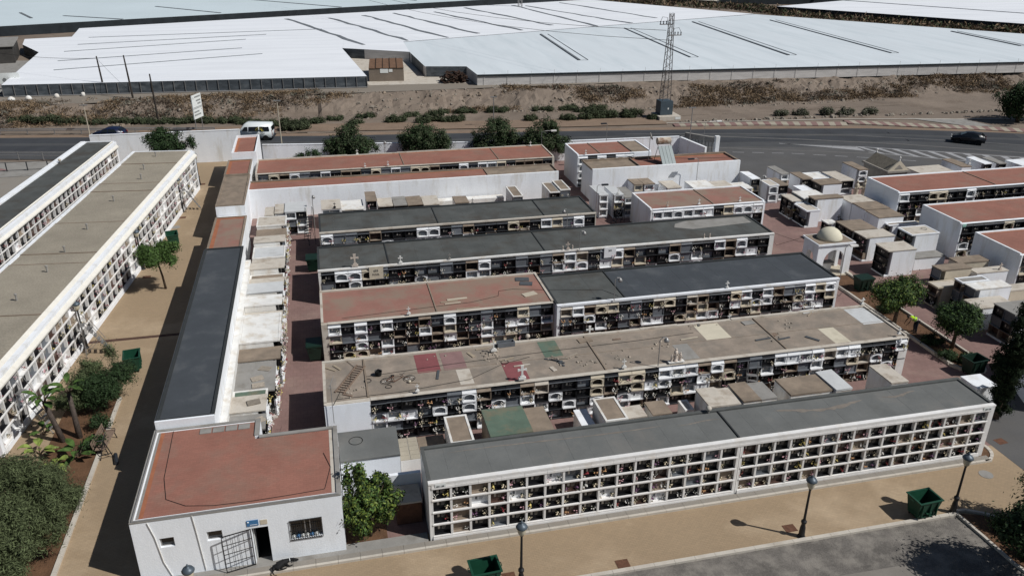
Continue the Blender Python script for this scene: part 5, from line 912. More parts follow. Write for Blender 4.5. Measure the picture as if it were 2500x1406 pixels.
def strelitzia(label, x, y, hgt, n, seed, L_=.9, lean=(0, 0), mats=(LEAF_MID, BARK)):
    e = empty('bird_of_paradise_palm', (x, y, 0), 0, label, 'palm'); R = random.Random(seed)
    if hgt > .5: MB().tube([(0, 0, 0), (lean[0] * .5, lean[1] * .5, hgt * .5), (lean[0], lean[1], hgt)], [.17, .14, .12], 9).build('trunk', PALMBARK, e, smooth=True)
    for k in range(n):
        a = 2 * PI * k / n + R.uniform(-.3, .3); mb = MB(); leafblade(mb, (lean[0], lean[1], hgt - .05), (math.cos(a), math.sin(a), 0), R.uniform(.3, 1.3), L_ * R.uniform(.8, 1.2), .34 * R.uniform(.8, 1.2), .55 * L_, R.uniform(.3, .7)); mb.build('leaf', list(mats), e)
strelitzia('tall bird-of-paradise palm leaning left, in the left planter', -15.6, 42.9, 2.5, 13, 1, .8, (-.55, .3)); strelitzia('tall bird-of-paradise palm, right of the leaning one', -14.8, 43.1, 2.6, 13, 2, .8, (-.2, .6))
strelitzia('low broad-leaved plant with bright leaves by the left block', -16.4, 41.5, .3, 9, 3, .8, mats=(LEAF_YG, BARK)); strelitzia('low broad-leaved plant in front of the palm trunks', -14.3, 40.9, .3, 9, 4, .75); strelitzia('young broad-leaved plant below the palm trunks', -15.3, 40.2, .3, 8, 5, .6, mats=(LEAF_YG, BARK)); strelitzia('small broad-leaved sprout near the left ladder', -16.6, 43.3, .4, 6, 6, .6)
# planters
pt = [(-16.3, 31), (-13.55, 31), (-13.45, 47.5), (-14.2, 48.4), (-15.9, 48.2), (-16.3, 46)]
sheet('planter_bed', pt, .05, SOIL); kb = empty('planter_kerb', (0, 0, 0)); kb['kind'] = 'structure'
for k in range(16): MB().box(-13.5, -13.3, 31 + k + .005, 31 + k + .995, -.02, .14).build('kerb_stone', KERB, kb)
sheet('planter_bed', [(39.25, 38.9), (40.6, 38.3), (41.2, 40), (41.3, 54), (39.4, 54.5)], .10, SOIL); kb = empty('planter_kerb', (0, 0, 0)); kb['kind'] = 'structure'
for k in range(15): MB().box(41.2, 41.35, 40 + k + .005, 40 + k + .995, -.02, .25).build('kerb_stone', KERB, kb); MB().box(39.05, 39.22, 39.6 + k + .005, 39.6 + k + .995, -.02, .2).build('kerb_stone', KERB, kb)
for a, b in (((39.1, 39.5), (39.4, 38.7)), ((39.4, 38.7), (40.0, 38.2)), ((40.0, 38.2), (40.7, 38.2)), ((40.7, 38.2), (41.2, 39.0)), ((41.2, 39.0), (41.3, 39.95))):
    d = Vector((b[0] - a[0], b[1] - a[1])); n_ = Vector((-d.y, d.x)).normalized() * .09; MB().prism([(a[0] - n_.x, a[1] - n_.y), (b[0] - n_.x, b[1] - n_.y), (b[0] + n_.x, b[1] + n_.y), (a[0] + n_.x, a[1] + n_.y)][::1], -.02, .22).build('kerb_stone', KERB, kb)
sheet('planter_bed', [(29.05, 26.6), (30.2, 26.2), (31.5, 25.0), (33, 22), (33, 16), (30.0, 19), (29.2, 23)], .05, SOIL); sheet('planter_bed', [(-.55, 30.4), (1.35, 30.4), (1.35, 32.6), (-.55, 32.6)], .03, SOIL)
kb = empty('planter_kerb', (0, 0, 0)); kb['kind'] = 'structure'
PP = [(29.0, 26.75), (29.6, 26.7), (30.3, 26.3), (31.0, 25.75), (31.6, 25.0), (32.2, 23.9), (33, 22.2)]
for a, b in list(zip(PP, PP[1:])) + [((29.0, 26.6), (29.1, 24.8)), ((29.1, 24.8), (29.15, 23)), ((29.15, 23), (30, 19))]:
    d = Vector((b[0] - a[0], b[1] - a[1])); n_ = Vector((-d.y, d.x)).normalized() * .07; MB().prism([(a[0] - n_.x, a[1] - n_.y), (b[0] - n_.x, b[1] - n_.y), (b[0] + n_.x, b[1] + n_.y), (a[0] + n_.x, a[1] + n_.y)], -.02, .13).build('kerb_stone', KERB, kb)
# roadside shrub clumps and weeds
R = random.Random(12); rsx = 0
GR = [(-6, 117.6, 4.0, .9), (-1.2, 118.2, 2.5, .7), (-3.5, 114.6, 3.4, 1.2), (2, 119.8, 1.6, .5), (6.5, 120.2, 2.0, .6), (4.8, 116.8, 1.6, .6), (10.5, 116.8, 2.4, .9), (13, 119.8, 1.7, .5), (17, 120.0, 2.6, .6), (21, 120.2, 2.6, .7), (14.8, 115.6, 3.0, 1.0), (18.6, 115.4, 2.6, 1.0), (26, 120, 2.8, .7), (29.5, 113.7, 1.6, .9), (33, 119.6, 2.6, .7), (37, 119.5, 2.6, .7), (41, 118.6, 2.4, .7), (35, 113.0, 1.8, .8), (37.8, 113.2, 2.4, 1.1), (41, 113.4, 2.8, 1.3), (44.3, 113.0, 2.6, 1.3), (47, 110.9, 1.2, .7), (-12, 121.0, 2.6, .7), (-17, 121.8, 2.8, .7), (-22, 122.4, 2.8, .6), (-28, 123.6, 2.8, .7), (-34, 124.3, 2.8, .7), (-40, 124.8, 2.8, .6), (-9.5, 119.6, 2.5, .7), (67, 109.6, 1.6, .6), (70, 109.2, 1.8, .8), (74, 108.6, 1.8, .9), (77, 108.2, 2.0, .8), (80.5, 107.7, 1.8, .8)]
GR += [(-14.5, 121.4, 2.6, .6), (-19.5, 122.2, 2.8, .7), (-25, 123.0, 2.8, .7), (-31, 124.0, 2.8, .6), (-37, 124.6, 2.8, .7), (39, 117.8, 2.6, .6), (39.5, 113.2, 2.6, 1.2)]
GR.sort()
for i, (x, y, s_, hh) in enumerate(GR):
    z = max(0, embz(x, y)); s_ *= 1.0
    shrub(f'low green shrub on the verge, {nth(i + 1)} from the left, {"left of the van" if x < -7 else "behind the roadside trees" if x < 28 else "near the pylon" if x < 50 else "by the striped pavement"}', x, y, z - .05, [(0, 0, hh * .55, s_ * .55, .75, hh * .55), (-s_ * .4, .1, hh * .4, s_ * .35, .6, hh * .4), (s_ * .4, .2, hh * .45, s_ * .35, .6, hh * .45)], int(1100 * s_ * (hh + .4)), .13, LEAF_ROAD if x < 60 else [LEAF_ROAD, DRYG], 100 + i, 'green shrubs along the verge', clump=.2)
def scatter(name, pts, size, aspect, m, seed, blades=14, spread=.35, kind='stuff', label=None, cat=None, lift=.15):
    rs = np.random.default_rng(seed); P = np.array(pts); n = len(P); Q = np.repeat(P, blades, 0) + rs.normal(0, 1, (n * blades, 3)) * np.array([spread, spread, lift]) + np.array([0, 0, lift * .7])
    N = rs.normal(0, 1, (n * blades, 3)); N[:, 2] *= .4; o = link(name, leaves_mesh(name, Q, N, size, aspect, m, rs)); o['kind'] = kind; tag(o, label, cat); return o
R = random.Random(4); pts = {0: [], 1: [], 2: []}
for k in range(4600):
    x = R.uniform(-50, 118); t = R.random(); y = 121 + (2.5 if x < 0 else 0) - max(0, min(1, (x - 25) / 30)) * 3.5 + t * 8
    dens = vnoise(x * .09 + 5, y * .25 + (0 if x < 60 else 3)) + (.12 if x > 55 or x < -12 else -.08)
    if dens + R.uniform(-.12, .12) > .5: pts[0 if vnoise(x * .3, y * .4) > .38 else 1 if R.random() < .7 else 2].append((x, y, embz(x, y)))
scatter('dry_weeds', pts[0], .13, 4.0, DRYW, 1, 26, .45, label='golden brown dry weeds covering the embankment', cat='weeds', lift=.12)
scatter('brown_scrub', pts[1], .13, 3.5, DRYB, 2, 26, .4, label='dark brown dead scrub on the embankment', cat='weeds', lift=.1)
if pts[2]: scatter('grey_scrub', pts[2], .2, 2.5, DRYG, 3, 14, .4, label='grey dry twigs on the embankment', cat='weeds', lift=.15)
pts = []
for k in range(900):
    t = R.random(); u = R.random(); P = [(80, 266), (120.5, 238), (126.5, 217), (160, 173), (200, 128)]; p = lerp(P, t); pts.append((p[0] + R.uniform(0, 9), p[1] - R.uniform(-2, 9), 2.0 + (.5 * vnoise(p[0] * .2, p[1] * .2))))
scatter('scrub_strip', pts, .55, 2.0, [LEAF_ROAD, DRYB, DRYW], 4, 14, 1.2, label='dark scrub strip between the far greenhouses at top right', cat='scrub', lift=.35)
# rubble on embankment
mb = MB(); R = random.Random(8)
def lump(mb, x, y, z, s_, m=0):
    i = len(mb.v); vs = [(-1, -1, 0), (1, -1, 0), (1, 1, 0), (-1, 1, 0), (-.7, -.6, 1), (.6, -.7, .8), (.7, .6, 1.1), (-.5, .7, .9)]
    a = R.uniform(0, 6.28); 
    for v in vs: vx = v[0] * s_ * R.uniform(.7, 1.3); vy = v[1] * s_ * R.uniform(.7, 1.3); mb.v.append((x + vx * math.cos(a) - vy * math.sin(a), y + vx * math.sin(a) + vy * math.cos(a), z + v[2] * s_ * R.uniform(.6, 1.1) - .03))
    for q in ((0, 3, 2, 1), (4, 5, 6, 7), (0, 1, 5, 4), (1, 2, 6, 5), (2, 3, 7, 6), (3, 0, 4, 7)): mb.f.append(tuple(i + k for k in q)); mb.m.append(m)
for k in range(2300):
    x = R.uniform(-50, 115); t = R.random() ** 1.3; y = 119.5 + (2.5 if x < 0 else 0) - max(0, min(1, (x - 25) / 30)) * 3.5 + t * 9
    if vnoise(x * .12 + 9, y * .3) < .42: continue
    lump(mb, x, y, max(0, embz(x, y)), R.uniform(.06, .22) * (1.6 if R.random() < .06 else 1), 0 if R.random() < .7 else 1)
for k in range(160): x = R.uniform(50, 110); y = 107.9 - (x - 50) * .06 + R.uniform(-.4, .6); lump(mb, x, y + .6, 0, R.uniform(.1, .3), 0)
o = mb.build('rubble', [STONE, CONC_BROWN]); o['kind'] = 'stuff'; tag(o, 'scattered stones and rubble on the embankment', 'rubble')
for i, (x, y) in enumerate(((-43.3, 132.6), (-41.1, 132.9), (-37.5, 133.6), (-34.0, 134.0))): tag(MB().lathe([(.55 - i * .08, 0), (.5 - i * .08, .3), (.25, .5), (.05, .58)], 10).build('white_mound', WHITE_OLD, None, smooth=True, loc=(x, y, 2.06)), f'white lime mound on the dusty track, {nth(i + 1)} from the left', 'mound', 'white mounds on the track')

# ------------------------------------------------------------------ lamps, poles, pylon
def lantern(label, x, y, first=[None]):
    grp = 'black lantern posts along the ochre paths'
    if first[0] is None:
        e = empty('street_lamp', (x, y, 0), 0, label, 'street lamp', grp)
        MB().lathe([(.19, 0), (.19, .06), (.15, .10), (.13, .55), (.09, .75), (.10, .80), (.135, .87), (.135, .95), (.08, 1.02), (.062, 1.1), (.05, 2.75), (.07, 2.8), (.05, 2.85)], 12).build('post', IRON, e, smooth=False)
        g_ = MB().lathe([(.10, 2.86), (.17, 3.0), (.20, 3.2), (.205, 3.26)], 14).build('lamp_glass', LAMPGLASS, e, smooth=True)
        MB().lathe([(.25, 3.265), (.26, 3.30), (.20, 3.40), (.10, 3.46), (.06, 3.48), (.05, 3.54), (.015, 3.62)], 14).build('lamp_cap', LAMPCAP, e, smooth=True)
        remember(e); first[0] = e; return e
    return clone(first[0], (x, y, 0), 0, label)
for x, y, lb in ((6.8, 26.75, 'black lantern post at the bottom middle, left of three on the front path'), (20.62, 26.85, 'black lantern post in the middle of the three on the front path'), (28.95, 26.75, 'black lantern post beside the green bin at lower right'), (-6.7, 27.2, 'lantern with only its grey cap showing at the bottom left edge'),
                 (-13.45, 91.4, 'farthest black lantern post at the end of the left path'), (-14.08, 82.4, 'black lantern post beside the ladder, second farthest on the left path'), (-15.45, 68.0, 'black lantern post behind the small leaning tree'), (-17.0 + .1, 54.4, 'nearest black lantern post on the left path by the steel steps')): lantern(lb, x, y)
def goose(label, x, y, z0, h, arm, az, head='bulb', m=GALV, r=.03):
    e = empty('street_lamp', (x, y, z0), az, label, 'street lamp'); MB().tube([(0, 0, 0), (0, 0, h), (arm * .35, 0, h + .12), (arm, 0, h + .1)], r, 6).build('pole', m, e)
    if head == 'bulb': MB().lathe([(.03, .10), (.10, .02), (.17, -.08), (.15, -.18), (.04, -.2)], 10).build('lamp_head', GALV, e, smooth=True, loc=(arm, 0, h))
    else: MB().box(arm - .1, arm + .55, -.12, .12, h + .03, h + .16).build('lamp_head', DGREY_METAL if head == 'dark' else WHITE_OLD, e)
    return e
goose('curved lamp on the white parapet of the dark grey roof', 19.1, 57.75, 2.8, 1.45, .35, 0); goose('curved lamp rising from the blue-black roof edge', 18.6, 48.2, 2.8, 1.6, .35, 0); goose('curved lamp rising from the patched roof front edge', 18.1, 39.1, 2.8, 1.75, .4, 0)
goose('thin lamp post at the end of the aisle with ladder', -1.4, 74.4, 0, 3.3, .12, 0); goose('lamp with dark head in front of the long white wall with solar heater', 37.6, 76.0, 0, 4.1, .6, PI, 'dark'); goose('lamp post by the black fronted white boxes at the junction side', 42.9, 72.3, 0, 3.0, .4, 0)
goose('lamp with bright head beside the domed shrine', 39.85, 53.2, 0, 3.0, .5, 0, 'flat'); goose('lamp with bulb standing on the short dark roof', 19.6, 62.9, 2.8, 1.5, .3, PI); goose('curved lamp by the stacked white tombs', 25.3, 71.9, 0, 3.3, .55, 0, 'dark')
goose('tall single arm street light by the entrance gate', 45.1, 90.3, 0, 4.3, 1.6, .05, 'flat'); goose('thin lamp with bulb behind the rearmost block', 6.6, 90.1, 0, 4.0, .1, 0); goose('white curved lamp near the tall white block', 24.9, 91.0, 0, 4.0, 1.2, 0, 'flat'); goose('slim lamp beside the tall white block roof', 31.9, 88.3, 2, 3.2, .2, PI, 'dark')
for i, (x, y, h) in enumerate(((-5.15, 107.9, 5.4), (-29.9, 117.0, 4.0), (23.4, 111.0, 4.1), (44.35, 92.6, 5.6))):
    e = empty('street_lamp', (x, y, 0), 0, ['tall pale street light beside the white van', 'pale street light behind the guard rail at far left', 'thin street light among the roadside trees', 'rusty based street light beside the road wall and gate'][i], 'street lamp'); MB().tube([(0, 0, 0), (0, 0, h)], [.08, .05], 6).build('pole', CREAMM if i < 2 else GALV, e); MB().box(-.45, .45, -.1, .1, h, h + .1).build('lamp_head', GALV, e)
e = empty('street_lamp', (-49.5, 148, 2.0), 0, 'pale street light in the yard at top left', 'street lamp'); MB().tube([(0, 0, 0), (-1.3, 0, 5.2)], [.1, .06], 6).build('pole', CREAMM, e); MB().box(-2.0, -1.2, -.12, .12, 5.2, 5.35).build('lamp_head', GALV, e)
for x, y, z, h, lean, lb in ((-31.2, 135.0, 2.0, 5.6, -.2, 'leaning wooden pole in front of the greenhouse wall, leftmost of three'), (-26.6, 131.0, 1.9, 6.3, -.25, 'thick dark wooden pole, middle of three at left'), (-22.3, 123.4, .3, 6.4, -.1, 'thin wooden pole, rightmost of three, behind the dark tree')):
    tag(MB().tube([(0, 0, -.1), (lean * .6, 0, h * .6), (lean, 0, h)], [.15, .12, .09], 7).build('utility_pole', mat('dark_pole_wood', (.055, .045, .038), var=.2, scale=3), None, loc=(x, y, z)), lb, 'utility pole')
def wire(a, b, sag, r=.02, lb='thin overhead wire', m=CABLE):
    P = [tuple(Vector(a).lerp(Vector(b), k / 10) - Vector((0, 0, sag * 4 * (k / 10) * (1 - k / 10)))) for k in range(11)]; return tag(MB().tube(P, r, 4).build('overhead_wire', m), lb, 'wire')
wire((-31.4, 135, 7.3), (-62, 160, 7.5), 1.0, .025, 'thin overhead wire from the leftmost wooden pole'); wire((-31.4, 135, 7.3), (-26.8, 131, 3.0), .2, .02, 'stay wire between the two wooden poles')
wire((48.3, 111.6, 12.3), (-5, 240, 13.5), 3, .03, 'overhead line leaving the pylon to the left'); wire((49.5, 111.6, 10.9), (-5, 243, 12), 3, .03, 'lower overhead line leaving the pylon to the left')
PY = empty('pylon', (49.0, 111.7, 0), 0, 'tall lattice pylon on a grey cabinet by the road', 'pylon'); HP = 14.6
def legp(i, z): w_ = .72 - (.72 - .27) * max(0, z - 2.5) / (HP - 2.5); sx, sy = ((-1, -1), (1, -1), (1, 1), (-1, 1))[i]; return (sx * w_ * .85 + .02, sy * w_ * .85, z)
for i in range(4): MB().tube([legp(i, 2.55), legp(i, HP)], .055, 4).build('leg', PYL, PY)
n = 22
for k in range(n):
    z0 = 2.6 + (HP - 2.7) * k / n; z1 = 2.6 + (HP - 2.7) * (k + 1) / n; mb = MB()
    for i in range(4):
        j = (i + 1) % 4; a, b = (legp(i, z0), legp(j, z1)) if (k + i) % 2 else (legp(j, z0), legp(i, z1)); mb.tube([a, b], .025, 4, cap=False)
    mb.build('brace', PYL, PY)
for z, sx in ((13.1, -1), (11.6, 1)):
    a = MB().tube([(-.3 * sx, 0, z), (1.7 * sx, 0, z)], .06, 5).build('cross_arm', PYL, PY)
    for q in (.7, 1.15, 1.6): MB().lathe([(.05, 0), (.09, .1), (.05, .2), (.1, .3), (.04, .42)], 8).build('insulator', DGREY_METAL, a, loc=(q * sx, 0, z + .05))
    MB().tube([(1.6 * sx, 0, z + .4), (1.3 * sx, .1, z + 1.0), (.6 * sx, .1, z + .9), (.3 * sx, .2, z - .6), (.2 * sx, .2, z - 1.6)], .03, 5).build('cable', CABLE, PY)
MB().box(-.95, .95, -.9, .9, .55, 2.54).build('cabinet', mat('grey_blue_cabinet', (.08, .11, .135), rough=.5, bump=0), PY); MB().box(.15, .32, -.92, -.905, 1.35, 1.6).build('warning_plate', SIGNW, PY); MB().box(-1.4, 1.9, -1.9, 1.4, -.05, .54).build('concrete_base', CONC_PALE, PY); MB().box(1.0, 1.8, -1.93, -1.905, .1, .45).build('plate', SIGNW, PY)
p2 = empty('pylon', (56.5, 232, 3), 0, 'small distant lattice pylon at the top edge of the photo', 'pylon'); mb = MB()
for sx in (-.5, .5):
    for sy in (-.5, .5): mb.tube([(sx, sy, 0), (sx * .6, sy * .6, 14)], .08, 4)
for k in range(12): mb.tube([(-.5, -.5, k), (.5, -.5, k + 1)], .05, 4); mb.tube([(.5, -.5, k), (-.5, -.5, k + 1)], .05, 4)
mb.build('lattice', GALV, p2); MB().box(-1.4, 1.4, -.1, .1, 11, 11.2).build('cross_arm', GALV, p2)
# billboard (near edge-on board on two posts)
BB = empty('road_sign', (-15.9, 116.4, 0), math.radians(68), 'tall white notice board on two steel posts seen at an angle above the wall', 'sign')
MB().box(-1.2, 1.2, -.06, .06, 1.9, 5.0).build('board', SIGNW, BB)
for x in (-.85, .85): MB().tube([(x, .1, 0), (x, .1, 4.8)], .06, 5).build('post', GALV, BB)
mb = MB()
for (a, b, z) in ((-.5, .9, 4.6), (-.2, .9, 4.1), (.1, .9, 3.7), (-1, .3, 2.7), (-1, .6, 2.3)):
    x = a
    while x < b: mb.box(x, x + .12, -.075, -.062, z, z + .2); x += .17
mb.box(-1.15, 1.15, -.075, -.062, 3.35, 3.42); mb.box(-1.15, 1.15, -.075, -.062, 3.2, 3.27); mb.xprism([(-.95, 4.5), (-.75, 4.5), (-.85, 4.8)], -.075, -.062); mb.xprism([(.8, 2.9), (1.0, 2.9), (.9, 3.1)], -.075, -.062); mb.build('sign_print', INKG, BB)
tag(MB().lathe([(.28, 0), (.28, .1)], 14).build('traffic_mirror', DGREY_METAL, None, loc=(-16.6, 117.9, 3.5)), 'dark striped round thing on a post beside the notice board', 'traffic sign')

# ------------------------------------------------------------------ bins
def bin_(label, x, y, rz, m=BIN, first=[None], lid=False):
    e = empty('waste_bin', (x, y, 0), rz, label, 'waste bin', 'wheeled waste bins')
    w0, w1, d0, d1, zb, zt = .50, .63, .34, .48, .14, 1.12; mb = MB(); t = .03
    A = [(-w0, -d0, zb), (w0, -d0, zb), (w0, d0, zb), (-w0, d0, zb)]; B = [(-w1, -d1, zt), (w1, -d1, zt), (w1, d1, zt), (-w1, d1, zt)]
    mb.quad(A[3], A[2], A[1], A[0])
    for k in range(4): j = (k + 1) % 4; mb.quad(A[k], A[j], B[j], B[k])
    Ai = [(p[0] * .93, p[1] * .91, zb + .03) for p in A]; Bi = [(p[0] * .93, p[1] * .91, zt) for p in B]; mb.quad(*Ai)
    for k in range(4): j = (k + 1) % 4; mb.quad(Ai[j], Ai[k], Bi[k], Bi[j])
    mb.build('body', m, e)
    mb = MB(); mb.box(-w1 - .05, w1 + .05, -d1 - .05, -d1 + .045, zt, zt + .045); mb.box(-w1 - .05, w1 + .05, d1 - .045, d1 + .05, zt, zt + .045); mb.box(-w1 - .05, -w1 + .045, -d1 + .046, d1 - .046, zt, zt + .045); mb.box(w1 - .045, w1 + .05, -d1 + .046, d1 - .046, zt, zt + .045); mb.build('rim', m, e)
    mb = MB()
    for x0 in (-.45, -.0, .4): mb.box(x0, x0 + .05, -.50, -.40, .25, 1.05)
    mb.box(-.47, .47, -.43, -.36, .22, .27); mb.box(-.15, .15, -.49, -.40, .42, .5); mb.build('rib', m, e)
    for sx in (-1, 1):
        for sy in (-1, 1): wl = MB().lathe([(.03, -.025), (.07, -.025), (.07, .025), (.03, .025)], 10).build('wheel', RUBBER, e, loc=(sx * .42, sy * .27, .07)); wl.rotation_euler.x = PI / 2
        MB().tube([(sx * .68, -.15, zt - .05), (sx * .74, -.1, zt - .05), (sx * .74, .1, zt - .05), (sx * .68, .15, zt - .05)], .02, 5).build('handle', m, e)
    if lid: MB().box(-.66, .66, -.52, .52, zt + .046, zt + .1).build('lid', m, e)
    return e
bin_('open green wheeled bin beside the lamp at lower right', 27.25, 26.95, .05); bin_('open green wheeled bin cut by the bottom edge near the lamp', 5.25, 27.1, .05); bin_('open green wheeled bin on the left path behind the bushes', -13.2, 50.6, PI / 2 + .15); bin_('open green wheeled bin beyond the small leaning tree', -13.75, 73.2, PI / 2 + .2)
bin_('open dark green wheeled bin at the end of the east planter', 39.8, 38.0 + .3, .1, BINDARK); bin_('dark green closed bin in the shaded aisle beside the red-roofed block', -1.75, 49.6, PI / 2, BINDARK, lid=True); bin_('dark green bin in the shaded aisle beside the dark grey roof', -1.7, 64.8, PI / 2, BINDARK, lid=True); bin_('dark green bin half hidden by the round tree near the shrine', 40.6, 51.3, .05, BINDARK, lid=True)
yb = empty('yellow_barrow', (37.6, 61.9, 0), .3, 'yellow tipping tub at the right end of the dark grey roof', 'wheelbarrow'); mb = MB(); A = [(-.3, -.2, .3), (.3, -.2, .3), (.3, .2, .3), (-.3, .2, .3)]; B = [(-.55, -.35, .7), (.6, -.35, .6), (.6, .35, .6), (-.55, .35, .7)]
mb.quad(*A)
for k in range(4): j = (k + 1) % 4; mb.quad(A[k], A[j], B[j], B[k])
mb.build('tub', YELLOW, yb); MB().tube([(-.9, -.25, .55), (.4, -.2, .28), (.5, 0, .2)], .02, 5).tube([(-.9, .25, .55), (.4, .2, .28), (.5, 0, .2)], .02, 5).build('handle', IRON, yb); w_ = MB().lathe([(.05, -.03), (.18, -.03), (.18, .03), (.05, .03)], 12).build('wheel', RUBBER, yb, loc=(.55, 0, .18)); w_.rotation_euler.x = PI / 2

# ------------------------------------------------------------------ rolling steps
def steps(label, x, y, rz, h=2.2, m=GALV, n=8):
    e = empty('step_ladder', (x, y, 0), rz, label, 'step ladder', 'rolling step ladders'); L_ = h * .55
    for s_ in (-.3, .3):
        MB().tube([(-L_, s_, .05), (0, s_, h), (.25, s_, h)], .022, 5).build('rail', m, e); MB().tube([(.28, s_, .05), (.22, s_, h)], .022, 5).build('leg', m, e); MB().tube([(-L_ * .8, s_, .95), (0, s_, h + .85), (.3, s_, h + .85), (.27, s_, h)], .018, 5).build('hand_rail', m, e)
        MB().tube([(-L_ * .5, s_, h * .5), (.25, s_, .3)], .015, 5).build('brace', m, e)
    for k in range(1, n): t = k / n; MB().box(-L_ + L_ * t - .09, -L_ + L_ * t + .09, -.29, .29, h * t, h * t + .025).build('step', m, e)
    MB().box(.0, .3, -.29, .29, h, h + .03).build('platform', m, e)
    for sx in (-L_, .28):
        for s_ in (-.3, .3): MB().lathe([(.03, 0), (.05, .03), (.03, .06)], 8).build('wheel', RUBBER, e, loc=(sx, s_, .0))
    return e
steps('steel step ladder beside the nearest lantern on the left path', -16.3, 53.2, PI + .2, 2.3); steps('steel step ladder with red cloth against the left block by the palms', -17.6, 44.6, PI - .3, 2.5); steps('steel step ladder beside the far lantern on the left path', -13.6, 82.7, PI + .3, 2.2); steps('tall grey step ladder in the shaded central aisle', -1.75, 70.9, -1.3, 2.6, DGREY_METAL); steps('small dark step ladder between the short dark roof and pink roof', 27.2, 70.2, .2, 1.5, DGREY_METAL, 5); steps('small steel ladder behind the front tombs', 23.9, 38.3, 1.2, 1.8)
# bench
BN = empty('park_bench', (-12.85, 41.9, 0), math.radians(85), 'wooden slatted bench with black iron legs on the left path', 'bench')
for k in range(5): MB().box(-1.0, 1.0, .05 + k * .11, .14 + k * .11, .43, .46).build('seat_slat', WOOD, BN)
for k in range(3): MB().box(-1.0, 1.0, .64 + k * .03, .67 + k * .03, .5 + k * .14, .62 + k * .14).build('back_slat', WOOD, BN)
for x in (-.8, .8):
    MB().tube([(x, .0, 0), (x, .1, .41), (x, .6, .41), (x, .75, .92)], .028, 6).tube([(x, .72, 0), (x, .55, .41)], .028, 6).tube([(x, .05, .42), (x, .0, .64), (x, .6, .66)], .022, 6).build('iron_leg', IRON, BN)
# scrap frame next to the bench
sc = empty('exercise_frame', (-13.0, 41.0, 0), .2, 'black folding frame and roll leaning on the bench end', 'frame')
for a, b in (((-.3, -.35, 0), (0, 0, 1.0)), ((.35, -.3, 0), (0, 0, 1.0)), ((.0, .45, 0), (0, 0, 1.0)), ((-.3, -.35, .3), (.35, -.3, .3)), ((0, 0, 1.0), (.15, .3, 1.25)), ((0, 0, 1.0), (-.3, -.1, 1.1))): MB().tube([a, b], .025, 6).build('bar', IRON, sc)
MB().tube([(.45, -.2, .1), (.5, -1.1, .1)], .11, 9).build('roll', DGREY_METAL, sc)

# ------------------------------------------------------------------ vehicles
def wheel(par, x, y, r=.31):
    w_ = MB().lathe([(r * .62, -.1), (r, -.09), (r, .09), (r * .62, .1)], 18).build('wheel', RUBBER, par, loc=(x, y, r)); w_.rotation_euler.x = PI / 2
    rm = MB().lathe([(.03, -.105), (r * .6, -.095), (r * .6, .095), (.03, .105)], 12).build('rim', RIM, w_); return w_
def car(label, x, y, rz, prof, roofp, W_, paint, name='parked_car', cat='car', wins=(), wx=(-1.3, 1.3), lights=True, z=0):
    e = empty(name, (x, y, z), rz, label, cat); bm = bmesh.new()
    # body: lofted profile, narrower towards the roof
    def ringf(yf, k):
        out = []
        for (px, pz) in prof:
            t = max(0, (pz - .95) / .6); out.append(bm.verts.new((px * (1 - .012 * k), yf * (1 - .14 * t) * 1.0, pz)))
        return out
    r0 = ringf(-W_ / 2, 0); r1 = ringf(W_ / 2, 0); n = len(prof)
    bm.faces.new(r0[::-1]); bm.faces.new(r1)
    for k in range(n): bm.faces.new((r0[k], r0[(k + 1) % n], r1[(k + 1) % n], r1[k]))
    bmesh.ops.bevel(bm, geom=[ed for ed in bm.edges if not (ed.verts[0].co.y * ed.verts[1].co.y < 0)], offset=.05, segments=2, affect='EDGES'); bmesh.ops.recalc_face_normals(bm, faces=bm.faces)
    me = bpy.data.meshes.new('body'); bm.to_mesh(me); me.materials.append(paint); me.polygons.foreach_set('use_smooth', [True] * len(me.polygons)); link('body', me, e)
    def yat(pz, s_): return s_ * (W_ / 2 * (1 - .14 * max(0, (pz - .95) / .6)) + .012)
    for s_ in (-1, 1):
        for q in wins:
            mb = MB(); i0 = 0; P = [(a, yat(b, s_), b) for a, b in q]; mb.v = P; mb.f = [tuple(range(len(P)))[::(1 if s_ < 0 else -1)]]; mb.m = [0]; mb.build('side_window', GLASS, e)
        for wx_ in wx: wheel(e, wx_, s_ * (W_ / 2 - .09)); MB().lathe([(.37, -.01), (.37, .01)], 16).build('wheel_arch', RUBBER, e, loc=(wx_, s_ * (W_ / 2 + .005), .33)).rotation_euler.x = PI / 2
        MB().box(wx[0] - .0, wx[0] + .0001, 0, .0001, 0, .0001) if False else None
    for a, b, nm in roofp:
        (x0, z0), (x1, z1) = a, b; nrm = Vector((-(z1 - z0), 0, x1 - x0)).normalized() * .055
        if nrm.z < 0: nrm = -nrm
        h0, h1 = W_ / 2 * .86 * (1 - .10 * max(0, (z0 - .95) / .6)), W_ / 2 * .86 * (1 - .14 * max(0, (z1 - .95) / .6))
        mb = MB(); mb.quad((x0 + nrm.x, -h0, z0 + nrm.z), (x0 + nrm.x, h0, z0 + nrm.z), (x1 + nrm.x, h1, z1 + nrm.z), (x1 + nrm.x, -h1, z1 + nrm.z)); mb.build(nm, GLASS, e)
    xf, xb = max(p[0] for p in prof), min(p[0] for p in prof)
    for s_ in (-1, 1): MB().box(xf - .1, xf + .012, s_ * W_ * .36 - .14, s_ * W_ * .36 + .14, .62, .74).build('headlight', SIGNW, e); MB().box(xb - .012, xb + .08, s_ * W_ * .40 - .09, s_ * W_ * .40 + .09, .7, .95 if cat == 'car' else 1.3).build('tail_light', BLUETAIL, e)
    MB().box(xf - .04, xf + .02, -.25, .25, .38, .5).build('number_plate', SIGNW, e)
    return e
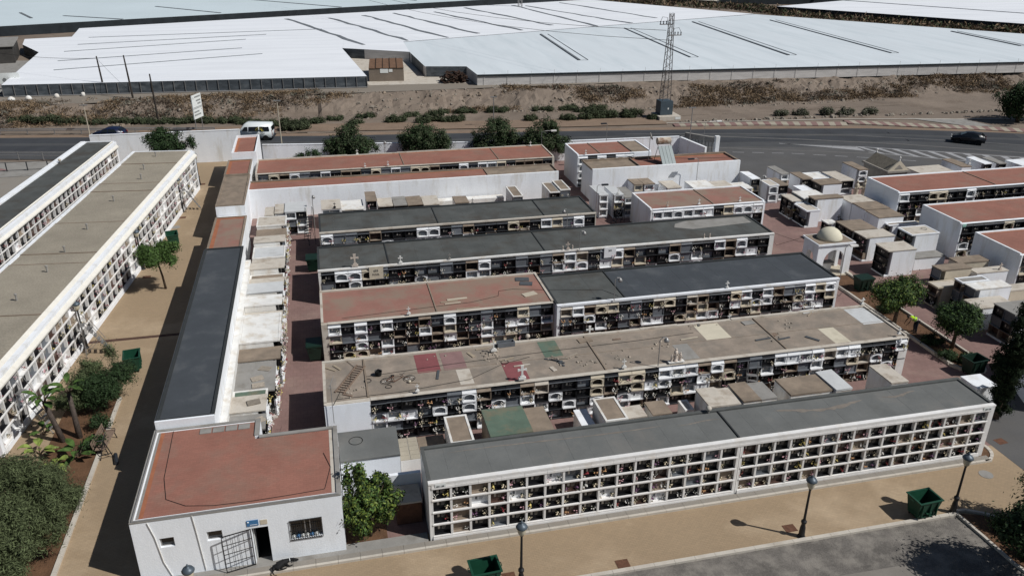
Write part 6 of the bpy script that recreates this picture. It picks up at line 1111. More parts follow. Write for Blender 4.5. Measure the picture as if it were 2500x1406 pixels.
hatch_prof = [(-1.95, .32), (-2.02, .75), (-1.85, 1.0), (-1.35, 1.38), (-.4, 1.47), (.25, 1.4), (1.0, .98), (1.85, .82), (2.05, .6), (2.0, .3)]
# local +x is forward
ang = math.atan2(89.75 - 88.04, 81.52 - 83.51)
cr = car('black hatchback driving left on the road at the upper right', 82.6, 89.8, ang, hatch_prof, [((.35, 1.33), (.95, 1.02), 'windscreen'), ((-1.75, 1.1), (-1.4, 1.33), 'rear_window')], 1.75, CARB, wins=[[(-1.3, .98), (-.2, .98), (-.2, 1.36), (-1.0, 1.33)], [(-.1, .98), (.85, .98), (.25, 1.32), (-.1, 1.37)]], wx=(-1.25, 1.3), name='black_car')
MB().box(-.1, .35, -.35, -.1, 1.43, 1.5).build('roof_marker', SIGNW, cr) if False else None
car('dark blue car mostly hidden behind the boundary wall at left', -27.0, 115.2, math.radians(169), hatch_prof, [((.35, 1.33), (.95, 1.02), 'windscreen'), ((-1.75, 1.1), (-1.4, 1.33), 'rear_window')], 1.7, mat('blue_car_paint', (.012, .02, .06), rough=.3, spec=.6, bump=0), wins=[[(-1.3, .98), (-.2, .98), (-.2, 1.36), (-1.0, 1.33)], [(-.1, .98), (.85, .98), (.25, 1.32), (-.1, 1.37)]], wx=(-1.25, 1.3), name='blue_car')
van_prof = [(-2.15, .35), (-2.2, 1.1), (-2.08, 2.12), (1.0, 2.2), (1.35, 2.05), (1.95, 1.25), (2.35, 1.05), (2.4, .4)]
vang = math.atan2(1.0, -5.2)
VN = car('white passenger van with yellow sun emblem driving left on the road', -8.3, 110.9, vang, van_prof, [((1.4, 1.97), (1.9, 1.3), 'windscreen')], 1.85, VANW, name='white_van', cat='van', wins=[[(-1.9, 1.22), (-.65, 1.22), (-.65, 1.78), (-1.82, 1.78)], [(-.5, 1.22), (.75, 1.22), (.75, 1.75), (-.5, 1.78)], [(.9, 1.22), (1.65, 1.22), (1.3, 1.72), (.9, 1.74)]], wx=(-1.35, 1.45))
# facing side of the van: with heading to the left the visible side is local +y
YS = mat('yellow_emblem', (.75, .62, .12), bump=0)
mb = MB(); cx_, cz_ = -.62, 1.18
for k in range(9):
    a = PI * (k + .5) / 9; mb.box(-.02, .02, 0, .012, .42, .58); i = len(mb.v) - 8
    for q in range(i, i + 8): vx, vy, vz = mb.v[q]; mb.v[q] = (cx_ + vz * math.cos(a) + vx * math.sin(a), .90 + vy, cz_ + vz * math.sin(a) - vx * math.cos(a))
mb.tube([(cx_ + .34 * math.cos(PI * k / 10), .905, cz_ + .34 * math.sin(PI * k / 10)) for k in range(11)], .025, 4); mb.build('sun_emblem', YS, VN)
text_mesh('ani', .5, INK, VN, (-1.0, .955, .98), (PI / 2, 0, PI), align='CENTER')
mb = MB(); mb.box(-2.235, -2.19, -.75, -.05, 1.25, 1.85); mb.box(-2.235, -2.19, .05, .75, 1.25, 1.85); mb.build('rear_window', GLASS, VN); MB().box(-2.3, -2.15, -.9, .9, .35, .55).build('bumper', DGREY_METAL, VN)

# ------------------------------------------------------------------ people and dog
def skin(name, V, E, Rr, m, parent, sub=2, root=0):
    me = bpy.data.meshes.new(name); me.from_pydata(V, E, []); me.materials.append(m); o = link(name, me, parent)
    md = o.modifiers.new('skin', 'SKIN'); sv = me.skin_vertices[0].data
    for i, r in enumerate(Rr): sv[i].radius = (r, r) if not isinstance(r, tuple) else r
    for i in range(len(V)): sv[i].use_root = (i == root)
    md.use_smooth_shade = True; o.modifiers.new('sub', 'SUBSURF').levels = sub; o.modifiers['sub'].render_levels = sub; return o
PE = empty('person', (39.85, 44.0, .1), math.radians(165), 'gardener in a yellow high-visibility vest bending over the planter', 'person')
# local +x is where the person faces
V = [(0, 0, .92), (0, .11, .88), (.03, .13, .48), (-.02, .14, .08), (.14, .14, .04), (0, -.11, .88), (.06, -.13, .48), (.0, -.15, .08), (.17, -.15, .04), (.22, 0, 1.08), (.42, 0, 1.16), (.50, .17, 1.14), (.60, .22, .90), (.72, .17, .68), (.50, -.17, 1.14), (.62, -.22, .90), (.76, -.15, .70), (.54, 0, 1.16), (.62, 0, 1.15), (.70, 0, 1.14)]
E_ = [(0, 1), (1, 2), (2, 3), (3, 4), (0, 5), (5, 6), (6, 7), (7, 8), (0, 9), (9, 10), (10, 11), (11, 12), (12, 13), (10, 14), (14, 15), (15, 16), (10, 17), (17, 18), (18, 19)]
skin('body', V, E_, [.12, .095, .062, .042, .035, .095, .062, .042, .035, .13, .14, .06, .042, .032, .06, .042, .032, .055, .09, .08], SKIN, PE)
skin('trousers', [V[0], V[1], V[2], V[3], V[5], V[6], V[7]], [(0, 1), (1, 2), (2, 3), (0, 4), (4, 5), (5, 6)], [.145, .115, .085, .065, .115, .085, .065], CLOTHD, PE)
skin('vest', [(.02, 0, .95), (.22, 0, 1.08), (.42, 0, 1.16), (.5, .15, 1.15), (.5, -.15, 1.15)], [(0, 1), (1, 2), (2, 3), (2, 4)], [(.16, .17), (.17, .19), (.165, .19), .09, .09], VEST, PE)
for t in (.25, .7): b_ = MB().lathe([(.192, -.02), (.198, .02)], 16).build('reflective_band', REFL, PE, loc=(.05 + .36 * t, 0, .965 + .19 * t)); b_.rotation_euler.y = 1.1; b_.scale = (1, 1.1, 1)
MB().lathe([(.085, 0), (.1, .05), (.07, .1), (.02, .12)], 12).build('hair', FUR, PE, smooth=True, loc=(.69, 0, 1.17))
for s_ in (-1, 1):
    MB().box(-.06, .18, -.05, .05, -.02, .08).build('shoe', RUBBER, PE, loc=(0, .145 * s_, 0))
    for k in range(5): MB().tube([(.74, s_ * (.13 + .018 * k), .66), (.78, s_ * (.13 + .02 * k), .61), (.77, s_ * (.13 + .02 * k), .56)], .009, 5).build('finger', SKIN, PE)
DG = empty('dog', (-3.55, 30.2, .10), math.radians(12), 'black dog curled on the pavement in front of the office door', 'dog')
V = [(0, 0, .16), (.2, .04, .17), (.36, .10, .15), (.52, .10, .14), (.66, .04, .12), (.82, .01, .08), (-.2, -.03, .15), (-.34, -.10, .12), (-.42, -.26, .06), (-.38, -.44, .035), (-.26, -.56, .03), (-.12, -.22, .08), (.06, -.28, .05), (.24, -.24, .04), (.24, -.08, .08), (.36, -.20, .05), (.52, -.16, .04), (-.36, -.22, .09)]
E_ = [(0, 1), (1, 2), (2, 3), (3, 4), (4, 5), (0, 6), (6, 7), (7, 17), (17, 8), (8, 9), (9, 10), (6, 11), (11, 12), (12, 13), (1, 14), (14, 15), (15, 16)]
skin('body', V, E_, [.15, .15, .085, .075, .07, .04, .15, .11, .035, .022, .014, .09, .035, .028, .06, .034, .028, .06], FUR, DG)
MB().lathe([(.088, -.012), (.088, .012)], 14).build('collar', SIGNW, DG, loc=(.43, .10, .15)).rotation_euler.y = PI / 2
for s_ in (-1, 1): MB().tube([(.62, .05 + s_ * .06, .16), (.57, .05 + s_ * .11, .12)], [.03, .012], 6).build('ear', FUR, DG)
tag(MB().tube([(-3.2, 30.1, .25), (-3.4, 30.35, .16), (-3.5, 30.7, .12), (-3.55, 31.2, .1)], .008, 4).build('leash', GALV), 'thin leash running from the black dog into the office door', 'leash')

# ------------------------------------------------------------------ roof things
def cross(label, x, y, z, s_=1.0, m=CROSSW, first={}, rz=0, base=True, flare=False):
    e = empty('cross', (x, y, z), rz, label, 'cross', 'crosses on the niche blocks')
    if base: MB().box(-.16 * s_, .16 * s_, -.08, .08, 0, .1 * s_).box(-.1 * s_, .1 * s_, -.06, .06, .101 * s_, .17 * s_).build('base', m, e)
    if flare:
        MB().xprism([(-.05, .171), (.05, .171), (.035, .42), (.09, .44), (.2, .40), (.2, .52), (.06, .5), (.07, .68), (-.07, .68), (-.06, .5), (-.2, .52), (-.2, .40), (-.09, .44), (-.035, .42)], -.03, .03).build('cross_shape', m, e, loc=(0, 0, 0)).scale = (s_, 1, s_)
    else: MB().box(-.028 * s_, .028 * s_, -.025, .025, .17 * s_, .66 * s_).box(-.15 * s_, -.03 * s_, -.022, .022, .44 * s_, .5 * s_).box(.03 * s_, .15 * s_, -.022, .022, .44 * s_, .5 * s_).build('cross_shape', m, e)
    return e
for x, y, z, s_, m, fl_, lb in ((1.55, 58.0, 2.85, 1.9, STATUE, True, 'big carved stone cross on a block near the left end of the dark grey roof'), (4.95, 57.95, 2.85, 1.1, CROSSW, True, 'white angel-topped cross right of the big carved cross'), (8.7, 57.95, 2.85, .9, CONC_GREY, False, 'small grey cross on the dark grey roof parapet'), (18.2, 57.95, 2.85, 1.1, STATUE, True, 'carved cross between two small urns on the grey roof parapet'), (4.55, 49.1, 2.85, 1.0, CROSSW, False, 'white cross on the front edge of the red roof'), (27.2, 48.45, 2.85, .9, CROSSW, True, 'small white cross on the white coping of the blue-black roof'),
                             (3.9, 39.3, 2.85, .9, CROSSW, False, 'white cross on the front left of the patched roof'), (9.9, 39.3, 2.85, 1.7, CROSSW, True, 'tall white cross on a pedestal at the pink painted roof patch'), (16.05, 39.3, 2.85, 1.1, CROSSW, False, 'white cross on rocks left of the statue group'), (35.0, 43.9, 2.85, .9, CROSSW, True, 'white cross at the far right corner of the patched roof'), (34.5, 39.35, 2.95, .9, CROSSW, False, 'white cross above the arched white niche at the right end'),
                             (15.5, 44.1, 2.45, 1.5, CROSSW, True, 'broad stone cross behind the patched roof, middle'), (25.2, 44.1, 2.5, 1.1, CROSSW, False, 'white cross behind the cream roof patch, left one'), (29.6, 44.0, 2.5, .9, CROSSW, False, 'white cross behind the cream roof patch, right one'), (9.0, 42.9, 2.85, 1.4, CROSSW, False, 'white obelisk-based cross near the grey stone box'),
                             (.55, 74.5, 2.05, 1.0, IRON, False, 'black iron cross on the sand stained back tomb'), (13.5, 74.0, 1.7, 1.0, CONC_GREY, False, 'grey cross showing above the short dark roof'), (3.6, 90.1, 2.8, 1.1, CROSSW, False, 'white cross on the back edge of the rearmost roof'), (23.2, 89.6, 2.8, 1.1, CROSSW, False, 'white cross with scrolls at the right end of the rearmost roof'), (4.1, 84.9, 2.85, .8, CROSSW, False, 'small white cross on the front of the rearmost block, left'), (6.5, 84.9, 2.85, .9, CROSSW, False, 'small white cross on the front of the rearmost block, right'),
                             (30.1, 66.1, 2.85, 1.0, STATUE, False, 'thin cross on the left front of the pink-red roof'), (33.2, 66.1, 2.85, 1.0, CROSSW, False, 'thin cross in the middle front of the pink-red roof'), (37.3, 66.1, 2.85, .9, CROSSW, False, 'thin cross on the right front of the pink-red roof'), (27.4, 71.7, 2.45, 1.1, CROSSW, False, 'cross on the stacked white tomb'), (27.4, 82.1, 3.65, .9, CROSSW, False, 'white cross on the tall block with small red roofs'), (50.2, 48.3, 2.2, 1.0, STATUE, True, 'stone cross beside the white grey-capped tomb at right'), (44.6, 61.3, 1.85, 1.5, IRON, False, 'black iron cross behind the domed shrine'), (70.2, 75.3, 1.9, 1.2, CROSSW, False, 'white cross on small monument behind the terracotta block'), (33.0, 74.9, 1.9, .8, CROSSW, False, 'small cross among tombs under the long wall')):
    cross(lb, x, y, z, s_ * .78, m, flare=fl_)
def statue(label, x, y, z, h, m=CROSSW, cat='statue'):
    e = empty('statue', (x, y, z), 0, label, cat); MB().lathe([(.16 * h, 0), (.17 * h, .06 * h), (.12 * h, .1 * h), (.14 * h, .3 * h), (.11 * h, .55 * h), (.13 * h, .72 * h), (.05 * h, .8 * h)], 10).build('figure', m, e, smooth=True); MB().lathe([(.03 * h, 0), (.075 * h, .06 * h), (.07 * h, .13 * h), (.02 * h, .17 * h)], 10).build('head', m, e, smooth=True, loc=(0, 0, .79 * h)); MB().tube([(-.12 * h, -.02, .68 * h), (-.16 * h, -.08 * h, .5 * h), (-.04 * h, -.14 * h, .55 * h)], .035 * h, 6).tube([(.12 * h, -.02, .68 * h), (.16 * h, -.08 * h, .5 * h), (.04 * h, -.14 * h, .55 * h)], .035 * h, 6).build('arms', m, e); return e
for x, y, z, h, m, lb in ((19.3, 39.35, 2.85, .9, STATUE, 'dark stone figure, tallest of the statue group on the patched roof'), (19.05, 39.35, 2.85, .5, STATUE, 'small kneeling figure left in the statue group'), (19.6, 39.35, 2.85, .6, STATUE, 'small figure right in the statue group'), (17.8, 58.0, 2.85, .35, STATUE, 'small urn left of the carved cross on the grey roof'), (18.6, 58.0, 2.85, .35, STATUE, 'small urn right of the carved cross on the grey roof'), (29.9, 58.0, 2.85, .4, STATUE, 'left of two small busts on the grey roof parapet'), (30.4, 58.0, 2.85, .4, STATUE, 'right of two small busts on the grey roof parapet'),
                       (54.5, 72.8, 0, 1.8, CREAMM, 'cream standing statue, left of two by the black fronted tomb'), (55.3, 72.6, 0, 1.9, CREAMM, 'cream standing statue, right of two by the black fronted tomb'), (34.5, 39.1, 2.3, .5, WHITEM, 'white figure inside the arched niche at the right end')): statue(lb, x, y, z, h, m)
MB().box(18.85, 19.85, 39.2, 39.5, 2.8, 2.86).build('plinth', CROSSW).__setitem__('label', 'white plinth under the statue group'); bpy.data.objects[-1] if False else None
for o in C.objects:
    if o.name == 'plinth' and o.parent is None: o['category'] = 'plinth'
# vent pipes, globes
for i, (x, y) in enumerate(((-20.1, 53.8), (-19.45, 58.4), (-19.2, 62.1), (-18.7, 66.9), (-18.1, 74.0), (-17.2, 83.8), (-16.9, 80.4), (-16.8, 88.4))):
    e = empty('vent_pipe', (x, y, 4.14), 0, f'short grey vent pipe on the gravel roof, {nth(i + 1)} from the near end', 'vent pipe', 'vent pipes on the gravel roof'); MB().tube([(0, 0, 0), (0, 0, .42)], .06, 8).build('pipe', CONC_GREY, e); MB().lathe([(.1, .42), (.1, .5), (.03, .54)], 8).build('cap', CONC_GREY, e)
for x, y, z, lb in ((-7.15, 44.8, 3.22, 'nearer round vent cap on the black roof'), (-7.1, 58.4, 3.22, 'farther round vent cap on the black roof'), (18.4, 33.1, 3.36, 'round vent cap on the back edge of the front block'), (-25.6, 87.5, 4.3, 'pale round cap on the far left roof'), (11.4, 44.0, 2.8, 'rusty small vent on the red roof strip')):
    e = empty('roof_vent', (x, y, z), 0, lb, 'roof vent'); MB().tube([(0, 0, 0), (0, 0, .15)], .06, 8).build('pipe', CONC_GREY, e); MB().lathe([(.06, .12), (.15, .18), (.16, .27), (.09, .36), (.02, .38)], 12).build('cap', CONC_PALE, e, smooth=True)
# antenna on the white end wall
an = empty('antenna', (-.75, 38.9, 1.7), 0, 'television antenna on a thin mast at the left end of the patched roof', 'antenna'); MB().tube([(0, 0, 0), (0, 0, 2.4)], .02, 5).build('mast', GALV, an); MB().tube([(-.1, -.2, 2.3), (.2, .9, 2.45)], .012, 4).build('boom', GALV, an)
for k in range(8): MB().tube([(-.28, -.2 + k * .13, 2.33), (.32, -.24 + k * .13, 2.33)], .008, 4).build('element', GALV, an)
# solar water heater
SH = empty('solar_water_heater', (34.0, 77.2, 3.28), 0, 'solar water heater with rusty tank standing on the red roof', 'solar heater')
mb = MB(); mb.quad((.2, -.1, .1), (1.7, -.1, .1), (1.7, 1.5, 1.7), (.2, 1.5, 1.7)); mb.quad((.2, 0, .03), (.2, 1.6, 1.63), (1.7, 1.6, 1.63), (1.7, 0, .03)); mb.quad((.2, -.1, .1), (.2, 1.5, 1.7), (.2, 1.6, 1.63), (.2, 0, .03)); mb.quad((1.7, -.1, .1), (1.7, 0, .03), (1.7, 1.6, 1.63), (1.7, 1.5, 1.7)); mb.quad((.2, -.1, .1), (.2, 0, .03), (1.7, 0, .03), (1.7, -.1, .1)); mb.build('collector', PANEL, SH)
for x in (.57, .95, 1.33): MB().tube([(x, -.1, .115), (x, 1.5, 1.715)], .012, 4).build('collector_rib', GALV, SH)
t_ = MB().lathe([(.1, 0), (.36, .05), (.36, 1.5), (.1, 1.55)], 16).build('tank', TANK, SH, smooth=False, loc=(.15, 1.85, 2.15)); t_.rotation_euler.y = PI / 2
for x in (.2, 1.65): MB().tube([(x, 1.5, 1.7), (x, 2.3, 0)], .03, 5).tube([(x, -.05, .05), (x, 2.3, 0)], .03, 5).tube([(x, 1.5, 1.7), (x, 1.9, 2.0)], .03, 5).build('stand', RUST, SH)
sdh = empty('satellite_dish', (33.6, 79.6, 3.3), .5, 'grey satellite dish on the roof behind the solar tank', 'satellite dish'); MB().tube([(0, 0, 0), (0, 0, 2.4)], .03, 5).build('mast', GALV, sdh); d_ = MB().lathe([(.02, 0), (.25, .05), (.42, .16)], 16).build('dish', CONC_GREY, sdh, smooth=True, loc=(0, 0, 2.5)); d_.rotation_euler = (1.2, 0, .6)
# debris on the patched roof
Z = 2.742; R = random.Random(31)
def plank(label, x, y, L_, W_, rz, m=WOODPALE, h=.04, name='plank', cat='plank', z=Z): return tag(MB().box(-L_ / 2, L_ / 2, -W_ / 2, W_ / 2, 0, h).build(name, m, None, loc=(x, y, z), rz=rz), label, cat)
ld = empty('ladder', (.35, 41.6, Z), math.radians(64), 'weathered wooden ladder lying on the left end of the patched roof', 'ladder')
for s_ in (-.26, .26): MB().box(-1.55, 1.55, s_ - .03, s_ + .03, 0, .08).build('rail', WOOD, ld)
for k in range(13): MB().box(-1.45 + k * .24, -1.40 + k * .24, -.23, .23, .02, .06).build('rung', WOOD, ld)
for i, (x, y, L_, W_, rz, m, lb) in enumerate(((-.75, 43.0, .75, .12, -.7, WOODPALE, 'pale plank near the left corner of the patched roof'), (-.35, 43.1, .7, .14, -1.0, WOODPALE, 'second pale plank crossing the first at the left corner'), (5.3, 41.0, 1.0, .14, 1.35, PLANKGREY, 'dark slate strip lying right of the old bicycle'), (3.9, 40.4, .6, .06, -.4, WOODPALE, 'short pale stick near the yellow ball'), (.1, 39.9, .6, .12, -.6, WOOD, 'brown board near the front left edge'), (8.4, 43.5, .8, .1, .1, WOODPALE, 'pale batten near the back edge'), (7.6, 42.9, .7, .2, -1.2, WOODPALE, 'short broad pale board right of the pink patch'), (9.6, 41.9, .9, .08, .2, WOODPALE, 'thin batten left of the red patch'), (10.3, 41.0, 1.0, .1, .05, CONC_PALE, 'white strip before the red patch'), (14.9, 43.2, .9, .5, .1, CONC_BROWN, 'flat brown slab right of the green patch'),
    (12.3, 41.2, 1.1, .12, -.5, PLANKGREY, 'grey slate strip, longest in the slate pile'), (12.5, 41.0, .9, .12, -.7, PLANKGREY, 'grey slate strip across the slate pile'), (12.8, 41.3, .8, .12, -.3, STONE, 'pale strip on the slate pile'), (12.6, 40.7, .7, .12, -1.2, PLANKGREY, 'short slate strip at the foot of the slate pile'), (12.0, 40.2, .5, .25, -1.3, CONC_PALE, 'pale stone block in front of the slate pile'), (13.5, 41.5, .9, .1, .4, STONE, 'pale strip right of the slate pile'), (25.9, 40.9, 1.1, .14, .1, PLANKGREY, 'left dark slate strip on the right of the patched roof'), (27.2, 40.7, 1.0, .13, .15, PLANKGREY, 'right dark slate strip on the patched roof'), (26.9, 41.3, .4, .3, .6, WOOD, 'small dark block by the slate strips'), (29.0, 40.3, .9, .2, -.9, PLANKGREY, 'grey curved tile near the cream patch'), (16.9, 42.9, .5, .14, 0, WOOD, 'brown clay pipe piece on the patched roof'), (22.8, 43.7, .6, .1, 1.2, PLANKGREY, 'slate strip beside the large cream patch'), (30.9, 43.6, 1.2, .06, .7, WOODPALE, 'thin pale stick at the right part of the roof'), (26.1, 43.2, .8, .5, .1, CONC_GREY, 'grey slab with round stone behind the cream patch'), (30.9, 43.9, 1.1, .45, .1, PATCH_WHITE, 'white board at the back edge of the roof right part'), (21.4, 42.0, 1.2, .1, .1, CREAMM, 'pale line of mortar near the lamp pole'))): plank(lb, x, y, L_, W_, rz, m)
for i, (x, y, L_, W_, rz, m, lb) in enumerate(((8.1, 50.9, 1.4, .2, .05, CREAMM, 'long pale plank on the red roof, upper of pile'), (7.5, 50.6, 1.2, .12, .0, WOODPALE, 'pale batten on the red roof, left of pile'), (7.7, 50.3, 1.1, .12, .05, CREAMM, 'broken pale strip on the red roof, lower of pile'), (13.3, 53.2, 1.0, .6, -.2, PLANKGREY, 'dark roofing sheet lying near the top corner of the red roof'), (13.4, 52.4, .9, .6, -.3, PLANKGREY, 'second dark roofing sheet on the red roof corner'), (13.2, 50.6, 1.0, .55, .3, CREAMM, 'cream board on the right edge of the red roof'), (8.6, 49.3, 1.6, .08, .0, WOODPALE, 'thin batten along the front of the red roof'))): plank(lb, x, y, L_, W_, rz, m, z=2.74)
g_ = 'rubble pieces on the patched roof'; sm = []
for k in range(110):
    cx_, cy_, pl_ = R.choice(((9.0, 43.2, 'near the grey stone trough'), (8.8, 42.6, 'near the grey stone trough'), (.5, 40.2, 'at the foot of the wooden ladder'), (12.5, 41.0, 'around the slate pile'), (14.0, 40.5, 'right of the slate pile'), (22.5, 43.6, 'left of the big cream patch'), (8.9, 41.9, 'left of the red front patch'), (26.5, 41.0, 'around the dark slate strips'), (5.5, 43.0, 'by the red painted patch'), (19.5, 41.5, 'behind the statue group'), (28.5, 42.5, 'on the right third of the roof'), (16.5, 41.0, 'between the slate pile and the lamp pole'))); mb = MB(); lump(mb, 0, 0, .03, R.uniform(.03, .075)); tag(mb.build('masonry_piece', STONE, None, loc=(cx_ + R.gauss(0, .45), min(43.6, max(39.6, cy_ + R.gauss(0, .3))), Z)), 'small broken masonry piece on the patched roof ' + pl_, 'masonry piece', g_ + ' ' + pl_)
tag(MB().lathe([(.02, 0), (.09, .04), (.09, .12), (.02, .16)], 10).build('ball', YELLOW if False else CREAMM, None, smooth=True, loc=(3.6, 40.5, Z)), 'pale yellow ball on the patched roof', 'ball')
bt = empty('bucket', (1.95, 41.7, Z), 0, 'black bucket beside the old bicycle on the patched roof', 'bucket'); MB().lathe([(.17, 0), (.22, .3), (.2, .3), (.15, .03)], 14).build('body', RUBBER, bt); MB().tube([(-.2, 0, .3), (0, .1, .42), (.2, 0, .3)], .01, 5).build('handle', GALV, bt)
bk = empty('bicycle', (2.9, 40.9, Z + .03), -.15, 'rusty bicycle lying flat on the patched roof', 'bicycle')
def hoop(r, c, m, par, nm, t=.018): return MB().tube([(c[0] + r * math.cos(2 * PI * k / 20), c[1] + r * math.sin(2 * PI * k / 20), c[2]) for k in range(21)], t, 5).build(nm, m, par)
for c in ((-.55, -.1, .03), (.75, .1, .04)):
    wv = hoop(.31, c, RUBBER, bk, 'wheel'); MB().lathe([(.03, 0), (.03, .05)], 8).build('hub', RUST, wv, loc=c)
    for k in range(6): a = PI * k / 6; MB().tube([(c[0] - .3 * math.cos(a), c[1] - .3 * math.sin(a), c[2]), (c[0] + .3 * math.cos(a), c[1] + .3 * math.sin(a), c[2])], .005, 4).build('spoke', GALV, wv)
MB().tube([(-.55, -.1, .06), (-.1, -.25, .06), (.35, .25, .06), (-.2, .3, .06), (-.55, -.1, .06)], .02, 5).tube([(-.1, -.25, .06), (-.25, .38, .06)], .02, 5).tube([(.75, .1, .06), (.4, .25, .06), (.3, .45, .06)], .02, 5).build('frame', RUST, bk); MB().box(-.35, -.15, .36, .44, .04, .1).build('saddle', RUBBER, bk); MB().tube([(.15, .5, .1), (.3, .45, .1), (.42, .62, .1)], .015, 5).build('handlebar', IRON, bk)
for i, (x, y, r) in enumerate(((1.3, 41.2, .2), (2.4, 40.3, .17), (9.4, 41.6, .22), (50.0, 56.9, .25), (.3, 36.2, .35))): tag(hoop(r, (x, y, [Z + .02, Z + .02, Z + .02, 2.46, 2.23][i]), CABLE, None, 'cable_coil', .015), ['coil of black hose beside the wooden ladder', 'half coil of hose below the bicycle', 'tangle of wire left of the red patch', 'coil of black cable on the tall white tomb', 'loop of cable on the grey shed roof'][i], 'cable coil')
sb = empty('stone_box', (9.9, 43.6, Z), .05, 'open grey stone trough at the back edge of the patched roof', 'trough'); MB().box(-.55, .55, -.2, -.15, 0, .3).box(-.55, .55, .15, .2, 0, .3).box(-.55, -.5, -.149, .149, 0, .3).box(.5, .55, -.149, .149, 0, .3).build('sides', GREYG, sb); MB().box(-.499, .499, -.149, .149, 0, .03).build('bottom', GREYG, sb)
def cable(label, P, r=.014, z=None): return tag(MB().tube([(p[0], p[1], p[2] if len(p) > 2 else z) for p in P], r, 4).build('cable', CABLE), label, 'cable')
cable('black cable winding from the back edge past the ladder to the wall', [(.2, 43.8), (.6, 43.0), (.4, 42), (.3, 41.2), (-.2, 40.6), (-.5, 39.6), (-.7, 39.0)], z=Z + .02); cable('long cable stretched across the middle of the patched roof', [(1.2, 41.7), (5, 42.0), (9, 42.2), (13, 42.35), (18, 42.45), (22, 42.7)], z=Z + .01); cable('thin cable along the front of the patched roof', [(-.5, 39.6), (3, 39.6), (7, 40.1), (9.2, 41.4), (11, 41.9)], z=Z + .012)
cable('thin cable curling over the red roof', [(.2, 49.6), (4, 49.9), (9, 50.2), (11, 50.8), (11.2, 51.6), (12.2, 51.7), (14, 51.2), (18.4, 50.2), (19.2, 49.0)], z=2.745); cable('black cable hanging across from the pink-red roof to the shrine', [(36.1, 62.6, 2.85), (37.6, 60.5, 1.8), (38.4, 57.5, 2.0), (39.8, 54.6, 2.93)]); cable('cable drooping from the dark grey roof corner', [(36.2, 60.0, 2.8), (37.0, 58.5, 1.4), (38.4, 56.4, 2.9)])
cable('black cable sagging along the red roof with solar heater', [(35.6, 79.6, 3.4), (38.5, 79.0, 3.35), (42.6, 78.2, 3.45)], .02); cable('thin cable along the right roof edge of the patched block', [(34.5, 43.6), (35.2, 43.0), (35.0, 42.0), (35.3, 40.6)], z=Z + .1)
cable('cable fallen from the blue-black roof corner beside the shrine', [(36.1, 53.3, 2.8), (36.9, 51.0, .8), (38.0, 50.4, .2), (40.2, 52.4, .1)])
# number marks painted on two niche fronts
n_ = tag(MB().box(2.55, 3.6, 57.76, 57.80, 1.75, 2.78).build('cement_panel', CREAMM), 'cream cement niche panel marked 655 M.S.R. below the dark grey roof', 'panel'); text_mesh('655', .24, INK, n_, (3.05, 57.75, 2.45), (PI / 2, 0, 0)); text_mesh('M.S.R.', .22, INK, n_, (3.05, 57.75, 2.15), (PI / 2, 0, 0))
n_ = tag(MB().box(21.2, 22.2, 57.76, 57.80, 1.9, 2.78).build('cement_panel', WHITEM), 'white plastered niche panel marked 201 below the dark grey roof', 'panel'); text_mesh('201', .22, INK, n_, (21.7, 57.75, 2.5), (PI / 2, 0, 0))
tag(MB().tube([(-.25, 0, 0), (.2, 0, 0), (.35, .2, 0)], .16, 8).build('boulder', STONE, None, loc=(37.9, 37.4, .15)), 'broken pale stone beside the cypress foot', 'stone')
tag(MB().prism([(39.9, 33.5), (48, 33.5), (48, 37.9), (41.8, 37.9)], 0, 2.6).build('edge_building', RENDER), 'white walled building cut by the right edge behind the cypress', 'building')

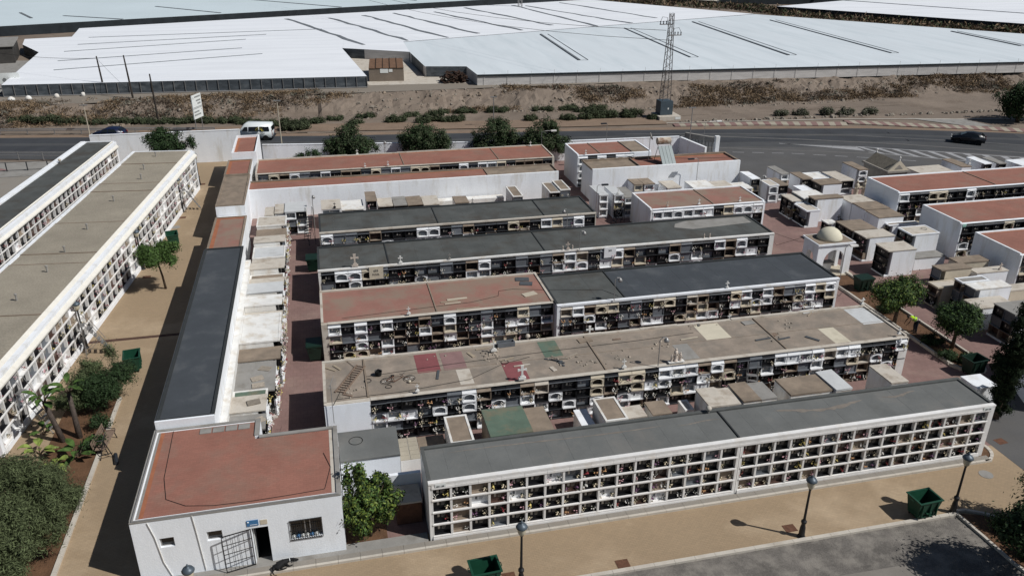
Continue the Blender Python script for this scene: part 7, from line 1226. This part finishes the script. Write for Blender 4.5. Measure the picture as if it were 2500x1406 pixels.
# ------------------------------------------------------------------ flower bunches : the 290 nearest singly, the rest as one mass
def bouquet_mesh(col, seed):
    R = random.Random(seed); mb = MB()
    mb.lathe([(.035, -.11), (.05, -.02), (.035, .0)], 6, 2)
    for k in range(13):
        a = R.uniform(0, 2 * PI); ph = R.uniform(-.1, 1.4); rr = R.uniform(.06, .17); c = Vector((rr * math.cos(a) * math.cos(ph * .6), rr * .6 * math.sin(a), .08 + rr * math.sin(ph))); s_ = R.uniform(.025, .045)
        i = len(mb.v); mb.v += [tuple(c + Vector(q) * s_) for q in ((1, 0, 0), (-1, 0, 0), (0, 1, 0), (0, -1, 0), (0, 0, 1), (0, 0, -1))]
        for f in ((0, 2, 4), (2, 1, 4), (1, 3, 4), (3, 0, 4), (2, 0, 5), (1, 2, 5), (3, 1, 5), (0, 3, 5)): mb.f.append(tuple(i + q for q in f)); mb.m.append(0 if k % 4 else 1)
    return mb.mesh('flower_bunch', [PETALS[col], STEM, CONC_PALE])
BM = {(c, k): bouquet_mesh(c, k * 17 + i) for i, c in enumerate(PETALS) for k in range(2)}
camv = Vector((0, 0, CAM_H)); BOUQ = [b for b in BOUQ if not (b[0][0] < -24 and b[0][1] < 60)]
BOUQ.sort(key=lambda b: (Vector(b[0]) - camv).length)
R = random.Random(77); rest = {}
for i, (p, col, lb, bl) in enumerate(BOUQ):
    me = BM[(col, i % 2)]
    if i < 290:
        o = link('flower_bunch', me, None, p, R.uniform(-.5, .5)); o.scale = (R.uniform(.8, 1.25),) * 3
        w_ = lb.split(); tag(o, ' '.join(w_[:16]), 'flowers', 'flower bunches in the niches')
    else: rest.setdefault(col, []).append((p, me, R.uniform(-.6, .6), R.uniform(.8, 1.3)))
allv = []; allf = []; allm = []; mats_ = [PETALS[c] for c in PETALS] + [STEM, CONC_PALE]; ci = {c: i for i, c in enumerate(PETALS)}
cache = {}
for col, L_ in rest.items():
    for p, me, a, s_ in L_:
        if me.name not in cache: cache[me.name] = (np.array([v.co[:] for v in me.vertices]), [tuple(q.vertices) for q in me.polygons], [q.material_index for q in me.polygons])
        V, F, Mi = cache[me.name]; ca, sa = math.cos(a) * s_, math.sin(a) * s_; o0 = len(allv)
        for v in V: allv.append((p[0] + v[0] * ca - v[1] * sa, p[1] + v[0] * sa + v[1] * ca, p[2] + v[2] * s_))
        allf += [tuple(q + o0 for q in f) for f in F]; allm += [ci[col] if m == 0 else len(PETALS) + m - 1 for m in Mi]
me = bpy.data.meshes.new('flower_bunches'); me.from_pydata(allv, [], allf); [me.materials.append(x) for x in mats_]; me.polygons.foreach_set('material_index', allm); o = link('flower_bunches', me); o['kind'] = 'stuff'; tag(o, 'many small flower bunches in the farther niches', 'flowers')
print('bouquets', len(BOUQ), 'objects', len(bpy.data.objects))
